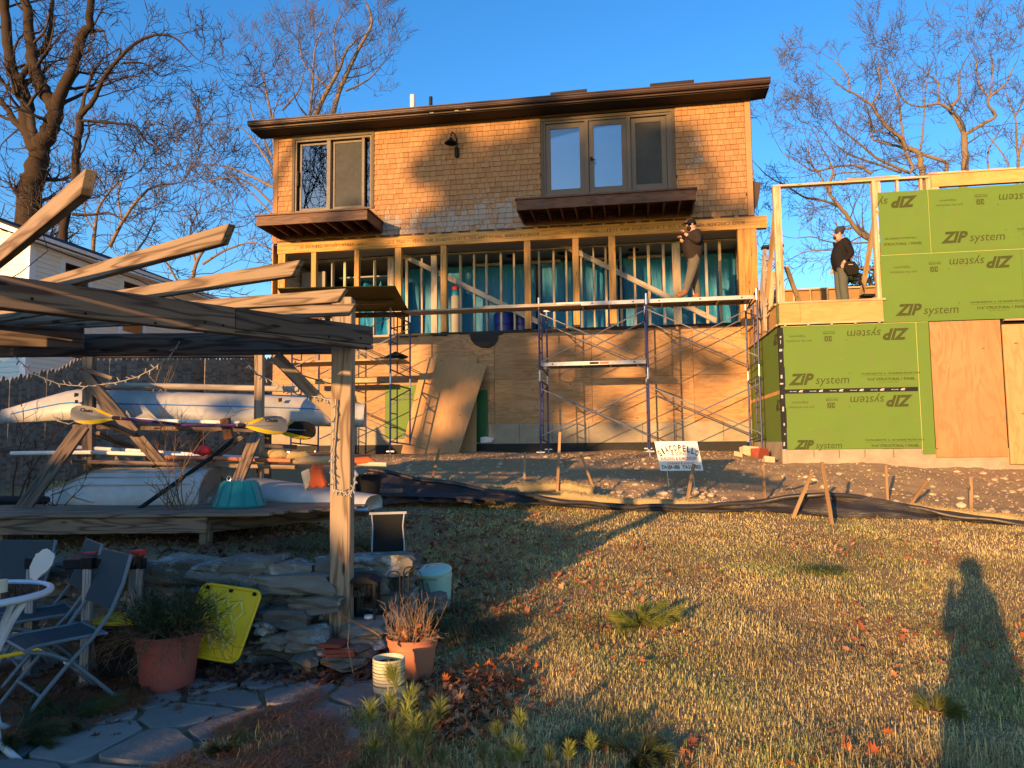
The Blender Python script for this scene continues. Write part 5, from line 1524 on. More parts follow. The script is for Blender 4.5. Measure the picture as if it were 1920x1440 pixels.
pole('spar', 'black strap hose dangling below the left shelf board', 'hose', [(225, 935, 7.85), (262, 905, 7.9), (285, 885, 7.95), (290, 872, 8.0)], .02, 'black_plastic', G)
pole('power_cable', 'black cable slung in front of the neighbouring house', 'cable', [(40, 445, 9), (120, 475, 9.5), (200, 505, 10.5), (260, 525, 11), (330, 560, 12), (480, 600, 14)], .008, 'black_cable', 'overhead cables')
pole('power_cable', 'thin cable crossing the clear sky left of the house', 'cable', [(300, 540, 14), (420, 556, 16), (525, 563, 18)], .008, 'black_cable', 'overhead cables')
pole('power_cable', 'short cable drooping from the neighbour eave', 'cable', [(78, 430, 15.5), (90, 470, 15), (40, 510, 14), (-10, 540, 13)], .009, 'black_cable', 'overhead cables')

# paddles
def paddle(label, c0, c1, mat_face, Yb, blade_first=True, text=None, tilt=0.0, len_=.46):
    """c0: shaft end, c1: blade tip (world)"""
    t = empty('paddle', (0, 0, 0), label=label, cat='paddle', group='kayak paddles on the rack')
    d = (c1 - c0); L = d.length; d.normalize(); up = Vector((0, -.25, 1)); s_ = up - d * up.dot(d); s_.normalize(); n_ = d.cross(s_).normalized()
    if n_.y > 0: n_ = -n_
    out = []
    bl = len_; Hh = .094
    prof = [(0, .012), (.06, .03), (.14, .062), (.25, .088), (.33, .094), (.40, .085), (.45, .055), (.463, .02)]
    up_ = [(a, b) for a, b in prof]; dn = [(a, -b * 1.05) for a, b in reversed(prof)]
    b0 = c1 - d * .463
    MB().prism(up_ + dn, b0, d, s_, n_, -.006).build('blade', M[mat_face], t)
    ye = [(0, .0), (.05, .022), (.12, .05), (.20, .060), (.22, .04), (.18, .01)]
    MB().prism([(a, -b * 1.5 - .0) for a, b in [(0, .008), (.06, .02), (.14, .041), (.25, .0585), (.36, .0585), (.42, .048)]] + [(.30, -.055), (.2, -.035), (.1, -.012)], b0, d, s_, n_, .003).build('blade_edge', M['yellow'], t)
    MB().prism([(0, .01), (.07, .033), (.15, .064), (.24, .084), (.18, .04), (.1, .012)], b0, d, s_, n_, .003).build('blade_edge', M['yellow'], t)
    MB().tube([b0 - d * .05, b0 + d * .12, b0 + d * .36], [.016, .012, .003], 8).build('spine', M['grey_blade'], t, smooth=True)
    MB().tube([b0 - d * .04, b0 + d * .04], .019, 8).build('collar', M['black_plastic'], t, smooth=True)
    MB().tube([c0, b0 - d * .03], .015, 8).build('shaft', M['purple'], t, smooth=True)
    if text:
        m = Matrix((d if d.x > 0 else -d, s_, n_)).transposed().to_4x4()
        o = text_obj('lettering', text, .05, M['ink'], t, (0, 0, 0), (0, 0, 0), 0, .001, 'CENTER')
        dd = d if d.x > 0 else -d
        o.matrix_local = Matrix.Translation(b0 + d * .30 + s_ * .032 + n_ * .004) @ Matrix((dd, s_, dd.cross(s_))).transposed().to_4x4()
    return t
YPd = 7.35
paddle('paddle whose grey and yellow blade ends at the left rack post', P(330, 795, YPd), P(132, 775, YPd), 'grey_blade', YPd, text='Chute')
paddle('paddle whose grey and yellow blade points right at the second post', P(330, 797, YPd + .05), P(540, 797, YPd + .02), 'grey_blade', YPd, text='Chute')
paddle('dark paddle blade half hidden behind the right grey blade', P(440, 800, YPd + .25), P(592, 808, YPd + .2), 'black_plastic', YPd)
pole('paddle_shaft', 'white and purple paddle shaft stretched below the kayak', 'paddle shaft', [(246, 786, 7.6), (300, 789, 7.6), (385, 791, 7.6), (450, 793, 7.6)], .02, 'white_paint', 'kayak paddles on the rack')
# orange life jacket hanging, red bundle, teal tub
t = empty('life_jacket', (0, 0, 0), label='orange life jacket hanging between the rack and the square post', cat='life jacket')
mb = MB(); c = P(590, 885, 7.7)
mb.prism([(-.05, .02), (-.02, .09), (.02, .05), (.05, .09), (.08, -.02), (.12, -.12), (.10, -.17), (.03, -.155), (-.02, -.18), (-.07, -.13), (-.045, -.06)], c, (1, 0, 0), (0, 0, 1), (0, 1, 0), .08).build('panel', M['orange'], t, bevel=.02)
MB().prism([(0, 0), (.09, .04), (.13, -.1), (.05, -.2)], c + Vector((-.16, .05, .0)), (1, 0, 0), (0, 0, 1), (0, 1, 0), .06).build('strap', M['cream_pot'], t, bevel=.01)
for k, (px_, py_, w_, m_, lab) in enumerate(((515, 855, .17, 'straw', 'cream and red folded life vest lying on the lit shelf'), (560, 857, .14, 'straw', 'small cream bundle right of the folded life vest'), (380, 848, .10, 'red', 'red cloth bundle on the shelf behind the thin shrub'), (672, 868, .20, 'orange', 'orange pennant wrapped on the pale pole behind the post'), (600, 866, .28, 'stud', 'short timber offcut lying on the pole end'), (650, 890, .12, 'white_paint', 'white rag beside the orange jacket'))):
    c = P(px_, py_, 7.95 if k < 4 else 7.8); bm_ = MB(); r_ = random.Random(k)
    bm_.tube([c + Vector((-w_, 0, 0)), c + Vector((-w_ * .5, 0, .02)), c + Vector((0, 0, .015)), c + Vector((w_ * .5, 0, .02)), c + Vector((w_, 0, -.01))], [.02, .045, .05 + r_.uniform(-.01, .01), .05, .015], 9)
    tag(bm_.build('bundle', M[m_], smooth='all'), lab, 'bundle', 'loose gear on the rack shelf')
t = empty('teal_tub', (0, 0, 0), label='teal plastic tub turned upside down on the deck edge behind a leaning strut', cat='tub')
c = P(449, 961, 7.3); c.z = dz + .034
MB().lathe([(.245, 0), (.25, .012), (.235, .02), (.165, .235), (.15, .25)], 26, (c.x, c.y, c.z), cap0=False, cap1=True).build('body', M['teal'], t, smooth=True)
for k in range(7):
    a_ = 2.8 + k * .6; MB().tube([(c.x + .245 * math.cos(a_), c.y + .245 * math.sin(a_), c.z + .012), (c.x + .17 * math.cos(a_), c.y + .17 * math.sin(a_), c.z + .23)], .008, 5).build('rib', M['teal'], t)
MB().tube([(c.x - .09 + .02 * math.cos(q), c.y - .05, c.z + .27 + .025 * math.sin(q)) for q in np.linspace(0, 6.28, 9)], .007, 5).build('chain', M['steel'], t)
MB().tube([(c.x + .03 + .03 * math.cos(q), c.y - .1, c.z + .25 + .03 * math.sin(q)) for q in np.linspace(0, 6.28, 9)], .007, 5).build('chain', M['steel'], t)
# dark bin behind the post
o = MB().lathe([(.13, 0), (.15, .22), (.16, .24)], 18, tuple(P(690, 930, 8.3)), cap1=True).build('bucket', M['black_plastic'], smooth=True); tag(o, 'black bucket standing behind the square post below the orange pennant', 'bucket')
# ------------------------------------------------------------------ dry stone wall
def stone_mesh(seed, w, d, h):
    bm = bmesh.new(); bmesh.ops.create_cube(bm, size=2); bmesh.ops.subdivide_edges(bm, edges=bm.edges[:], cuts=3, use_grid_fill=True)
    off = Vector((seed * 3.7, seed * 1.3, seed * .7)); r_ = random.Random(seed)
    tw = r_.uniform(-.25, .25)
    for v in bm.verts:
        c = v.co.copy(); n = (abs(c.x) ** 9 + abs(c.y) ** 9 + abs(c.z) ** 9) ** (1 / 9)
        c = c / max(n, .01)
        taper = 1 - .28 * abs(c.x) ** 2 * (.5 + .5 * math.sin(seed))
        q = mnoise.noise(c * 1.3 + off) * .34 + mnoise.noise(c * 2.6 + off) * .22 + r_.uniform(-.035, .035)
        c = c * (1 + q); c.z *= taper; c.z += c.x * tw * .4
        v.co = Vector((c.x * w / 2, c.y * d / 2, c.z * h / 2))
    me = bpy.data.meshes.new('stone'); bm.to_mesh(me); bm.free()
    g_ = np.zeros(len(me.vertices) * 3, dtype=np.float32); me.vertices.foreach_get('co', g_)
    at = me.attributes.new('gco', 'FLOAT_VECTOR', 'POINT'); at.data.foreach_set('vector', (g_ + seed * .77).astype(np.float32))
    at = me.attributes.new('rnd', 'FLOAT', 'POINT'); at.data.foreach_set('value', np.full(len(me.vertices), r_.random(), dtype=np.float32))
    me.materials.append(M['stone']); return me
sw = empty('stone_wall', (0, 0, 0), label='low dry stone retaining wall of flat grey lichened stones behind the pots', cat='stone wall')
rw = random.Random(17)
def put_stone(x, y, z, w, h, d=None, rz=0, seed=None, ry=0.0):
    s_ = seed if seed is not None else rw.randrange(10000)
    o = instance(stone_mesh(s_, w, d or rw.uniform(.28, .38), h), 'stone', sw, (x, y, z), (rw.uniform(-.06, .06), ry + rw.uniform(-.05, .05), rz))
    return o
z = -1.50; course = 0
while z < -.93:
    h = rw.uniform(.10, .155); x = -4.5 + rw.uniform(0, .2)
    while x < -1.22:
        w = rw.uniform(.16, .42) * (1.15 if course > 2 else 1)
        y = wall_front(x + w / 2) + .13 + (z + 1.5) * .14
        put_stone(x + w / 2, y, z + h / 2, w * 1.08, h * rw.uniform(1.0, 1.25), rz=rw.uniform(-.12, .12))
        x += w
    z += h * .93; course += 1
# big named capping slabs seen in the photo
def pstone(px0, px1, py0, py1, Y, d=.34, ry=0.0, seed=None, rz=0.0):
    a, b = P(px0, (py0 + py1) / 2, Y), P(px1, (py0 + py1) / 2, Y); t_, bt = P((px0 + px1) / 2, py0, Y), P((px0 + px1) / 2, py1, Y)
    c = (a + b) / 2; put_stone(c.x, Y + d * .35, c.z, (b.x - a.x) * 1.0, (t_.z - bt.z) * 1.02, d, rz, seed, ry)
for s_ in ((475, 626, 1078, 1120, 5.25), (540, 640, 1120, 1150, 5.2), (478, 580, 1143, 1182, 5.15), (480, 520, 1165, 1190, 5.1), (480, 545, 1188, 1215, 5.1), (535, 615, 1180, 1225, 5.05), (418, 520, 1050, 1085, 5.35), (360, 450, 1058, 1086, 5.35), (285, 380, 1050, 1072, 5.4),
           (545, 600, 1224, 1258, 4.95), (600, 690, 1232, 1256, 4.93), (598, 700, 1212, 1236, 5.0), (632, 720, 1172, 1198, 5.15), (640, 726, 1196, 1214, 5.1), (585, 715, 1066, 1094, 5.6), (665, 775, 1058, 1080, 5.95), (700, 778, 1046, 1060, 6.1), (660, 715, 1088, 1125, 5.75), (705, 772, 1084, 1118, 5.85), (700, 775, 1112, 1145, 5.7), (760, 836, 1122, 1152, 5.9), (680, 735, 1180, 1250, 5.3), (720, 760, 1150, 1200, 5.4)):
    pstone(*s_, ry=0)
# red tiles at the foot of the post
for k, (px0, px1, py, Y_) in enumerate(((604, 648, 1206, 5.02), (610, 668, 1216, 5.0), (612, 665, 1224, 4.98))):
    a, b = P(px0, py, Y_), P(px1, py, Y_)
    o = MB().box(-(b.x - a.x) / 2, (b.x - a.x) / 2, -.08, .08, -.012, .012).build('clay_tile', M['redtile'], bevel=.003); o.location = (a + b) / 2; o.rotation_euler = (0, 0, .2 * k - .2)
    tag(o, ('top', 'middle', 'bottom')[k] + ' red clay tile in the little pile at the foot of the square post', 'tile', 'red tiles at the post')

# ------------------------------------------------------------------ pots
def pot(name, label, px0, px1, pytop, pybot, Y, mat, rim=True, taper=.76, cat='plant pot', bands=True):
    c = P((px0 + px1) / 2, pybot, Y); tp = P((px0 + px1) / 2, pytop, Y); r_ = (P(px1, pytop, Y).x - P(px0, pytop, Y).x) / 2; h = tp.z - c.z
    t = empty(name, (c.x, Y, c.z), label=label, cat=cat, group='planted pots on the patio')
    prof = [(r_ * taper * .97, 0), (r_ * taper, .01), (r_ * (taper + (1 - taper) * .75) * .96, h * .76)]
    if bands: prof += [(r_ * .945, h * .77), (r_ * .94, h * .80), (r_ * .96, h * .805), (r_ * .965, h * .86), (r_ * .95, h * .865), (r_ * .955, h * .90)]
    prof += [(r_ * .975, h * .93), (r_ * 1.0, h * .935), (r_ * 1.02, h * .99), (r_ * .99, h), (r_ * .94, h * .99), (r_ * .92, h * .86)]
    MB().lathe(prof, 36).build('pot_body', M[mat], t, smooth=True)
    MB().lathe([(.001, h * .88), (r_ * .93, h * .87)], 20, cap0=False).build('soil', M['soil'], t)
    return t, r_, h
def sprigs(parent, name, n, base, r0, hgt, spread, mat, rad=.003, seed=0, droop=0.0, segs=4, branch=0):
    r_ = random.Random(seed); mb = MB()
    for k in range(n):
        a = r_.uniform(0, 6.28); q = r_.random() ** .6 * r0
        p = Vector((math.cos(a) * q, math.sin(a) * q, base)); d = Vector((math.cos(a) * spread * r_.random(), math.sin(a) * spread * r_.random(), 1)).normalized()
        L = hgt * r_.uniform(.5, 1.1); pts = [p]
        for i in range(segs):
            d = (d + Vector((r_.uniform(-.2, .2), r_.uniform(-.2, .2), -droop * (i + 1) / segs * r_.uniform(.3, 1)))).normalized()
            pts.append(pts[-1] + d * L / segs)
            if branch and i > 0:
                for b in range(branch):
                    e = (d + Vector((r_.uniform(-1, 1), r_.uniform(-1, 1), r_.uniform(-.4, .6)))).normalized()
                    mb.tube([pts[-1], pts[-1] + e * L * .22], [rad * .7, rad * .3], 3, cap=False)
        mb.tube(pts, [rad * (1 - .7 * i / segs) for i in range(segs + 1)], 3, cap=False)
    o = mb.build(name, M[mat], parent); o['kind'] = 'stuff'; return o
t, r_, h = pot('plant_pot', 'large red plastic pot with a trailing evergreen plant beside the folding chairs', 254, 373, 1184, 1302, 4.75, 'terra_red')
sprigs(t, 'green_sprigs', 130, h * .9, r_ * .8, .28, .9, 'evergreen', .0028, 1, .1, 4, 3)
sprigs(t, 'dry_trailing_stems', 120, h * .95, r_ * .9, .36, 2.6, 'drytwig', .0028, 2, 1.1, 5, 2)
M['evergreen2'] = plain('grey_green_sprig', (.085, .095, .045), .9, .1, nscale=1)
sprigs(t, 'grey_sprigs', 90, h * .9, r_ * .7, .26, .8, 'evergreen2', .0028, 5, .1, 4, 3)
t, r_, h = pot('plant_pot', 'terracotta coloured pot full of dry stalks and oak leaves at the wall end', 725, 822, 1192, 1268, 4.95, 'terra')
sprigs(t, 'dry_stalks', 75, h * .88, r_ * .85, .24, .45, 'drypale', .0019, 3, .05, 3, 1)
sprigs(t, 'low_stems', 80, h * .95, r_ * .95, .10, 2.5, 'drypale', .0025, 4, .5, 3, 1)
leafpot = t; leafpot_r = r_; leafpot_h = h
c = P(729, 1300, 4.45)
t = empty('plant_pot', (c.x, 4.45, c.z), label='small cream ceramic pot with dark banded pattern in front of the terracotta pot', cat='plant pot', group='planted pots on the patio')
r_ = .094; h = .205
MB().lathe([(r_ * .93, 0.02), (r_ * .97, .03), (r_, h), (r_ * .93, h), (r_ * .9, h * .8)], 32).build('pot_body', M['cream_pot'], t, smooth=True)
mb = MB()
for k in range(8): mb.lathe([(r_ * 1.0 + .0005, .06 + k * .0185), (r_ * 1.0 + .0012, .0615 + k * .0185), (r_ * 1.0 + .0005, .063 + k * .0185)], 32, cap0=False)
for k in range(60):
    a = k * 2 * math.pi / 60
    for zz in (.055, .13): mb.box(r_ * 1.003 * math.cos(a) - .002, r_ * 1.003 * math.cos(a) + .002, r_ * 1.003 * math.sin(a) - .002, r_ * 1.003 * math.sin(a) + .002, zz, zz + .006)
mb.build('banded_pattern', M['pot_line'], t); MB().lathe([(.001, h * .85), (r_ * .93, h * .84)], 16, cap0=False).build('soil', M['soil'], t)
for k in range(3):
    a = k * 2.1; MB().tube([(r_ * .6 * math.cos(a), r_ * .6 * math.sin(a), -.03), (r_ * .6 * math.cos(a), r_ * .6 * math.sin(a), .02)], .012, 6).build('foot', M['pale_frame'], t)

# mint can with lid
c = P(815, 1114, 6.75); c.z = gz(c.x, 6.75)
t = empty('lidded_can', (c.x, 6.75, c.z + .01), label='mint green enamel can with a tilted lid and wire handle on the leafy slope', cat='can')
MB().lathe([(.143, 0), (.146, .01), (.153, .20), (.158, .21), (.158, .235), (.152, .24)], 30, cap1=True).build('can_body', M['mint'], t, smooth=True)
mb = MB(); mb.lathe([(.168, .235), (.172, .24), (.172, .262), (.165, .27), (.12, .285), (.001, .292)], 30); lid = mb.build('lid', M['mint'], t, smooth=True); lid.rotation_euler = (math.radians(9), math.radians(-4), 0); lid.location = (.0, .037, .008)
hh = MB().tube([(-.06, 0, .285), (-.045, 0, .305), (0, 0, .312), (.045, 0, .305), (.06, 0, .285)], .004, 6).build('lid_handle', M['steel'], lid)
MB().tube([(-.10, -.125, .20), (-.08, -.15, .12), (-.02, -.155, .085), (-.05, -.152, .18)], .003, 5).build('bail', M['black_metal'], t)
MB().box(-.04, .04, -.165, -.155, .2, .212).build('latch', M['steel'], t)

# black sling panel chair at the wall end
t = empty('sling_panel', (0, 0, 0), label='black fabric sling of a folded chair standing on the stones right of the square post', cat='chair')
Yc = 6.1; a, b, c_, d_ = P(697, 964, Yc), P(758, 962, Yc), P(758, 1044, Yc - .1), P(697, 1042, Yc - .1)
vs = [a, b, c_, d_]; vs2 = [v + Vector((0, .02, 0)) for v in vs]
MB().add(vs + vs2, [(3, 2, 1, 0), (4, 5, 6, 7), (0, 1, 5, 4), (1, 2, 6, 5), (2, 3, 7, 6), (3, 0, 4, 7)]).build('sling', M['black_fabric'], t)
MB().tube([a + Vector((-.02, 0, .003)), b + Vector((.02, 0, .003))], .011, 6).build('top_bar', M['pale_frame'], t)
MB().tube([b, b.lerp(c_, .3) + Vector((-.012, 0, 0)), b.lerp(c_, .7), c_], .006, 6).build('side_bar', M['pale_frame'], t); MB().tube([a, a.lerp(d_, .3) + Vector((.008, 0, 0)), d_], .006, 6).build('side_bar', M['pale_frame'], t)
MB().tube([P(688, 1052, Yc - .15), P(745, 1046, Yc - .15)], .02, 8).build('lower_bar', M['pale_frame'], t)

# lantern on its stone plinth, shepherd hooks
t = empty('lantern', (0, 0, 0), label='dark metal candle lantern on the stone step right of the square post', cat='lantern')
c = P(683, 1170, 5.35); w, h = .088, .30
for i in (-1, 1):
    for j in (-1, 1): MB().box(c.x + i * w - .007, c.x + i * w + .007, 5.35 + j * w - .007, 5.35 + j * w + .007, c.z, c.z + h).build('corner_post', M['black_metal'], t)
MB().box(c.x - w - .02, c.x + w + .02, 5.35 - w - .02, 5.35 + w + .02, c.z - .015, c.z).build('base', M['black_metal'], t)
mb = MB(); mb.prism([(-w - .025, 0), (w + .025, 0), (w * .5, .035), (-w * .5, .035)], (c.x, 5.35 - w - .02, c.z + h), (1, 0, 0), (0, 0, 1), (0, 1, 0), 2 * w + .04); mb.build('roof', M['black_metal'], t)
for k in range(7): MB().box(c.x - w + k * .027, c.x - w + .008 + k * .027, 5.35 - w - .006, 5.35 - w, c.z + h - .09, c.z + h).build('grille_bar', M['black_metal'], t)
MB().lathe([(.03, 0), (.032, .06), (.001, .065)], 12, (c.x + .03, 5.35, c.z)).build('candle', M['white_paint'], t)
MB().box(c.x - w, c.x + w, 5.35 + w - .004, 5.35 + w - .001, c.z, c.z + h).build('pane', M['glass_table'], t)
for k, (px_, py0, py1, Y_, dx_) in enumerate(((750, 1190, 1080, 5.45, .0), (757, 1185, 1072, 5.5, .03), (766, 1180, 1078, 5.5, .05))):
    a = P(px_, py0, Y_); top = P(px_, py1, Y_); s_ = -1 if k == 0 else 1
    arc = [top + Vector((s_ * .045 * (1 - math.cos(q)), 0, .035 * math.sin(q))) for q in np.linspace(0, 4.0, 9)]
    tag(MB().tube([a - Vector((0, 0, .1)), top] + arc, .0055, 6).build('shepherd_hook', M['black_metal']), ('left', 'middle', 'right')[k] + ' of three black shepherd hooks behind the terracotta pot', 'garden hook', 'black shepherd hooks')
tag(MB().tube([P(637, 1152, 5.0), P(700, 1184, 4.9), P(712, 1192, 4.85)], .006, 5).build('leaning_stick', M['drytwig']), 'thin dark stick leaning across the stones in front of the lantern', 'stick')
tag(MB().tube([P(655, 1170, 4.9), P(652, 1210, 4.85), P(658, 1240, 4.8), P(662, 1262, 4.75)], .0035, 5).build('dry_stem', M['drypale']), 'pale dry stem in front of the red tiles', 'stem')

# yellow lidded tote, upright yellow lid
def lidmesh(t, w, l, seed=0):
    """diamond ribbed lid in the x-y plane, face +z"""
    mb = MB(); rr = .05; pts = []
    for cx_, cy_, a0 in ((w / 2 - rr, l / 2 - rr, 0), (-w / 2 + rr, l / 2 - rr, 90), (-w / 2 + rr, -l / 2 + rr, 180), (w / 2 - rr, -l / 2 + rr, 270)):
        for k in range(5): a = math.radians(a0 + k * 22.5); pts.append((cx_ + rr * math.cos(a), cy_ + rr * math.sin(a)))
    mb.prism(pts, (0, 0, -.012), (1, 0, 0), (0, 1, 0), (0, 0, 1), .012); body = mb.build('lid_sheet', M['yellow'], t)
    mb = MB(); ring = [Vector((a * .985, b * .985, .002)) for a, b in pts]; mb.tube(ring + [ring[0]], .012, 6, cap=False); mb.build('rim', M['yellow'], t, smooth='all')
    mb = MB(); iw, il = w / 2 - .065, l / 2 - .065; st_ = .095
    for s_ in (-1, 1):
        k = -12
        while k < 13:
            # line x*s + y*.62 = k*st
            seg = []
            for tt in np.linspace(-1, 1, 81):
                y_ = tt * il; x_ = s_ * (k * st_ - y_ * .62)
                if abs(x_) <= iw: seg.append((x_, y_))
            if len(seg) > 3: mb.bar((*seg[0], .004), (*seg[-1], .004), .016, .022)
            k += 1
    mb.build('diamond_rib', M['yellow_rib_highlight'], t)
    for s_ in (-1, 0, 1):
        MB().box(s_ * (w / 2 - .045) - .011, s_ * (w / 2 - .045) + .011, l / 2 - .037, l / 2 - .018, .0, .015).build('latch_hole', M['dark'], t)
t = empty('storage_lid', (0, 0, 0), label='yellow ribbed storage lid standing on edge against the stone wall', cat='lid')  # a loose storage lid, not a tray
lidmesh(t, .43, .47)
c = P(412, 1166, 4.98)
ex_ = (P(478, 1118, 4.95) - P(358, 1100, 5.02)).normalized(); ez_ = (P(361, 1100, 5.05) - P(345, 1215, 4.85)).normalized()
nz_ = ex_.cross(ez_).normalized(); ez_ = nz_.cross(ex_)
t.matrix_world = Matrix.Translation(c) @ Matrix((ex_, ez_, nz_)).transposed().to_4x4()
t = empty('storage_tote', (0, 0, 0), label='black storage tote with a yellow lid behind the large red pot', cat='storage box')
c = P(300, 1160, 5.0); zt_ = -1.5 + .36
MB().add([(c.x - .30, 4.83, -1.5), (c.x + .26, 4.83, -1.5), (c.x + .26, 5.17, -1.5), (c.x - .30, 5.17, -1.5), (c.x - .34, 4.8, zt_), (c.x + .30, 4.8, zt_), (c.x + .30, 5.2, zt_), (c.x - .34, 5.2, zt_)], [(3, 2, 1, 0), (4, 5, 6, 7), (0, 1, 5, 4), (1, 2, 6, 5), (2, 3, 7, 6), (3, 0, 4, 7)]).build('box_body', M['black_plastic'], t, bevel=.01)
l2 = empty('tote_cover'); l2.parent = t
lidmesh(l2, .70, .46); l2.location = (c.x - .02, 5.0, zt_ + .02)
l2.rotation_euler = (math.radians(-4), 0, math.radians(4))
for ch in list(l2.children): pass

# folding workbench
t = empty('work_table', (0, 0, 0), label='black folding work table with silver legs and a red corner clamp', cat='work table')
a, b = P(180, 1042, 5.4), P(268, 1036, 5.25); zt_ = a.z
MB().add([tuple(v) for v in (P(118, 1050, 4.75), P(250, 1045, 4.7), P(270, 1032, 5.3), P(150, 1035, 5.4))] + [tuple(v - Vector((0, 0, .06))) for v in (P(118, 1050, 4.75), P(250, 1045, 4.7), P(270, 1032, 5.3), P(150, 1035, 5.4))], [(0, 1, 2, 3), (7, 6, 5, 4), (0, 4, 5, 1), (1, 5, 6, 2), (2, 6, 7, 3), (3, 7, 4, 0)]).build('table_top', M['black_plastic'], t, bevel=.005)
for (px_, Y_) in ((251, 5.0), (166, 4.72), (262, 5.3), (60, 5.0)):
    tp_ = P(px_, 1066, Y_); MB().box(tp_.x - .028, tp_.x + .028, Y_ - .02, Y_ + .02, -1.5, tp_.z).build('leg', M['alu'], t, bevel=.004)
    for s_ in (-.01, .01): MB().box(tp_.x + s_ - .003, tp_.x + s_ + .003, Y_ - .024, Y_ - .0205, -1.5, tp_.z).build('leg_rib', M['pale_frame'], t)
    MB().box(tp_.x - .036, tp_.x + .036, Y_ - .03, Y_ + .03, tp_.z, tp_.z + .07).build('leg_bracket', M['black_plastic'], t, bevel=.004)
cc = P(260, 1036, 5.0); MB().box(cc.x - .035, cc.x + .035, 4.94, 5.04, cc.z - .018, cc.z + .018).build('red_clamp', M['red'], t, bevel=.004)
MB().box(P(160, 1034, 5.0).x, P(182, 1034, 5.0).x, 4.98, 5.02, cc.z + .0, cc.z + .008).build('red_mark', M['red'], t)

# white plastic sheet bag behind the chairs
t = MB(); rq = random.Random(3)
for k_ in range(3): t.prism([(a_ * .0026 + rq.uniform(-.012, .012), b_ * -.0030 + rq.uniform(-.012, .012) - .02) for a_, b_ in ((0, 55), (-3, 35), (4, 18), (14, 8), (24, 0), (38, -3), (54, 10), (50, 26), (40, 44), (26, 52), (10, 60))], P(60, 1028, 4.85 + k_ * .03), (1, 0, 0), (0, 0, 1), (0, 1, .1 * k_), .008)
tag(t.build('white_bundle', M['white_paint']), 'crumpled white plastic bundle behind the two rear chairs', 'bundle')
tag(MB().tube([P(0, 1232, 4.6), P(50, 1222, 4.6), P(80, 1215, 4.6)], .012, 8).build('yellow_tube', M['yellow'], smooth=True), 'yellow tube lying under the folding chairs', 'tube')

# ------------------------------------------------------------------ folding sling chairs
def chair(label):
    """local: seat faces +x?  x = forward, y = width, z up; origin on the ground under the seat centre"""
    t = empty('folding_chair', (0, 0, 0), label=label, cat='chair', group='blue grey folding sling chairs')
    W = .235
    for s in (-1, 1):
        y = s * W
        # rear upright: from front foot up to back top (curved)
        MB().tube([(.27, y, .0), (.16, y, .14), (.02, y, .30), (-.12, y, .44), (-.22, y, .58), (-.29, y, .75), (-.335, y, .93)], [.013] * 7, 8).build('back_upright', M['chair_frame'], t, smooth=True)
        # crossing leg: from rear foot up to the seat front
        y2 = s * (W - .028)
        MB().tube([(-.30, y2, .0), (-.15, y2, .16), (.0, y2, .31), (.12, y2, .38), (.24, y2, .415)], .013, 8).build('leg', M['chair_frame'], t, smooth=True)
        MB().tube([(-.20, y2, .445), (.0, y2, .445), (.20, y2, .44), (.25, y2, .42)], .011, 8).build('seat_rail', M['chair_frame'], t, smooth=True)
        MB().tube([(.03, y - .02, .31), (.03, y + .02, .31)], .012, 8).build('pivot', M['steel'], t)
    for (x, z) in ((-.15, .16), (.16, .14), (.24, .415), (-.335, .92), (-.20, .445)):
        MB().tube([(x, -W + .01, z), (x, W - .01, z)], .010, 8).build('cross_bar', M['chair_frame'], t, smooth=True)
    n = 8; vs = []
    for i in range(n + 1):
        u = i / n; x = -.18 + .42 * u; z = .452 - .012 * math.sin(u * math.pi) - (.03 * max(0, u - .8) / .2)
        for y in (-W + .03, W - .03): vs.append((x, y, z))
    m = len(vs); vs += [(a, b, c - .006) for a, b, c in vs]
    fs = [(2 * i, 2 * i + 2, 2 * i + 3, 2 * i + 1) for i in range(n)] + [(m + 2 * i + 1, m + 2 * i + 3, m + 2 * i + 2, m + 2 * i) for i in range(n)] + [(0, 1, m + 1, m), (2 * n + 1, 2 * n, m + 2 * n, m + 2 * n + 1)] + [(2 * i, m + 2 * i, m + 2 * i + 2, 2 * i + 2) for i in range(n)] + [(2 * i + 1, 2 * i + 3, m + 2 * i + 3, m + 2 * i + 1) for i in range(n)]
    MB().add(vs, fs).build('seat', M['chair_fabric'], t)
    vs = []
    for i in range(n + 1):
        u = i / n; z = .60 + .33 * u; x = lerpt(z, [(.58, -.22), (.75, -.29), (.93, -.335)]) + .014
        for y in (-W + .006, W - .006): vs.append((x, y, z))
    m = len(vs); vs += [(a - .008, b, c) for a, b, c in vs]
    MB().add(vs, fs).build('backrest', M['chair_fabric'], t)
    return t
c0 = chair('nearest folding chair, its curved leg crossing in front of the table leg')
# foot spots from the photograph
f1 = P(198, 1310, 4.45); 
c0.location = (P(108, 1300, 4.4).x, 4.4, -1.475); c0.rotation_euler = (0, 0, math.radians(228)); c0.scale = (.9, .9, .9); 
c1 = copy_tree(c0); c1['label'] = 'folding chair just behind the nearest one, partly hidden by it'; c1.location = (P(70, 1200, 4.95).x, 4.98, -1.48); c1.rotation_euler = (0, 0, math.radians(222))
c2 = copy_tree(c0); c2['label'] = 'folding chair at the left picture edge beyond the round table'; c2.location = (P(-20, 1200, 5.0).x, 5.0, -1.48); c2.rotation_euler = (0, 0, math.radians(-97))

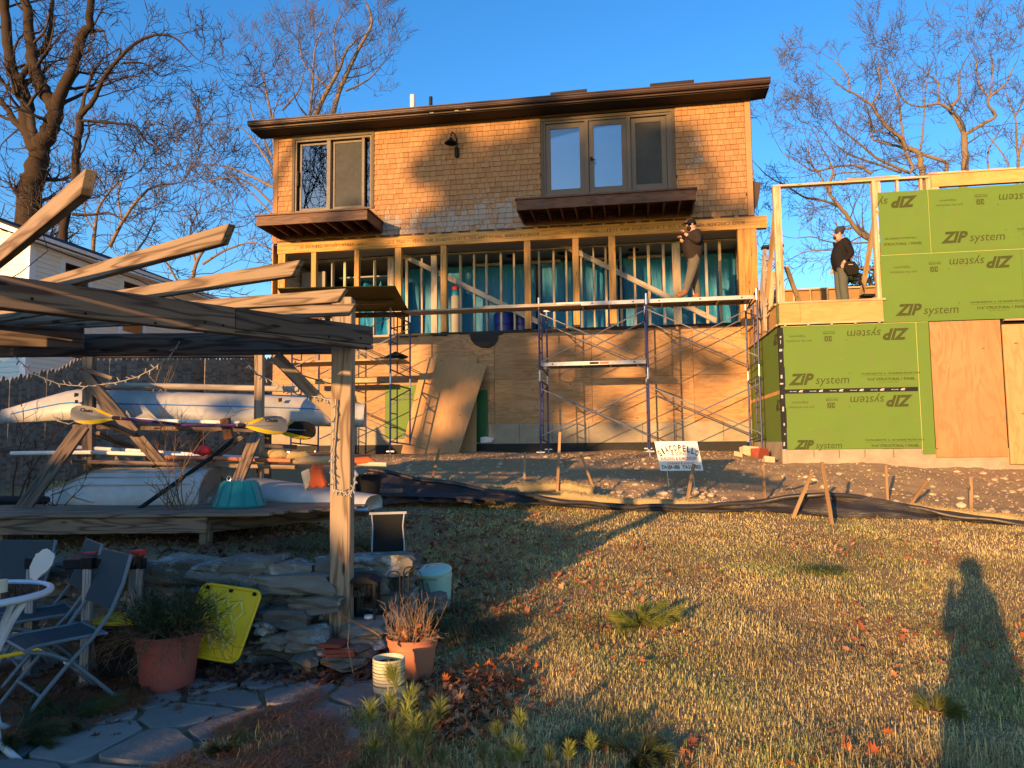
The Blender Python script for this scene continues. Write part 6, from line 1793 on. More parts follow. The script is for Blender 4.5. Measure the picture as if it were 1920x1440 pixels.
# round glass table with white rim
t = empty('round_table', (0, 0, 0), label='round glass patio table with a white rim at the left edge', cat='table')
tc = P(-60, 1125, 3.75); tr_ = (P(72, 1110, 3.75).x - tc.x); tz = P(95, 1112, 3.8).z
tc.z = tz
ring = [Vector((tc.x + tr_ * math.cos(a), 3.75 + tr_ * math.sin(a), tz)) for a in np.linspace(0, 2 * math.pi, 49)]
MB().tube(ring, .018, 8, cap=False).build('rim', M['table_rim'], t, smooth='all')
MB().lathe([(.001, .0), (tr_ - .01, 0), (tr_ - .01, .006), (.001, .006)], 48, (tc.x, 3.75, tz - .0), cap0=False).build('glass_top', M['glass_table'], t)
for a_ in (-10, 80, 170, 260):
    a = math.radians(a_); ca, sa = math.cos(a), math.sin(a)
    pts = [Vector((tc.x + ca * r__, 3.75 + sa * r__, z__)) for r__, z__ in ((tr_ - .03, tz - .02), (tr_ * .72, tz - .12), (tr_ * .45, tz - .30), (tr_ * .42, tz - .45), (tr_ * .6, -1.42), (tr_ * .95, -1.5))]
    MB().tube(pts, .017, 8).build('leg', M['table_rim'], t, smooth='all')
tag(MB().lathe([(.02, 0), (.02, .06)], 12, tuple(P(5, 1110, 3.7)), cap1=True).build('candle_stub', M['cream_pot'], smooth=True), 'short cream candle stub lying on the glass table', 'candle')

# ------------------------------------------------------------------ shrub stems growing through the rack
def wildstems(label, px_, py_, Y, h, n, seed, mat='vine', spread=.5, rad=.006):
    c = P(px_, py_, Y); t = empty('bare_shrub', c, label=label, cat='shrub', group='bare shrubs growing through the rack')
    r_ = random.Random(seed); mb = MB(); mt = MB()
    for k in range(n):
        d = Vector((r_.uniform(-spread, spread), r_.uniform(-.2, .2), 1)).normalized(); p = Vector((r_.uniform(-.1, .1), 0, 0)); L = h * r_.uniform(.6, 1.1); pts = [p]
        for i in range(8):
            d = (d + Vector((r_.uniform(-.22, .22), r_.uniform(-.15, .15), r_.uniform(-.1, .15)))).normalized(); pts.append(pts[-1] + d * L / 8)
            if i > 1:
                for b in range(2):
                    e = (d * .6 + Vector((r_.uniform(-1, 1), r_.uniform(-.5, .5), r_.uniform(-.2, .8)))).normalized(); q = pts[-1]; q2 = q + e * L * r_.uniform(.06, .16); mt.tube([q, q2, q2 + (e + Vector((r_.uniform(-.6, .6), 0, r_.uniform(-.3, .6)))).normalized() * L * .07], [rad * .45, rad * .35, rad * .2], 3, cap=False)
        (mb if k == 0 else mt).tube(pts, [rad * (1 - .8 * i / 8) for i in range(9)], 4)
    mb.build('main_stem', M[mat], t); o = mt.build('side_twigs', M[mat], t); o['kind'] = 'stuff'
wildstems('thin bare shrub in front of the ribbed white hull', 330, 955, 7.2, 1.25, 5, 1, 'drytwig')
wildstems('tangle of dry pinkish stems right of the left rack post', 290, 900, 8.3, .75, 9, 2, 'drytwig', .8)
wildstems('dark vine climbing in front of the fence at the left', 30, 950, 8.6, 1.3, 3, 3, 'vine', .15, .009)
wildstems('dark briars on the low deck below the left strut', 95, 960, 7.6, .5, 6, 4, 'vine', 1.0)
wildstems('pale dead stems standing above the fence boards', 300, 735, 9.4, .6, 5, 5, 'drypale', .7)
wildstems('brown weeds on the deck in front of the torn white piece', 340, 962, 7.0, .42, 9, 6, 'drytwig', 1.0)
wildstems('dark stems behind the two rack posts under the kayak', 370, 905, 8.9, .7, 9, 7, 'vine', .8)
# ------------------------------------------------------------------ stockade fence
fr = random.Random(31)
def picket(mb, x, y, ux, uy, w, z0, z1, t=.018):
    a = w / 2
    prof = [(-a, z0), (a, z0), (a, z1 - .07), (a * .55, z1 - .015), (0, z1), (-a * .55, z1 - .015), (-a, z1 - .07)]
    mb.prism(prof, (x, y, 0), (ux, uy, 0), (0, 0, 1), (-uy, ux, 0), t)
def fence(label, p0, p1, ztab, n, zb, mat):
    f_ = empty('picket_fence', (0, 0, 0), label=label, cat='fence', group='stockade fence runs')
    d = (p1 - p0); L = d.length; ux, uy = d.x / L, d.y / L
    for k in range(n):
        t = (k + .5) / n; p = p0.lerp(p1, t); mb = MB(); w = L / n - .008
        picket(mb, p.x, p.y + fr.uniform(-.006, .006), ux, uy, w, zb, lerpt(t, ztab) + fr.uniform(-.03, .03)); mb.build('picket', M[mat], f_)
    for zz in (.3, 1.0): MB().bar((p0.x, p0.y + .05, zb + zz), (p1.x, p1.y + .05, zb + zz), .05, .08).build('rail', M[mat], f_)
M['fence'] = wood('grey_fence_board', (.26, .21, .17), (.13, .10, .08), ring=8, stretch=20, knots=False)
a, b = P(-60, 720, 10.4), P(158, 668, 12.6)
fence('long picket fence run rising to the right with rounded top pickets', a, b, [(0, a.z), (.7, P(100, 692, 11.9).z), (1, b.z)], 28, -1.0, 'fence')
a, b = P(150, 672, 13.0), P(385, 668, 15.6)
fence('middle fence run behind the left rack post', a, b, [(0, a.z), (1, b.z)], 24, -.8, 'fence')
a, b = P(385, 668, 15.2), P(512, 670, 17.2)
fence('dark fence run ending at the shingled house', a, b, [(0, a.z), (1, b.z)], 20, -.6, 'fence')

# ------------------------------------------------------------------ neighbour's house
nc = P(58, 428, 16.2)
NF = Frame(nc.x, 16.2)
nb = empty('neighbour_house', frame=NF, label='white clapboard house with a low dark roof beyond the fence at the left', cat='house')
EZ = 4.62; NL = 7.1
# clapboards: real lapped boards joined
def clap(x0, x1, z0, z1, face, step=.115):
    mb = MB(); z = z0
    while z < z1:
        if face == 'front': mb.add([(x0, -.022, z), (x1, -.022, z), (x1, 0, z), (x0, 0, z), (x0, -.004, z + step * 1.05), (x1, -.004, z + step * 1.05), (x1, 0, z + step * 1.05), (x0, 0, z + step * 1.05)], [(0, 1, 5, 4), (3, 2, 1, 0), (1, 2, 6, 5), (0, 4, 7, 3)])
        else: mb.add([(.022, x0, z), (.022, x1, z), (0, x1, z), (0, x0, z), (.004, x0, z + step * 1.05), (.004, x1, z + step * 1.05), (0, x1, z + step * 1.05), (0, x0, z + step * 1.05)], [(0, 1, 5, 4), (3, 2, 1, 0), (1, 2, 6, 5), (0, 4, 7, 3)])
        z += step
    o = mb.build('clapboard', M['siding'], nb); o['kind'] = 'stuff'
MB().box(-8, -.001, .001, .1, -.5, EZ + .2).build('wall', M['siding'], nb)
MB().prism([(-8, EZ), (0, EZ), (-4, EZ + 1.55)], (0, .001, 0), (1, 0, 0), (0, 0, 1), (0, 1, 0), .1).build('gable', M['siding'], nb)
clap(-8, -.07, -.5, EZ, 'front')
mb = MB(); z = EZ
while z < EZ + 1.5:
    x0 = -8 + (z - EZ) * 2.58; x1 = -(z - EZ) * 2.58 - .05
    mb.add([(x0, -.022, z), (x1, -.022, z), (x1, 0, z), (x0, 0, z), (x0 + .2, -.004, z + .12), (x1 - .2, -.004, z + .12)], [(0, 1, 5, 4), (3, 2, 1, 0)]); z += .115
o = mb.build('clapboard', M['siding'], nb); o['kind'] = 'stuff'
MB().box(-.09, .0, .1, NL, -.5, EZ).build('wall', M['siding'], nb)
# side windows
wins = [(1.0, 1.8, 3.05, 4.38), (3.05, 3.9, 3.05, 4.38)]
edges = [.0] + [v for w in wins for v in (w[0] - .1, w[1] + .1)] + [NL]
for k in range(0, len(edges), 2): clap(edges[k] + .05, edges[k + 1], -.5, EZ - .15, 'side')
for w in wins:
    clap(w[0] - .1, w[1] + .1, -.5, w[2] - .12, 'side'); clap(w[0] - .1, w[1] + .1, w[3] + .12, EZ - .15, 'side')
    wn_ = empty('window'); wn_.parent = nb
    mb = MB(); 
    for (y0, y1, z0, z1) in ((w[0] - .1, w[0], w[2] - .1, w[3] + .1), (w[1], w[1] + .1, w[2] - .1, w[3] + .1), (w[0], w[1], w[3], w[3] + .1), (w[0], w[1], w[2] - .1, w[2]), (w[0], w[1], (w[2] + w[3]) / 2 - .03, (w[2] + w[3]) / 2 + .03)): mb.box(.0, .05, y0, y1, z0, z1)
    mb.build('frame', M['siding_trim'], wn_)
    MB().box(.008, .014, w[0], w[1], w[2], w[3]).build('pane', M['glass'], wn_)
    MB().box(.001, .006, w[0], w[1], (w[2] + w[3]) / 2 - .1, w[3]).build('blind', M['stud_grey'], wn_); MB().box(.0005, .005, w[0], w[1], w[2], (w[2] + w[3]) / 2 - .1).build('dark_room', M['dark'], wn_)
for (x0, x1, y0, y1) in ((-.09, .03, -.03, .05), (.0, .03, .05, .14)): MB().box(x0, x1, y0, y1, -.5, EZ + .1).build('corner_board', M['siding_trim'], nb)
MB().box(.0, .03, .12, NL, EZ - .16, EZ + .02).build('frieze_board', M['siding_trim'], nb)
mb = MB()
mb.prism([(.30, EZ - .02), (.30, EZ + .10), (-4, EZ + 1.78), (-8.3, EZ + .10), (-8.3, EZ - .02), (-4, EZ + 1.62)], (0, -.22, 0), (1, 0, 0), (0, 0, 1), (0, 1, 0), NL + .4)
mb.build('roof', M['roof'], nb)
MB().prism([(.285, EZ - .05), (.285, EZ + .06), (-4, EZ + 1.70), (-8.3, EZ + .06), (-8.3, EZ - .05), (-4, EZ + 1.58)], (0, -.24, 0), (1, 0, 0), (0, 0, 1), (0, 1, 0), .022).build('rake_board', M['siding_trim'], nb)
MB().box(.29, .36, -.2, NL + .2, EZ + .0, EZ + .08).build('gutter', M['siding_trim'], nb)
MB().box(.02, .28, -.15, NL, EZ - .06, EZ - .02).build('soffit', M['siding_trim'], nb)
for x0, x1, z0, z1 in ((-1.0 - .25, -.9, .2, 1.8),):
    pass
MB().box(.03, .06, 1.55, 2.6, .2, 2.0).build('side_door', M['dark'], nb)
MB().tube([NF.inv(P(82, 690, 17.5)), NF.inv(P(82, 650, 17.5))], .03, 6).build('downpipe', M['black_plastic'], nb)
# ------------------------------------------------------------------ trees
def seg_mesh(name, segs, mat, parent, kind=None, ns=3):
    """segs: array (n,8): p0(3) p1(3) r0 r1 -> n-sided tapered prisms, vectorised"""
    S = np.array(segs, dtype=np.float64); n = len(S)
    p0, p1, r0, r1 = S[:, :3], S[:, 3:6], S[:, 6], S[:, 7]
    d = p1 - p0; d /= np.maximum(np.linalg.norm(d, axis=1, keepdims=True), 1e-9)
    ref = np.where(np.abs(d[:, 2:3]) < .9, np.array([[0, 0, 1.]]), np.array([[1., 0, 0]]))
    a = np.cross(d, ref); a /= np.linalg.norm(a, axis=1, keepdims=True); b = np.cross(d, a)
    V = np.zeros((n, 2 * ns, 3))
    for k in range(ns):
        t = 2 * math.pi * k / ns; o = a * math.cos(t) + b * math.sin(t)
        V[:, k] = p0 + o * r0[:, None]; V[:, ns + k] = p1 + o * r1[:, None]
    base = (np.arange(n) * 2 * ns)[:, None]
    F_ = []
    for k in range(ns):
        k2 = (k + 1) % ns; F_.append(np.stack([base[:, 0] + k, base[:, 0] + k2, base[:, 0] + ns + k2, base[:, 0] + ns + k], 1))
    loops = np.concatenate(F_, 1).ravel()
    o = np_mesh(name, V.reshape(-1, 3), loops, 4, mat, parent=parent, smooth=True)
    if kind: o['kind'] = kind
    return o
def grow(r_, p, d, L, rad, depth, segs, bend=.25, up=.12, kids=3, ratio=.62, fat=None):
    n = 5 if depth > 1 else 4
    pts = [p]; rr = rad
    for i in range(n):
        d = (d + Vector((r_.gauss(0, bend), r_.gauss(0, bend), r_.gauss(0, bend) + up))).normalized()
        q = pts[-1] + d * (L / n); r2 = rad * (1 - .6 * (i + 1) / n)
        segs.append((*pts[-1], *q, max(rr, TW), max(r2, TW * .75))); pts.append(q); rr = r2
        if depth > 0 and i >= (2 if depth > 1 else 1):
            for b in range(1):
                ax = d.orthogonal().normalized(); ax.rotate(Matrix.Rotation(r_.uniform(0, 6.28), 3, d)); e = (d * r_.uniform(.5, .9) + ax * r_.uniform(.6, 1.0)).normalized()
                grow(r_, q, e, L * ratio * r_.uniform(.7, 1.15), max(r2 * .62, TW), depth - 1, segs, bend, up, kids, ratio)
    if depth > 0:
        for b in range(2):
            e = (d + Vector((r_.gauss(0, .5), r_.gauss(0, .5), r_.gauss(0, .4)))).normalized(); grow(r_, pts[-1], e, L * ratio * r_.uniform(.8, 1.1), max(rr * .8, TW), depth - 1, segs, bend, up, kids, ratio)
TW = .007
def smooth_poly(pts, rads, r_, k=5, jit=.0):
    P_, R_ = [], []
    n = len(pts)
    for i in range(n - 1):
        p0 = pts[max(i - 1, 0)]; p1 = pts[i]; p2 = pts[i + 1]; p3 = pts[min(i + 2, n - 1)]
        for j in range(k):
            t = j / k; q = .5 * ((2 * p1) + (p2 - p0) * t + (2 * p0 - 5 * p1 + 4 * p2 - p3) * t * t + (-p0 + 3 * p1 - 3 * p2 + p3) * t ** 3)
            P_.append(q + Vector((r_.gauss(0, jit), r_.gauss(0, jit), r_.gauss(0, jit)))); R_.append(rads[i] + (rads[i + 1] - rads[i]) * t)
    P_.append(pts[-1]); R_.append(rads[-1]); return P_, R_
def tree(label, limbs, Y, seed, bark='bark', twig='twig', density=1.0, tw=.012, sub=1.0, depth=3, up=.1, group='bare trees behind the houses', ratio=.6, bend=.22, start=1):
    """limbs: list of (poly [(px,py)...], width0 px, width1 px, dY)"""
    global TW
    TW = tw; r_ = random.Random(seed)
    b0 = P(*limbs[0][0][0], Y)
    t = empty('bare_tree', (b0.x, b0.y, 0.0), label=label, cat='tree', group=group); off = Vector((b0.x, b0.y, 0))
    segs = []
    mb = MB()
    for li, (poly, w0, w1, dY) in enumerate(limbs):
        n = len(poly); pts = [P(px, py, Y + dY * i / (n - 1)) - off for i, (px, py) in enumerate(poly)]
        k = Y / FPX; rads = [(w0 + (w1 - w0) * i / (n - 1)) * k / 2 for i in range(n)]
        if li == 0: pts = [Vector((pts[0].x, pts[0].y, -.3))] + pts; rads = [rads[0] * 1.25] + rads
        P_, R_ = smooth_poly(pts, rads, r_, 5, rads[-1] * .25)
        mb.tube(P_, R_, 10 if w0 > 12 else 6)
        L = sum((a - b).length for a, b in zip(P_, P_[1:]))
        acc = 0; nxt = .15 * L if li else .5 * L
        for i in range(1, len(P_)):
            acc += (P_[i] - P_[i - 1]).length
            while acc > nxt:
                d = (P_[i] - P_[i - 1]).normalized(); ax = d.orthogonal().normalized(); ax.rotate(Matrix.Rotation(r_.uniform(0, 6.28), 3, d)); e = (d * .5 + ax).normalized()
                frac = acc / L; l_ = sub * (1.2 + 1.6 * (1 - frac)) * r_.uniform(.6, 1.2)
                if P_[i].z > 3: grow(r_, P_[i], e, l_, max(R_[i] * .35, tw), depth - 1, segs, bend, up, 3, ratio)
                nxt += r_.uniform(.45, 1.0) / density
        d = (P_[-1] - P_[-2]).normalized()
        grow(r_, P_[-1], d, sub * 2.4, max(R_[-1] * .8, tw), depth, segs, bend, up, 3, ratio)
    mb.build('trunk', M[bark], t, smooth='all')
    seg_mesh('crown', segs, M[twig], t, None)
    return t
Z1 = 1 / 2.526
def z1(*p): return [(x * Z1, y * Z1) for x, y in p]
tree('large dark forked bare tree above the white clapboard house', [
    (z1((130, 1000), (155, 850), (180, 720)), 44, 36, 0),
    (z1((180, 720), (130, 610), (125, 480), (70, 350), (40, 250), (22, 0), (10, -120)), 30, 14, .5),
    (z1((180, 720), (235, 620), (265, 530), (205, 420), (165, 320), (140, 190), (120, 0), (112, -140)), 34, 14, 0),
    (z1((265, 530), (285, 440), (350, 310), (385, 180), (425, 110), (430, 0), (440, -120)), 24, 10, -1),
    (z1((90, 390), (150, 290), (210, 220), (240, 130), (250, 0)), 12, 7, 1),
    (z1((425, 150), (460, 145), (495, 148)), 8, 4, -1),
    (z1((125, 640), (60, 560), (0, 470), (-60, 420)), 14, 8, 1)], 26, 1, tw=.010, density=1.1, sub=.85)
tree('slimmer dark tree leaning right beside the forked one', [
    (z1((310, 1080), (365, 940), (360, 780), (375, 640), (378, 550)), 16, 13, 0),
    (z1((378, 550), (440, 480), (490, 370), (560, 280), (650, 200), (740, 165), (830, 180), (900, 250)), 11, 2.5, -1),
    (z1((385, 570), (530, 582), (640, 600), (690, 670), (780, 720)), 6, 2, 1),
    (z1((345, 1015), (430, 1018), (520, 1010), (600, 1060)), 6, 2, -1),
    (z1((560, 280), (570, 230), (500, 270), (430, 330)), 4, 2, .5),
    (z1((580, 300), (680, 300), (760, 360), (820, 340)), 4, 1.5, 1),
    (z1((415, 570), (420, 640), (380, 740)), 4, 3, 0)], 25, 2, tw=.010, density=.9, sub=.75)
tree('small bare tree between the leaning tree and the rafters', [
    (z1((440, 1230), (450, 1100), (470, 980), (560, 860)), 8, 3, 0), (z1((520, 1170), (580, 1050), (700, 900), (830, 870)), 8, 3, 0), (z1((640, 1200), (690, 1130), (730, 1050)), 5, 2, 0), (z1((450, 1100), (400, 1000), (420, 900)), 4, 2, 1), (z1((580, 1050), (560, 920), (600, 800)), 4, 2, 1)], 30, 3, 'bark2', 'twig2', tw=.013)
tree('tall fine twigged tree rising behind the left end of the roof', [
    (z1((1440, 700), (1490, 560), (1550, 430), (1605, 330), (1640, 240), (1690, 190)), 12, 3, 0), (z1((1570, 560), (1620, 400), (1700, 230), (1760, 110), (1730, 0)), 11, 3, 1), (z1((1460, 600), (1480, 420), (1490, 250), (1520, 150)), 6, 2, -1),
    (z1((1290, 570), (1260, 430), (1240, 330)), 6, 2, 1), (z1((1560, 420), (1440, 300), (1420, 180)), 4, 2, 1), (z1((1640, 430), (1740, 380), (1800, 320)), 4, 2, 1), (z1((1600, 330), (1580, 180), (1620, 60)), 4, 2, 1), (z1((1340, 520), (1420, 420), (1440, 330)), 4, 2, 1)], 31, 4, 'bark2', 'twig2', tw=.0085, density=1.3, sub=.72, up=.15, depth=3, bend=.14, ratio=.64)
tree('wide twiggy tree at the left side of the shingled house', [
    (z1((1330, 1350), (1330, 1150), (1320, 950), (1290, 800), (1180, 640)), 12, 3, 0), (z1((1320, 900), (1200, 840), (1080, 790), (980, 780)), 6, 2, 1), (z1((1320, 1000), (1200, 880), (1100, 840), (990, 860)), 5, 2, -1), (z1((1320, 1050), (1180, 900), (1120, 850)), 4, 2, 0), (z1((1300, 760), (1200, 560), (1180, 460)), 5, 2, 1), (z1((1300, 700), (1290, 560), (1330, 450)), 5, 2, 1)], 26, 5, 'bark2', 'twig2', tw=.009, density=.8, sub=.6)
tree('low spreading tree behind the middle rafters', [
    (z1((900, 1450), (930, 1250), (1000, 1150), (1100, 1080)), 9, 3, 0), (z1((930, 1250), (900, 1100), (950, 980)), 5, 2, 1), (z1((960, 1250), (1080, 1180), (1200, 1150), (1280, 1180)), 5, 2, 0), (z1((850, 1350), (760, 1200), (700, 1150)), 5, 2, 0), (z1((1000, 1350), (1150, 1290), (1290, 1250)), 5, 2, 1)], 27, 6, 'bark2', 'twig2', tw=.011, density=1.0)
Z2 = 1 / 3.556
def z2(*p): return [(1380 + x * Z2, y * Z2) for x, y in p]
tree('broad oak with crooked lit limbs behind the green sheathing', [
    (z2((1520, 1700), (1515, 1300), (1520, 1050), (1520, 900)), 15, 11, 0),
    (z2((1520, 900), (1470, 790), (1430, 730), (1490, 640), (1485, 540), (1495, 470)), 9, 3, 1),
    (z2((1430, 730), (1350, 690), (1240, 710), (1130, 680), (1080, 600)), 6, 2, 0),
    (z2((1520, 900), (1640, 830), (1730, 770), (1680, 700), (1700, 640), (1790, 570), (1850, 450)), 7, 2, -1),
    (z2((1690, 650), (1620, 560), (1600, 400)), 4, 2, 0), (z2((1350, 690), (1350, 560), (1260, 480)), 4, 2, 0), (z2((1700, 630), (1710, 430), (1700, 360)), 4, 2, 1)], 27, 7, 'bark2', 'twig2', tw=.0075, density=1.15, sub=.5, depth=3, bend=.15, ratio=.64, up=.06, group='oaks behind the addition')
tree('second oak whose low limbs frame the man in the beanie', [
    (z2((1240, 1700), (1250, 1300), (1240, 1150), (1220, 1020), (1130, 980)), 14, 9, 0),
    (z2((1130, 980), (1100, 920), (1010, 850), (940, 760), (900, 700), (800, 630), (720, 590), (640, 520)), 8, 2, -1),
    (z2((1400, 1150), (1390, 1080), (1250, 1030), (1130, 990), (980, 950), (910, 920), (900, 800)), 8, 3, 1),
    (z2((1150, 1150), (1180, 1120), (1130, 1020)), 7, 6, 0), (z2((1120, 950), (1100, 800), (1080, 650), (1010, 500), (1000, 440)), 5, 2, 1),
    (z2((1230, 1000), (1250, 830), (1260, 640), (1280, 520)), 4, 2, 1), (z2((1150, 1150), (950, 1060), (850, 980), (750, 900), (650, 820)), 6, 2, -1),
    (z2((1100, 1150), (900, 1080), (760, 1030), (660, 960)), 5, 2, -1), (z2((900, 700), (960, 600), (950, 450)), 4, 2, 0), (z2((760, 620), (740, 500), (650, 400)), 4, 2, 0)], 25, 8, 'bark2', 'twig2', tw=.007, density=1.15, sub=.5, depth=3, bend=.15, ratio=.64, up=.06, group='oaks behind the addition')
Z3 = 1 / 4.5
def z3(*p): return [(1400 + x * Z3, 300 + y * Z3) for x, y in p]
tree('crooked lower oak seen through the framed opening', [
    (z3((1150, 1300), (1160, 1000), (1140, 800), (1110, 720)), 16, 12, 0),
    (z3((1110, 720), (1010, 650), (930, 590), (870, 500), (790, 400), (710, 300), (700, 200), (730, 100), (700, 20)), 11, 4, -1),
    (z3((790, 400), (640, 340), (480, 310), (340, 220), (200, 150), (100, 60)), 5, 1.5, -1),
    (z3((1100, 690), (950, 700), (700, 690), (560, 650), (420, 660)), 3.5, 1.5, -1), (z3((1130, 910), (930, 910), (880, 850), (900, 790), (840, 760), (700, 760), (520, 770), (400, 820)), 5, 1.5, -1),
    (z3((880, 580), (770, 570), (750, 460)), 3, 1.5, 0), (z3((1060, 120), (940, 50), (800, 50), (700, 70)), 6, 3, 0), (z3((700, 70), (560, 90), (440, 20), (300, -60)), 4, 1.5, 0), (z3((730, 130), (800, 110), (1000, 100)), 3, 2, 0),
    (z3((700, 280), (620, 130), (560, 60), (520, -60)), 4, 2, 0)], 23, 9, 'bark2', 'twig2', tw=.0065, density=1.1, sub=.5, depth=3, bend=.15, ratio=.64, up=.06, group='oaks behind the addition')
tree('slim forked tree at the far right edge', [
    (z2((1880, 1500), (1880, 1100), (1870, 900), (1860, 780), (1800, 620)), 6, 2, 0), (z2((1880, 1050), (1920, 900), (1960, 700)), 5, 2, 0), (z2((1820, 1200), (1800, 1060), (1700, 930)), 4, 2, 0), (z2((1690, 1200), (1680, 1020), (1740, 900)), 4, 2, 0), (z2((1860, 780), (1920, 650), (1930, 520)), 3, 2, 0)], 29, 10, 'bark2', 'twig2', tw=.007, density=1.0, sub=.5, depth=3, bend=.15, group='oaks behind the addition')
# distant evergreen clump seen past the deck
def evergreen(label, base, h, rad, seed, n=2500, group='evergreens', leaf=.10, flat=.8, mat='evergreen', trunk=True, gap=.0):
    t = empty('evergreen_tree', base, label=label, cat='tree', group=group); r_ = np.random.default_rng(seed)
    if trunk: MB().tube([(0, 0, 0), (0, 0, h * .5), (.1, 0, h * .95)], [h * .03, h * .02, .02], 8).build('trunk', M['bark'], t, smooth='all')
    nb_ = max(10, int(n / 90)); cs = []
    rs_ = random.Random(seed)
    for k in range(nb_):
        u = rs_.random(); z = h * (.18 + .8 * u); rr = rad * (1 - u * .75) * rs_.uniform(.35, 1.05); a = rs_.uniform(0, 6.28); cs.append((rr * math.cos(a), rr * math.sin(a), z, rad * rs_.uniform(.14, .30)))
    cs = np.array(cs); idx = r_.integers(0, nb_, n); c = cs[idx]
    o = r_.normal(0, 1, (n, 3)); o /= np.linalg.norm(o, axis=1, keepdims=True); p = c[:, :3] + o * (c[:, 3:4] * r_.uniform(.3, 1, (n, 1))) * np.array([1, 1, .55])
    a = r_.normal(0, 1, (n, 3)); a /= np.linalg.norm(a, axis=1, keepdims=True); b = np.cross(a, r_.normal(0, 1, (n, 3))); b /= np.linalg.norm(b, axis=1, keepdims=True)
    s = leaf * r_.uniform(.5, 1.3, (n, 1)); V = np.stack([p - a * s, p + b * s * .5, p + a * s, p - b * s * .5], 1).reshape(-1, 3)
    np_mesh('crown', V, np.arange(n * 4), 4, M[mat], parent=t); return t
c = P(1628, 548, 34); evergreen('far round evergreen top showing over the low stud wall', (c.x, 34, 3.6), 4.5, 3.4, 5, 3500, leaf=.13, trunk=True)
# ------------------------------------------------------------------ ground cover
GX0, GX1, GY0, GY1, GS = -6.0, 10.0, -1.0, 18.0, .05
gnx, gny = int((GX1 - GX0) / GS) + 1, int((GY1 - GY0) / GS) + 1
GZ = np.array([[gz(GX0 + i * GS, GY0 + j * GS) for i in range(gnx)] for j in range(gny)])
def gzv(x, y):
    fx = np.clip((x - GX0) / GS, 0, gnx - 1.001); fy = np.clip((y - GY0) / GS, 0, gny - 1.001)
    i, j = fx.astype(int), fy.astype(int); a, b = fx - i, fy - j
    return GZ[j, i] * (1 - a) * (1 - b) + GZ[j, i + 1] * a * (1 - b) + GZ[j + 1, i] * (1 - a) * b + GZ[j + 1, i + 1] * a * b
def vnoise(x, y, s, seed):
    """cheap smooth value noise"""
    r_ = np.random.default_rng(seed); T = r_.random((64, 64))
    fx, fy = x * s + 1000, y * s + 1000
    i, j = np.floor(fx).astype(int), np.floor(fy).astype(int); a, b = fx - i, fy - j
    a = a * a * (3 - 2 * a); b = b * b * (3 - 2 * b)
    g_ = lambda p, q: T[p % 64, q % 64]
    return g_(i, j) * (1 - a) * (1 - b) + g_(i + 1, j) * a * (1 - b) + g_(i, j + 1) * (1 - a) * b + g_(i + 1, j + 1) * a * b
fxv = np.vectorize(lambda x: dirt_y0(x))
DX = np.linspace(-6, 10, 400); DYV = fxv(DX)
rg = np.random.default_rng(5)
def sample(n, ypow=1.9):
    # denser towards the camera, inside the view wedge (and a margin)
    y = 2.9 + (12.0 - 2.9) * rg.random(n) ** ypow
    x = (rg.random(n) * 1.62 - .82) * (y + .5)
    return x, y
def lawnmask(x, y):
    m = y < np.interp(x, DX, DYV) + .12
    wall_y = np.array([0])
    edge = np.where(y < 3.4, -3.0, np.where(y < 3.9, -1.9 + (y - 3.4) * .9, np.where(y < 5.0, -1.0 + (y - 3.9) * .12, -.62)))
    edge = edge + .18 * (vnoise(x, y, 3, 9) - .5)
    m &= (x > edge) | (y > 6.6)
    m &= ~((x < -.5) & (y > 6.6) & (y < 7.4 + 0 * y)) | (rg.random(len(x)) < .25)
    m &= ~((x < -1.0) & (y > 6.6)) | (rg.random(len(x)) < .3)
    return m
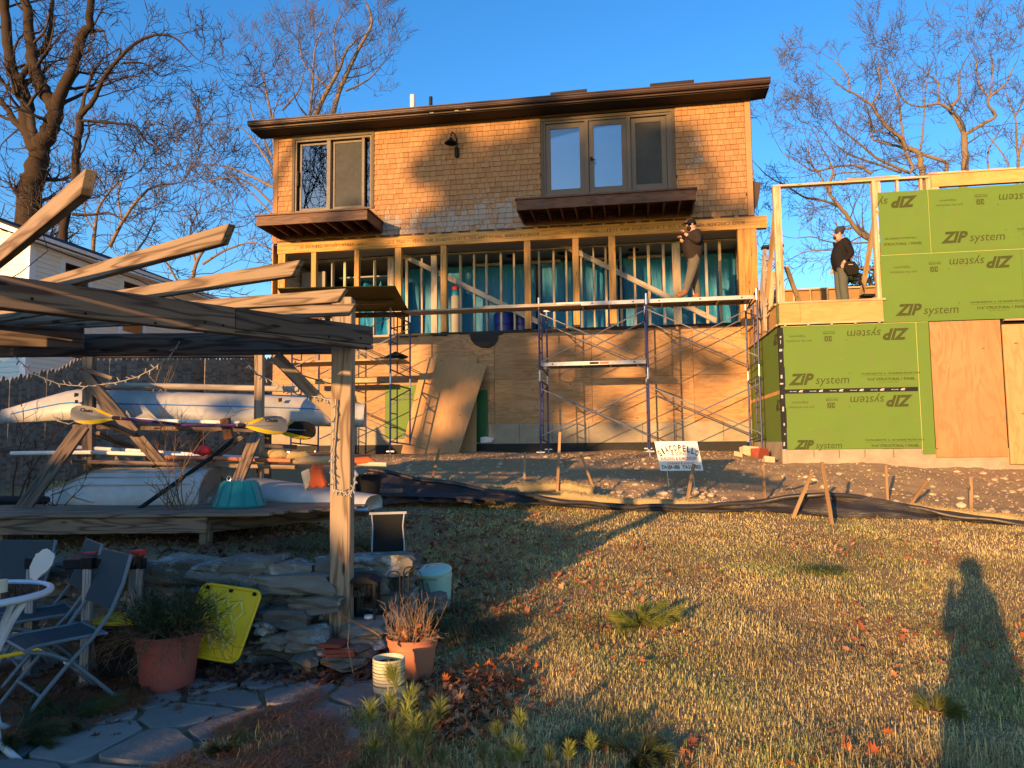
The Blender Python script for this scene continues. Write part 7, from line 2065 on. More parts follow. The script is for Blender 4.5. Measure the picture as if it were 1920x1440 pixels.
def make_blades(name, n, hmin, hmax, width, ypow, label, seed, mult=1.0):
    x, y = sample(n, ypow); m = lawnmask(x, y); dens = .35 + .9 * vnoise(x, y, 2.2, seed + 3) + .5 * vnoise(x, y, 7, seed + 8)
    m &= rg.random(len(x)) < np.clip(dens * .75, 0, 1); x, y = x[m], y[m]; n = len(x)
    z = gzv(x, y)
    h = rg.uniform(hmin, hmax, n) * (.55 + .9 * vnoise(x, y, 4.0, seed))
    h *= np.where(y < 3.9, 1.5, 1.0)
    w = width * (1 + .13 * (y - 3)) * rg.uniform(.7, 1.3, n)
    az = -math.pi / 2 + np.where(rg.random(n) < .35, math.pi, 0) + rg.normal(0, 1.3, n) + 2.2 * (vnoise(x, y, 3.5, seed + 1) - .5); lean = np.where(rg.random(n) < .6, rg.uniform(.1, .9, n), rg.uniform(.9, 2.2, n))
    dx_, dy_ = np.cos(az), np.sin(az); px_, py_ = -dy_, dx_
    B = np.stack([x, y, z - .004], 1); side = np.stack([px_, py_, 0 * x], 1) * (w / 2)[:, None]
    mid = B + np.stack([dx_ * h * lean * .28, dy_ * h * lean * .28, h * (.62 - .12 * lean)], 1)
    tip = B + np.stack([dx_ * h * lean * .9, dy_ * h * lean * .9, h * np.maximum(1.0 - .42 * lean, .12)], 1)
    V = np.stack([B - side, B + side, mid + side * .8, mid - side * .8, tip], 1).reshape(-1, 3)
    bidx = np.arange(n) * 5
    loops = np.stack([bidx, bidx + 1, bidx + 2, bidx, bidx + 2, bidx + 3, bidx + 3, bidx + 2, bidx + 4], 1).ravel()
    g_ = vnoise(x, y, .9, 21) * .6 + vnoise(x, y, 3.1, 22) * .4 + rg.normal(0, .13, n)
    green = np.clip((g_ - .50) * 3.6, 0, 1)[:, None] * np.clip((rg.random((n, 1)) < .55), 0, 1)
    straw = np.array([.84, .68, .30]); straw2 = np.array([.50, .33, .15]); gr = np.array([.33, .38, .09])
    c = straw * (1 - rg.random((n, 1)) * .5) + straw2 * rg.random((n, 1)) * .25
    c = c * (1 - green) + gr * green; c *= rg.uniform(.6, 1.2, (n, 1)) * (.78 + .65 * vnoise(x, y, 1.7, 31) + .3 * (vnoise(x, y, 7, 32) - .5))[:, None]
    cols = np.repeat(c, 5, axis=0); 
    o = np_mesh(name, V, loops, 3, M['blade'], colv=cols)
    tag(o, label, 'grass', kind='stuff'); return o
make_blades('lawn_grass', 500000, .022, .046, .0044, 1.7, 'dry tan winter lawn with green tinges covering the whole slope', 2)
make_blades('long_grass', 22000, .06, .10, .0034, 3.2, 'longer pale dead grass at the near edge of the lawn', 7)

# tufts of long dark grass on the bank behind the stone wall
def tuft_patch(label, cx, cy, rx, ry, n, h, seed, col=(.16, .15, .06), name='grass_tuft', cat='grass tuft', group='drooping grass tufts'):
    r_ = np.random.default_rng(seed); x = cx + r_.normal(0, rx, n); y = cy + r_.normal(0, ry, n); z = gzv(x, y)
    hh = h * r_.uniform(.5, 1.1, n); dx_ = (x - cx) / rx * .5 + r_.normal(0, .35, n); dy_ = (y - cy) / ry * .3 - .35 + r_.normal(0, .25, n)
    w = .005; px_, py_ = -dy_, dx_; nn = np.hypot(px_, py_) + 1e-6; side = np.stack([px_ / nn * w / 2, py_ / nn * w / 2, 0 * x], 1)
    B = np.stack([x, y, z - .01], 1); mid = B + np.stack([dx_ * hh * .35, dy_ * hh * .35, hh * .6], 1); tip = B + np.stack([dx_ * hh * 1.2, dy_ * hh * 1.2, hh * .35], 1)
    V = np.stack([B - side, B + side, mid + side, mid - side, tip], 1).reshape(-1, 3); b = np.arange(n) * 5
    loops = np.stack([b, b + 1, b + 2, b, b + 2, b + 3, b + 3, b + 2, b + 4], 1).ravel()
    c = np.array(col) * r_.uniform(.5, 1.5, (n, 1)); o = np_mesh(name, V, loops, 3, M['blade'], colv=np.repeat(c, 5, 0)); tag(o, label, cat, group); return o
for k, (px_, py_, Y_, rx, n, lab) in enumerate(((560, 1066, 5.75, .10, 900, 'drooping grass tuft on top of the wall left of the square post'), (598, 1010, 6.5, .16, 900, 'shaded grass clump under the deck edge left of the square post'), (672, 1000, 6.6, .10, 500, 'grass clump between the square post and the black sling'), (880, 1170, 5.9, .14, 700, 'long grass clump right of the terracotta pot'), (842, 1120, 6.5, .07, 350, 'grass sprouting at the right side of the mint can'), (1335, 905, 11.3, .12, 250, 'green weeds right below the builder sign'), (1545, 1110, 7.6, .12, 500, 'greener tuft in the open lawn'))):
    c = P(px_, py_, Y_); tuft_patch(lab, c.x, Y_, rx, rx * .7, n, .17 if k < 4 else .12, 50 + k, col=(.22, .19, .08) if k < 5 else (.34, .36, .11))

# fallen leaves: lobed, folded, lying on the ground and heaped in drifts
def leaves(name, label, pts, sizes, seed, cols, lift=.0, cat='leaves'):
    r_ = np.random.default_rng(seed); n = len(pts); 
    prof = np.array([(0, -1.0), (.16, -.55), (.55, -.62), (.32, -.2), (.80, .12), (.36, .2), (.48, .72), (.12, .6), (0, 1.05), (-.14, .62), (-.5, .70), (-.34, .22), (-.78, .15), (-.34, -.2), (-.52, -.6), (-.15, -.52)])
    m = len(prof); az = r_.uniform(0, 6.28, n); tx = r_.normal(0, .45, n); ty = r_.normal(0, .45, n); curl = r_.uniform(.1, .9, n)
    lx = prof[None, :, 0] * r_.uniform(.65, 1.1, (n, 1)) + r_.normal(0, .05, (n, m)); ly = np.repeat(prof[None, :, 1], n, 0); lz = curl[:, None] * (np.abs(lx) ** 1.5 + .35 * ly ** 2) * .75
    X = lx * np.cos(az)[:, None] - ly * np.sin(az)[:, None]; Y = lx * np.sin(az)[:, None] + ly * np.cos(az)[:, None]; Z = lz + X * tx[:, None] + Y * ty[:, None]
    S = sizes[:, None]; V = np.stack([pts[:, 0:1] + X * S, pts[:, 1:2] + Y * S, pts[:, 2:3] + Z * S + S * .25 + lift], 2)
    cen = pts + np.array([0, 0, 1]) * (sizes[:, None] * .22 + lift); V = np.concatenate([V, cen[:, None, :]], 1); mm = m + 1
    b = np.arange(n) * mm; L = []
    for k in range(m): L.append(np.stack([b + k, b + (k + 1) % m, b + m], 1))
    loops = np.concatenate(L, 1).ravel(); ci = r_.integers(0, len(cols), n); c = np.array(cols)[ci] * r_.uniform(.55, 1.25, (n, 1))
    o = np_mesh(name, V.reshape(-1, 3), loops, 3, M['leaf'], colv=np.repeat(c, mm, 0)); tag(o, label, cat, kind='stuff'); return o
LC = [(.42, .13, .045), (.48, .19, .075), (.28, .10, .045), (.52, .27, .13), (.22, .08, .04), (.45, .12, .035)]
rl = np.random.default_rng(8)
x, y = sample(8000, 1.2); dens = vnoise(x, y, 1.1, 40); k = (rl.random(len(x)) < np.clip((dens - .56) * 4.5 + .03, .0, 1)) & lawnmask(x, y); x, y = x[k], y[k]
leaves('lawn_leaves', 'scattered russet oak leaves caught in the lawn', np.stack([x, y, gzv(x, y) + .022], 1), rl.uniform(.014, .036, len(x)), 1, LC)
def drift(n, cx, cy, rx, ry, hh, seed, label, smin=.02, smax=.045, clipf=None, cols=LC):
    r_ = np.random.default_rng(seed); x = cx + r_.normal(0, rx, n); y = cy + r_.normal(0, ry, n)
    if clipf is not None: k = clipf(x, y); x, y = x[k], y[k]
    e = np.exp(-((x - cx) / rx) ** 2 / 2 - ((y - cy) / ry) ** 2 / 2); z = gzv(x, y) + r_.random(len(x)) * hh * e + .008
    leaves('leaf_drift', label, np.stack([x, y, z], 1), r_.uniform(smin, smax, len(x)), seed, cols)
c = P(885, 1255, 4.75); drift(500, c.x, 4.75, .22, .30, .06, 11, 'deep drift of russet oak leaves right of the terracotta pot')
c = P(850, 1320, 4.3); drift(260, c.x, 4.2, .16, .16, .04, 12, 'shaded heap of brown leaves behind the small pines')
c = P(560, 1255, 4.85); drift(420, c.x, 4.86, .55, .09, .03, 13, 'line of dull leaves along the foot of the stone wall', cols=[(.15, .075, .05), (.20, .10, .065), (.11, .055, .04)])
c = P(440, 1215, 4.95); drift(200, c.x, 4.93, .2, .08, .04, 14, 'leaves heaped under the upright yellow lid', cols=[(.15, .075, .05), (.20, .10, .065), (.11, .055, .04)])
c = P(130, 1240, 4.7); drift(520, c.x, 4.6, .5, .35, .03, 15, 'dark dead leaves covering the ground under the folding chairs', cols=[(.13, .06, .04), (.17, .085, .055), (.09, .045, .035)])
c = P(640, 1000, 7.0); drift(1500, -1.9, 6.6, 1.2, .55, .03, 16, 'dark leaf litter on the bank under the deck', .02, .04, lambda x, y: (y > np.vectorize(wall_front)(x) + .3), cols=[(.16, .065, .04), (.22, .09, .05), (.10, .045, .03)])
c = P(900, 1000, 8.2); drift(900, -.35, 8.6, .65, 1.3, .03, 17, 'fallen leaves in the shaded grass right of the black sling', .022, .045)
c = P(790, 930, 10.5); drift(420, -1.0, 10.6, .9, .5, .02, 18, 'red leaves strewn along the low end of the silt fence', .022, .042)
c = P(860, 1150, 6.2); drift(380, -.42, 6.3, .3, .6, .03, 19, 'leaf litter around the mint can and wall end', .022, .045)
# leaves in the terracotta pot
c = Vector(leafpot.location)
x = c.x + rl.normal(0, leafpot_r * .45, 60); y = c.y + rl.normal(0, leafpot_r * .45, 60)
leaves('pot_leaves', 'dry oak leaves heaped in the terracotta coloured pot', np.stack([x, y, np.full(60, c.z + leafpot_h * .92) + rl.random(60) * .06], 1), rl.uniform(.02, .035, 60), 33, LC)

# fallen pine needles in the patio joints and on the grass edge
n = 60000; x = rl.uniform(-4.3, -.3, n); y = rl.uniform(3.3, 5.2, n)
dens = vnoise(x, y, 1.6, 60) * .7 + vnoise(x, y, 5, 61) * .4
k = (rl.random(n) < np.clip((dens - .51) * 4.5, 0, 1)) & (x < -.45); x, y = x[k], y[k]; n = len(x)
z = np.where(x < -.75, -1.466, gzv(x, y) + .02) + rl.random(n) * .012
az = rl.uniform(0, 3.14, n); L_ = rl.uniform(.025, .05, n); dxy = np.stack([np.cos(az) * L_, np.sin(az) * L_, rl.normal(0, .008, n)], 1); sd_ = np.stack([-np.sin(az), np.cos(az), 0 * az], 1) * .0016
B = np.stack([x, y, z], 1); V = np.stack([B - dxy - sd_, B - dxy + sd_, B + dxy + sd_, B + dxy - sd_], 1).reshape(-1, 3)
c = np.array([.42, .15, .06]) * rl.uniform(.5, 1.3, (n, 1)); o = np_mesh('needle_litter', V, np.arange(n * 4), 4, M['needle'], colv=np.repeat(c, 4, 0)); tag(o, 'rust coloured pine needles lying between the flagstones', 'pine needles', kind='stuff')

# young pines: stem + brushes of needles
def brush(mbv, mbc, base, d, L, n, r_, nl=.075, spread=.55, col=(.17, .20, .05)):
    d = d.normalized(); a = d.orthogonal().normalized(); b = d.cross(a)
    for k in range(n):
        t = r_.random() ** .7; th = r_.uniform(0, 6.28); o = base + d * (L * t)
        e = (d * r_.uniform(.7, 1.2) + (a * math.cos(th) + b * math.sin(th)) * spread * r_.uniform(.3, 1.1) * (1.15 - t * .5)).normalized(); l_ = nl * r_.uniform(.7, 1.15)
        s = e.cross(Vector((r_.uniform(-1, 1), r_.uniform(-1, 1), .2))).normalized() * .0011
        droop = Vector((0, 0, -.12 * l_)); mbv.extend([o - s, o + s, o + e * l_ * .6 + s * .8, o + e * l_ * .6 - s * .8, o + e * l_ + droop])
        c_ = r_.uniform(.55, 1.35); yel = r_.random() * .35; mbc.extend([(col[0] * c_ + yel * .12, col[1] * c_ + yel * .07, col[2] * c_)] * 5)
def young_pine(label, tufts, seed, group='young pines at the near lawn edge', col=(.17, .20, .05), stemmat='drypale'):
    """tufts: (px, py_base, py_top, Y)"""
    r_ = random.Random(seed); b0 = P(*tufts[0][:2], tufts[0][3]); g0 = gz(b0.x, b0.y)
    t = empty('pine_seedling', (b0.x, b0.y, g0), label=label, cat='young pine', group=group); off = Vector((b0.x, b0.y, g0))
    mb = MB()
    for (px_, pyb, pyt, Y_) in tufts:
        a, e = P(px_, pyb, Y_), P(px_ + r_.uniform(-6, 6), pyt, Y_); gr = Vector((a.x + r_.uniform(-.02, .02), a.y, gz(a.x, a.y) - .01))
        if gr.z > a.z: gr.z = a.z - .03
        mb.tube([gr - off, a - off, a.lerp(e, .5) - off], [.0045, .0035, .002], 5)
        V = []; Cc = []; H = (e - a); brush(V, Cc, a - off + H * .05, H, H.length * .55, 170, r_, H.length * .60, 1.05, mul(col, 1.35))
        nV = len(V) // 5; bi = np.arange(nV) * 5
        loops = np.stack([bi, bi + 1, bi + 2, bi, bi + 2, bi + 3, bi + 3, bi + 2, bi + 4], 1).ravel()
        np_mesh('needle_tuft', np.array([tuple(v) for v in V]), loops, 3, M['needle'], colv=np.array(Cc), parent=t)
    mb.build('stem', M[stemmat], t)
young_pine('dense young pine with many brushes in front of the small cream pot', [(742, 1300, 1238, 4.1), (728, 1285, 1240, 4.1), (768, 1345, 1280, 4.0), (732, 1345, 1290, 4.0), (692, 1365, 1305, 3.95), (780, 1400, 1330, 3.85), (740, 1400, 1345, 3.85), (758, 1372, 1310, 3.9)], 1)
young_pine('darker young pine right of the dense one', [(822, 1360, 1300, 4.0), (808, 1372, 1330, 3.95), (800, 1410, 1340, 3.85), (765, 1425, 1370, 3.75), (700, 1425, 1370, 3.75)], 2, col=(.11, .14, .045))
young_pine('bluish low pine shoots at the bottom edge of the picture', [(785, 1450, 1385, 3.65), (825, 1450, 1395, 3.65), (905, 1440, 1385, 3.65), (935, 1450, 1400, 3.6), (1030, 1440, 1395, 3.6)], 3, col=(.08, .115, .05))
young_pine('tall single pine brush standing above the dead grass', [(977, 1375, 1325, 3.9), (935, 1390, 1350, 3.85)], 4)
young_pine('large pine brush low in the middle of the grass', [(963, 1440, 1375, 3.65), (975, 1430, 1390, 3.6)], 5)
young_pine('small single pine brush in the dead grass, left of the last', [(1065, 1430, 1385, 3.65)], 6)
young_pine('rightmost single pine brush in the dead grass', [(1110, 1415, 1370, 3.7)], 7)
# cut green boughs lying on the lawn
def bough(label, px_, py_, Y_, ang, L, n, seed, col=(.10, .13, .035)):
    c = P(px_, py_, Y_); r_ = random.Random(seed); t = empty('pine_bough', (c.x, c.y, gz(c.x, c.y) + .02), ang, label, 'pine branch', 'green pine boughs lying on the ground')
    V = []; Cc = []; mb = MB()
    for k in range(n):
        a = (k / n - .5) * 3.6 + r_.uniform(-.5, .5); d = Vector((math.cos(a), math.sin(a), r_.uniform(.0, .35))); l_ = L * r_.uniform(.25, .85)
        mb.tube([(0, 0, .01), tuple(d * l_ * .5), tuple(d * l_)], [.005, .0035, .002], 4); brush(V, Cc, d * l_ * .3, d + Vector((0, 0, .05)), l_ * .75, 420, r_, .095, .9, col)
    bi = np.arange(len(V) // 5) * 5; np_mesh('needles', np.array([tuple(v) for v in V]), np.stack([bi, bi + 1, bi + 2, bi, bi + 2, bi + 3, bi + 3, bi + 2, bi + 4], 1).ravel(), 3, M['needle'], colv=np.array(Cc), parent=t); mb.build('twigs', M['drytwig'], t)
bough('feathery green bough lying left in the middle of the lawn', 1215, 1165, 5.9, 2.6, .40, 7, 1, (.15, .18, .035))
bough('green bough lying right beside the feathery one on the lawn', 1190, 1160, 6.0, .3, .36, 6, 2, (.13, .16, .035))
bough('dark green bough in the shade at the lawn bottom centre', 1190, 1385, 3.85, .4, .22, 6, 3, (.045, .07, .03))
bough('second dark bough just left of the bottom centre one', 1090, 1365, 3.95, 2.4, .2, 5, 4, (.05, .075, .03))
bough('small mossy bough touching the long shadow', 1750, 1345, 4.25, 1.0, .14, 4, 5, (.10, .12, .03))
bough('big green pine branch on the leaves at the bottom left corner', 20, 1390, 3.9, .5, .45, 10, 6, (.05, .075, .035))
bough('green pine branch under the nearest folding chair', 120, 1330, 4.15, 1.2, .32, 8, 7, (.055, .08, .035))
bough('sprig of green needles in the grass below the dark stick', 420, 1410, 3.75, .2, .16, 3, 8, (.06, .08, .03))
# ------------------------------------------------------------------ people
def skin_figure(name, nodes, edges, root, subsurf=3):
    """nodes: {key:(Vector, rx, ry)}; returns mesh"""
    keys = list(nodes); me = bpy.data.meshes.new(name); me.from_pydata([tuple(nodes[k][0]) for k in keys], [(keys.index(a), keys.index(b)) for a, b in edges], [])
    ob = bpy.data.objects.new(name, me); C.objects.link(ob); md = ob.modifiers.new('skin', 'SKIN'); md.use_smooth_shade = True
    for i, k in enumerate(keys):
        sv = me.skin_vertices[0].data[i]; sv.radius = (nodes[k][1], nodes[k][2] if len(nodes[k]) > 2 else nodes[k][1]); sv.use_root = (k == root)
    sb_ = ob.modifiers.new('sub', 'SUBSURF'); sb_.levels = subsurf; sb_.render_levels = subsurf
    dg = bpy.context.evaluated_depsgraph_get(); dg.update(); new = bpy.data.meshes.new_from_object(ob.evaluated_get(dg)); bpy.data.objects.remove(ob); return new
def figure(label, loc, rz, pose, mats, H=1.78, fat=1.0, group=None, hoodie=False):
    """local: +x is where the person faces, y to the left; pose overrides joints. mats: dict region->material"""
    t = empty('person', loc, rz, label, 'person', group); s = H / 1.78
    J = dict(pel=(0, 0, .95), spine=(0, 0, 1.12), chest=(0, 0, 1.32), neck=(.0, 0, 1.49), head0=(.02, 0, 1.58), head1=(.03, 0, 1.68),
             shL=(0, .17, 1.43), shR=(0, -.17, 1.43), elL=(-.03, .25, 1.15), elR=(-.03, -.25, 1.15), wrL=(.08, .24, .92), wrR=(.08, -.24, .92), haL=(.11, .235, .84), haR=(.11, -.235, .84),
             hiL=(0, .09, .90), hiR=(0, -.09, .90), knL=(.02, .10, .50), knR=(.02, -.10, .50), anL=(-.02, .10, .09), anR=(-.02, -.10, .09), toL=(.15, .11, .035), toR=(.15, -.11, .035))
    J.update(pose); V = {k: Vector(v) * s for k, v in J.items()}
    f = fat; R = dict(pel=(.145 * f, .165 * f), spine=(.13 * f, .155 * f), chest=(.13 * f, .175 * f), neck=(.058, .058), head0=(.075, .07), head1=(.095, .085), shL=(.075 * f,) * 2, shR=(.075 * f,) * 2, elL=(.05 * f,) * 2, elR=(.05 * f,) * 2, wrL=(.034,) * 2, wrR=(.034,) * 2, haL=(.035, .025), haR=(.035, .025),
                      hiL=(.085 * f,) * 2, hiR=(.085 * f,) * 2, knL=(.064 * f,) * 2, knR=(.064 * f,) * 2, anL=(.06,) * 2, anR=(.06,) * 2, toL=(.045, .035), toR=(.045, .035))
    nodes = {k: (V[k], R[k][0] * s * (1.12 if k[:2] in ('he', 'ha', 'wr') else 1.32), R[k][1] * s * (1.12 if k[:2] in ('he', 'ha', 'wr') else 1.32)) for k in J}; E = [('pel', 'spine'), ('spine', 'chest'), ('chest', 'neck'), ('neck', 'head0'), ('head0', 'head1'), ('chest', 'shL'), ('chest', 'shR'), ('shL', 'elL'), ('elL', 'wrL'), ('wrL', 'haL'), ('shR', 'elR'), ('elR', 'wrR'), ('wrR', 'haR'), ('pel', 'hiL'), ('pel', 'hiR'), ('hiL', 'knL'), ('knL', 'anL'), ('anL', 'toL'), ('hiR', 'knR'), ('knR', 'anR'), ('anR', 'toR')]
    me = skin_figure('body', nodes, E, 'pel')
    order = ['top', 'legs', 'skin', 'boot']; me.materials.clear()
    for k in order: me.materials.append(M[mats[k]])
    reg = {'pel': 'top', 'spine': 'top', 'chest': 'top', 'neck': 'skin', 'head0': 'skin', 'head1': 'skin', 'shL': 'top', 'shR': 'top', 'elL': 'top', 'elR': 'top', 'wrL': 'skin', 'wrR': 'skin', 'haL': 'skin', 'haR': 'skin', 'hiL': 'legs', 'hiR': 'legs', 'knL': 'legs', 'knR': 'legs', 'anL': 'boot', 'anR': 'boot', 'toL': 'boot', 'toR': 'boot'}
    cent = [(V[k], reg[k]) for k in J]
    for a, b in E:
        m_ = V[a].lerp(V[b], .5); ra = reg[a] if reg[b] != 'skin' or reg[a] == 'skin' else reg[a]
        if (a, b) == ('pel', 'spine'): ra = 'top'
        if (a, b) in (('chest', 'neck'),): ra = 'top'
        cent.append((m_, ra)); cent.append((V[a].lerp(V[b], .75), reg[b] if b[:2] not in ('wr', 'an') and b not in ('neck', 'spine') else ra)); cent.append((V[a].lerp(V[b], .25), reg[a] if a != 'pel' or b != 'spine' else 'top'))
    for y_ in (-.19, 0, .19): cent += [(Vector((x_, y_, z_)) * s, 'top') for x_ in (-.1, .12) for z_ in (.99, 1.08)]
    for p in me.polygons:
        c = p.center; best = min(cent, key=lambda q: (q[0] - c).length_squared * (3.0 if q[1] == 'skin' and q[0].z < V['neck'].z - .02 else 1)); p.material_index = order.index(best[1]); p.use_smooth = True
    ob = bpy.data.objects.new('body', me); C.objects.link(ob); ob.parent = t
    return t, V, s
def head_bits(t, V, s, yaw, hat, beard=None, glasses=False):
    """hat, nose, ears, beard on the head; yaw turns the face from the body's forward"""
    hc = V['head1'] - Vector((0, 0, .02)) * s; q = Matrix.Rotation(yaw, 4, 'Z'); h = empty('head_group'); h.parent = t; h.location = hc; h.rotation_euler = (0, 0, yaw)
    return h
def ell(name, mat, parent, c, r, seg=16, cut=None, rot=None):
    bm = bmesh.new(); bmesh.ops.create_uvsphere(bm, u_segments=seg, v_segments=seg // 2 + 2, radius=1)
    for v in bm.verts: v.co = Vector((v.co.x * r[0], v.co.y * r[1], v.co.z * r[2]))
    if cut is not None:
        for v in bm.verts: v.co.z = max(v.co.z, cut)
    me = bpy.data.meshes.new(name); bm.to_mesh(me); bm.free(); me.materials.append(mat)
    for p in me.polygons: p.use_smooth = True
    o = bpy.data.objects.new(name, me); C.objects.link(o); o.parent = parent; o.location = c
    if rot: o.rotation_euler = rot
    return o
def hand_fingers(t, hp, d, up, mat='skin', curl=.5, s=1.0):
    """five short skinned finger chains joined into one mesh part"""
    d = d.normalized(); side = d.cross(up).normalized(); upn = side.cross(d); mb = MB()
    for k, (o_, l_) in enumerate(((-.033, .065), (-.011, .075), (.011, .072), (.031, .055))):
        b = hp + side * o_ * s; p1 = b + d * l_ * .45 * s; p2 = p1 + (d * (1 - curl) - upn * curl) * l_ * .35 * s; p3 = p2 + (d * (1 - 1.6 * curl) - upn * curl * 1.3) * l_ * .3 * s; mb.tube([b, p1, p2, p3], [.0105 * s, .010 * s, .009 * s, .007 * s], 6)
    b = hp - d * .02 * s - side * .03 * s; mb.tube([b, b + (-side * .7 + d * .7).normalized() * .04 * s, b + (-side * .3 + d).normalized() * .065 * s], [.013 * s, .011 * s, .008 * s], 6)
    mb.build('fingers', M[mat], t, smooth='all')

# man with the cap on the upper plank. He faces to the left of the picture and slightly towards us.
PY = HF.W(0, SD0 + .45, 0)
w = P(1303, 557, 16.05); zp = ZP2 + .0
# place on the plank: the plank centre runs at local y SD0+.45
pl = HF.inv(w); pw = HF.W(pl.x, SD0 + .45, 0)
yaw1 = math.radians(187)
t, V, s = figure('bearded man in black cap and hoodie on the upper scaffold plank raising his hands', (pw.x, pw.y, zp + .01), yaw1,
                 dict(pel=(0.0, 0, .93), spine=(.02, 0, 1.12), chest=(-.03, 0, 1.33), neck=(-.02, 0, 1.50), head0=(.01, .0, 1.57), head1=(.03, 0, 1.66), shL=(-.02, .18, 1.43), shR=(-.06, -.17, 1.43),
                      elL=(-.02, .27, 1.19), wrL=(.21, .22, 1.36), haL=(.26, .20, 1.41), elR=(.02, -.27, 1.17), wrR=(.20, -.13, 1.33), haR=(.24, -.10, 1.37),
                      hiL=(0, .10, .90), hiR=(-.02, -.09, .90), knL=(.12, .11, .50), anL=(.27, .12, .10), toL=(.45, .15, .04), knR=(-.05, -.10, .50), anR=(-.12, -.10, .09), toR=(.03, -.12, .035)),
                 dict(top='sweater', legs='khaki', skin='skin', boot='boot'), 1.80, 1.27)
hc = V['head1']
ell('cap', M['cap'], t, hc + Vector((-.01, 0, .03)), (.112, .10, .095), cut=-.02); 
MB().prism([(0, -.07), (.07, -.065), (.12, -.03), (.12, .03), (.07, .065), (0, .07)], hc + Vector((.075, 0, .035)), (1, 0, -.2), (0, 1, 0), (0, 0, 1), .012).build('cap_peak', M['cap'], t)
MB().box(.108 + hc.x, .112 + hc.x, -.02, .02, hc.z + .055, hc.z + .08).build('cap_badge', M['pale_frame'], t)
ell('beard', M['hair'], t, hc + Vector((.035, 0, -.085)), (.068, .072, .06)); ell('nose', M['skin'], t, hc + Vector((.092, 0, -.015)), (.022, .014, .02), 8)
ell('glasses', M['cap'], t, hc + Vector((.075, 0, .015)), (.025, .072, .013), 10)
for s_ in (-1, 1): ell('ear', M['skin'], t, hc + Vector((0, s_ * .088, -.01)), (.02, .01, .03), 8)
ell('hood', M['sweater'], t, V['neck'] + Vector((-.07, 0, -.01)), (.10, .13, .08)); hand_fingers(t, V['haL'] + Vector((.02, 0, .02)), Vector((.6, -.1, .7)), Vector((0, 0, 1)), s=1.15, curl=.35); hand_fingers(t, V['haR'] + Vector((.01, 0, .02)), Vector((.6, .1, .6)), Vector((0, 0, 1)), s=1.1)
ell('hem', M['sweater'], t, V['pel'] + Vector((0, 0, .12)), (.19, .21, .14))
MB().tube([V['pel'] + Vector((.15 * math.cos(a), .175 * math.sin(a), .03)) for a in np.linspace(0, 6.28, 17)], .012, 6, cap=False).build('belt', M['cap'], t)

# man in the beanie on the addition's floor, seen from the side facing left
w = P(1578, 570, 15.6); q = ZF.inv(P(1580, 560, 15.4))
pw = ZF.W(q.x, 1.15, 0); pw = P(1580, 560, pw.y)
t, V, s = figure('man in charcoal beanie and black shirt with tool pouch on the addition floor', (pw.x, pw.y, 2.61), math.radians(180),
                 dict(pel=(0, 0, .95), chest=(-.02, 0, 1.32), spine=(.03, 0, 1.14), neck=(.0, 0, 1.49), head0=(.03, 0, 1.56), head1=(.045, 0, 1.65), shL=(-.03, .17, 1.43), elL=(-.13, .23, 1.17), wrL=(.02, .22, 1.00), haL=(.05, .20, .94), shR=(-.03, -.17, 1.43), elR=(-.10, -.22, 1.16)),
                 dict(top='blacktop', legs='jeans', skin='skin', boot='boot'), 1.74, 1.08)
hc = V['head1']
b_ = ell('beanie', M['beanie'], t, hc + Vector((-.045, 0, .055)), (.095, .093, .095), rot=(0, math.radians(-35), 0)); ell('beanie_tip', M['beanie'], t, hc + Vector((-.11, 0, .105)), (.06, .06, .055))
ell('beard', M['hair'], t, hc + Vector((.06, 0, -.095)), (.03, .045, .035), 10); ell('nose', M['skin'], t, hc + Vector((.082, 0, -.015)), (.026, .014, .02), 8)
for s_ in (-1, 1): ell('ear', M['skin'], t, hc + Vector((-.01, s_ * .085, -.02)), (.02, .01, .03), 8)
hand_fingers(t, V['haL'] + Vector((.01, 0, -.02)), Vector((.2, 0, -1)), Vector((1, 0, 0)), s=1.0, curl=.4)
pc = V['haL'] + Vector((-.12, .06, -.08))
pm = MB(); pm.add([pc + Vector(v) for v in ((-.13, -.05, -.14), (.05, -.05, -.17), (.05, .06, -.17), (-.13, .06, -.14), (-.15, -.05, -.02), (.13, -.05, -.04), (.13, .06, -.04), (-.15, .06, -.02), (-.06, -.05, .12), (.09, -.05, .12), (.09, .06, .12), (-.06, .06, .12))],
       [(3, 2, 1, 0), (0, 1, 5, 4), (1, 2, 6, 5), (2, 3, 7, 6), (3, 0, 4, 7), (4, 5, 9, 8), (5, 6, 10, 9), (6, 7, 11, 10), (7, 4, 8, 11), (8, 9, 10, 11)]); pm.build('tool_pouch', M['pouch'], t, bevel=.012)
MB().box(pc.x - .02, pc.x + .07, pc.y + .061, pc.y + .07, pc.z + .04, pc.z + .055).build('pouch_label', M['pale_frame'], t)
MB().tube([pc + Vector((-.12, 0, -.08)), pc + Vector((-.17, .02, -.22)), pc + Vector((-.20, .02, -.36))], .016, 6).build('hammer_handle', M['pouch'], t)

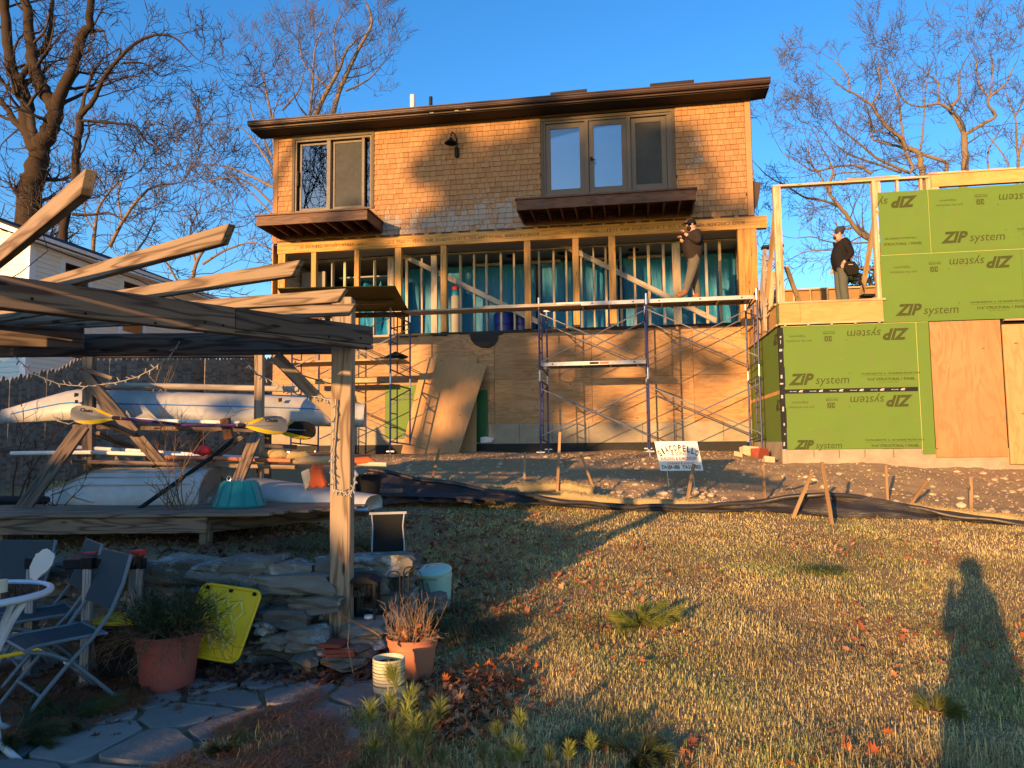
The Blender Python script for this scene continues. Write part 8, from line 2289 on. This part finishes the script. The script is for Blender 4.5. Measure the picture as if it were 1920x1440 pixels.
# the person taking the picture: only the long shadow on the lawn shows
t, V, s = figure('photographer in a bulky coat at the near lawn edge casting the long shadow', (-.14, -.45, -1.66), math.radians(90),
                 dict(elL=(.12, .18, 1.20), elR=(.12, -.18, 1.20), shL=(0, .11, 1.42), shR=(0, -.11, 1.42), wrL=(.20, .10, 1.52), wrR=(.20, -.10, 1.52), haL=(.22, .07, 1.60), haR=(.22, -.07, 1.60)),
                 dict(top='sweater', legs='jeans', skin='skin', boot='boot'), 1.74, .95)
ell('hat', M['beanie'], t, V['head1'] + Vector((-.01, 0, .03)), (.12, .115, .11))
cm = MB()
for k in range(1): cm.lathe([(.30, .35), (.28, .6), (.24, .9), (.20, 1.2), (.17, 1.38), (.12, 1.5), (.10, 1.6)], 20, (0, 0, 0), cap0=True, cap1=True, sx=.8)
cm.build('long_coat', M['sweater'], t, smooth=True)
# ------------------------------------------------------------------ unseen trees and hedges behind the camera, shaped for the shade they throw
SUNXY = Vector((math.sin(SUN_AZ), math.cos(SUN_AZ), 0)); PERP = Vector((math.cos(SUN_AZ), -math.sin(SUN_AZ), 0)); TANE = math.tan(SUN_EL)
def uv(p): return (p.dot(PERP), p.z + TANE * p.dot(SUNXY))
def at_uv(u, v, s):
    """point at distance s along the light direction (negative = behind the camera) whose shadow line is (u,v)"""
    q = PERP * u + SUNXY * s; return Vector((q.x, q.y, v - TANE * s))
# plain box building for blocking light from behind the camera; none is placed
def backhouse(name, label, u0, u1, vtop, s, depth, eave=None, cat='building'):
    c = at_uv((u0 + u1) / 2, vtop, s); w = (u1 - u0)
    t = empty(name, (c.x, c.y, -2.4), -SUN_AZ, label, cat); H = c.z + 2.4
    MB().box(-w / 2, w / 2, -depth, 0, 0, H - .25).build('wall', M['siding'], t); MB().box(-w / 2 - .25, w / 2 + .25, -depth - .25, .25, H - .25, H).build('roof', M['roof'], t)
    return t
def hedge(label, u0, u1, v0, v1, s, n, seed, dens=1.0, leaf=.09, thick=1.2, name='hedge', prof=None, namp=1.0):
    """an uneven leafy hedge standing across the light"""
    r_ = np.random.default_rng(seed); u = r_.uniform(u0, u1, n); w_ = r_.random(n)
    top = v1 + (.28 * (vnoise(u, u * 0, 1.3, seed) - .5) + .2 * (vnoise(u, u * 0, 4.0, seed + 1) - .5)) * np.clip((-4.2 - u) / 1.0, .25, 1) * namp
    if prof is not None: top = top + np.interp(u, [a for a, b in prof], [b for a, b in prof])
    v = v0 + (top - v0) * w_; ss = s + r_.uniform(-thick, thick, n)
    X = PERP.x * u + SUNXY.x * ss; Y = PERP.y * u + SUNXY.y * ss; Z = v - TANE * ss; p = np.stack([X, Y, Z], 1)
    a = r_.normal(0, 1, (n, 3)); a /= np.linalg.norm(a, axis=1, keepdims=True); b = np.cross(a, r_.normal(0, 1, (n, 3))); b /= np.linalg.norm(b, axis=1, keepdims=True); sz = leaf * r_.uniform(.6, 1.4, (n, 1))
    V = np.stack([p - a * sz, p + b * sz * .7, p + a * sz, p - b * sz * .7], 1).reshape(-1, 3)
    c = at_uv((u0 + u1) / 2, 0, s); t = empty(name, (0, 0, 0), label=label, cat='hedge'); np_mesh('foliage', V, np.arange(4 * n), 4, M['evergreen'], parent=t)
    mb = MB()
    for k in range(int((u1 - u0) / .8) + 1):
        q = at_uv(u0 + k * .8, 0, s); mb.tube([(q.x, q.y, -2.2), (q.x, q.y, at_uv(0, (v0 + v1) / 2, s).z)], .05, 5)
    mb.build('stems', M['bark'], t); return t
def crown_tree(label, u, s, blobs, seed, leaf=.14, per=260, group='evergreens behind the photographer'):
    """an evergreen whose foliage clumps sit at (u,v,r) seen along the light"""
    r_ = np.random.default_rng(seed); b = at_uv(u, 0, s); t = empty('evergreen_tree', (b.x, b.y, -2.2), label=label, cat='tree', group=group); off = np.array([b.x, b.y, -2.2])
    P_ = []
    vmax = max(v + r for _, v, r in blobs)
    mbk = MB(); mbk.tube([(0, 0, 0), (0, 0, at_uv(u, vmax, s).z + 2.2 - .4)], [.3, .05], 8)
    for (bu, bv, br) in blobs:
        n = int(per * br * br * 4); o = r_.normal(0, 1, (n, 3)); o /= np.linalg.norm(o, axis=1, keepdims=True); rad = br * r_.uniform(.15, 1, (n, 1)) ** .6
        cs = s + r_.uniform(-1.5, 1.5); c = at_uv(bu, bv, cs); P_.append(np.array(c) + o * rad * np.array([1, 1, .8]) - off)
        q = c - Vector(off); mbk.tube([(0, 0, max(1, q.z - .8)), tuple(q)], [.07, .02], 5)
    p = np.concatenate(P_); n = len(p); a = r_.normal(0, 1, (n, 3)); a /= np.linalg.norm(a, axis=1, keepdims=True); bb = np.cross(a, r_.normal(0, 1, (n, 3))); bb /= np.linalg.norm(bb, axis=1, keepdims=True); sz = leaf * r_.uniform(.5, 1.3, (n, 1))
    V = np.stack([p - a * sz, p + bb * sz * .6, p + a * sz, p - bb * sz * .6], 1).reshape(-1, 3)
    np_mesh('crown', V, np.arange(4 * n), 4, M['evergreen'], parent=t); mbk.build('trunk', M['bark'], t, smooth='all'); return t
hedge('unseen long evergreen hedge behind the photographer on the left, its top shaped to cast shade', -30, -3.6, -3, .05, -16, 90000, 3, leaf=.10, thick=.8,  # unseen; top line shaped to shade the patio, rack and neighbour's wall
      prof=[(-30, 4.0), (-16.7, 4.0), (-16.2, 1.4), (-12, 1.0), (-9.5, .9), (-8.6, .5), (-7.6, .48), (-6.8, .4), (-6.0, .3), (-5.2, .12), (-4.6, .12), (-4.3, .02), (-4.0, -.12), (-3.85, -.12), (-3.65, -.33), (-3.5, -.45)])
hedge('unseen low shrubs added behind the photographer to shade the near lawn', -3.6, -.6, -3.2, -1.04, -9, 9000, 4, leaf=.05, thick=.4, prof=[(-3.6, .65), (-3.4, .53), (-3.25, .24), (-2.7, .07), (-2.3, .06), (-1.9, .04), (-1.5, .0), (-1.2, -.05), (-.6, -.2)])  # added leaf band, its top drawn after the shade edge on the lawn
r_ = random.Random(4); TW = .03; segs = []
t = empty('bare_tree', (-28, -15, -2.3), label='tall bare tree behind the photographer mirrored in the left sliding door', cat='tree'); mb = MB(); mb.tube([(0, 0, 0), (.3, 0, 8), (0, 0, 15)], [.4, .3, .2], 8); mb.build('trunk', M['bark'], t, smooth='all')
for k in range(7):
    a = k * .9; grow(r_, Vector((0, 0, 13 + k * .4)), Vector((math.cos(a), math.sin(a), 1.3)).normalized(), 9, .16, 3, segs, .2, .1, 3, .55)
seg_mesh('crown', segs, M['twig'], t)
def wuv(px, py):
    q = HF.L(px, py, 0); return uv(HF.W(q.x, 0, q.z))
BL = [(850, 275, 48), (810, 320, 45), (900, 340, 62), (950, 290, 50), (870, 370, 48), (960, 360, 70), (820, 420, 50), (900, 420, 55), (980, 420, 60), (1050, 300, 70), (1100, 350, 75), (1180, 320, 70), (1230, 370, 60), (1150, 240, 50), (1240, 260, 48), (1290, 300, 40), (1320, 380, 40), (1380, 400, 38), (1060, 400, 70), (1130, 420, 60), (1220, 430, 60), (1300, 450, 42), (1290, 250, 28), (1340, 330, 20), (930, 205, 30), (1050, 215, 40), (1020, 250, 40),
      (700, 470, 45), (760, 500, 40), (830, 480, 45), (900, 500, 60), (960, 540, 50), (1010, 500, 40), (1060, 540, 40), (1120, 500, 45), (1180, 560, 40), (880, 590, 60), (960, 620, 60), (850, 650, 48), (920, 690, 55), (980, 700, 60), (1000, 770, 50), (940, 780, 55), (1060, 660, 30), (1110, 690, 38), (1180, 650, 30), (1070, 740, 40), (1150, 760, 30), (1230, 700, 26), (1290, 660, 26), (1340, 690, 34), (1250, 560, 30), (840, 690, 30), (870, 730, 26),
      (960, 830, 50), (900, 850, 40), (1040, 830, 30), (1090, 850, 40), (830, 840, 30), (700, 420, 22), (660, 395, 22), (1160, 800, 26), (1200, 620, 24)]
groups = {}
for (px_, py_, r_) in BL:
    g_ = 0 if px_ < 940 else (1 if px_ < 1160 else 2); u_, v_ = wuv(px_, py_); groups.setdefault(g_, []).append((u_, v_, r_ / 76.0))
for g_, s_, lab in ((0, -44, 'left of three tall dark evergreens behind the photographer'), (1, -50, 'middle of three tall dark evergreens behind the photographer'), (2, -47, 'right of three tall dark evergreens behind the photographer')):
    bl = groups[g_]; crown_tree(lab, sum(b[0] for b in bl) / len(bl), s_, bl, 70 + g_, leaf=.16, per=260)
crown_tree('unseen young evergreen added on the left behind the photographer to shade the kayak', -7, -14, [(-8.3, 1.35, .32), (-7.35, 1.28, .2), (-6.6, 1.22, .22), (-6.0, 1.18, .2), (-7.0, .72, .16), (-5.6, .62, .14)], 77, leaf=.06, per=900)  # added out of view, its clumps set to throw shade on the kayak
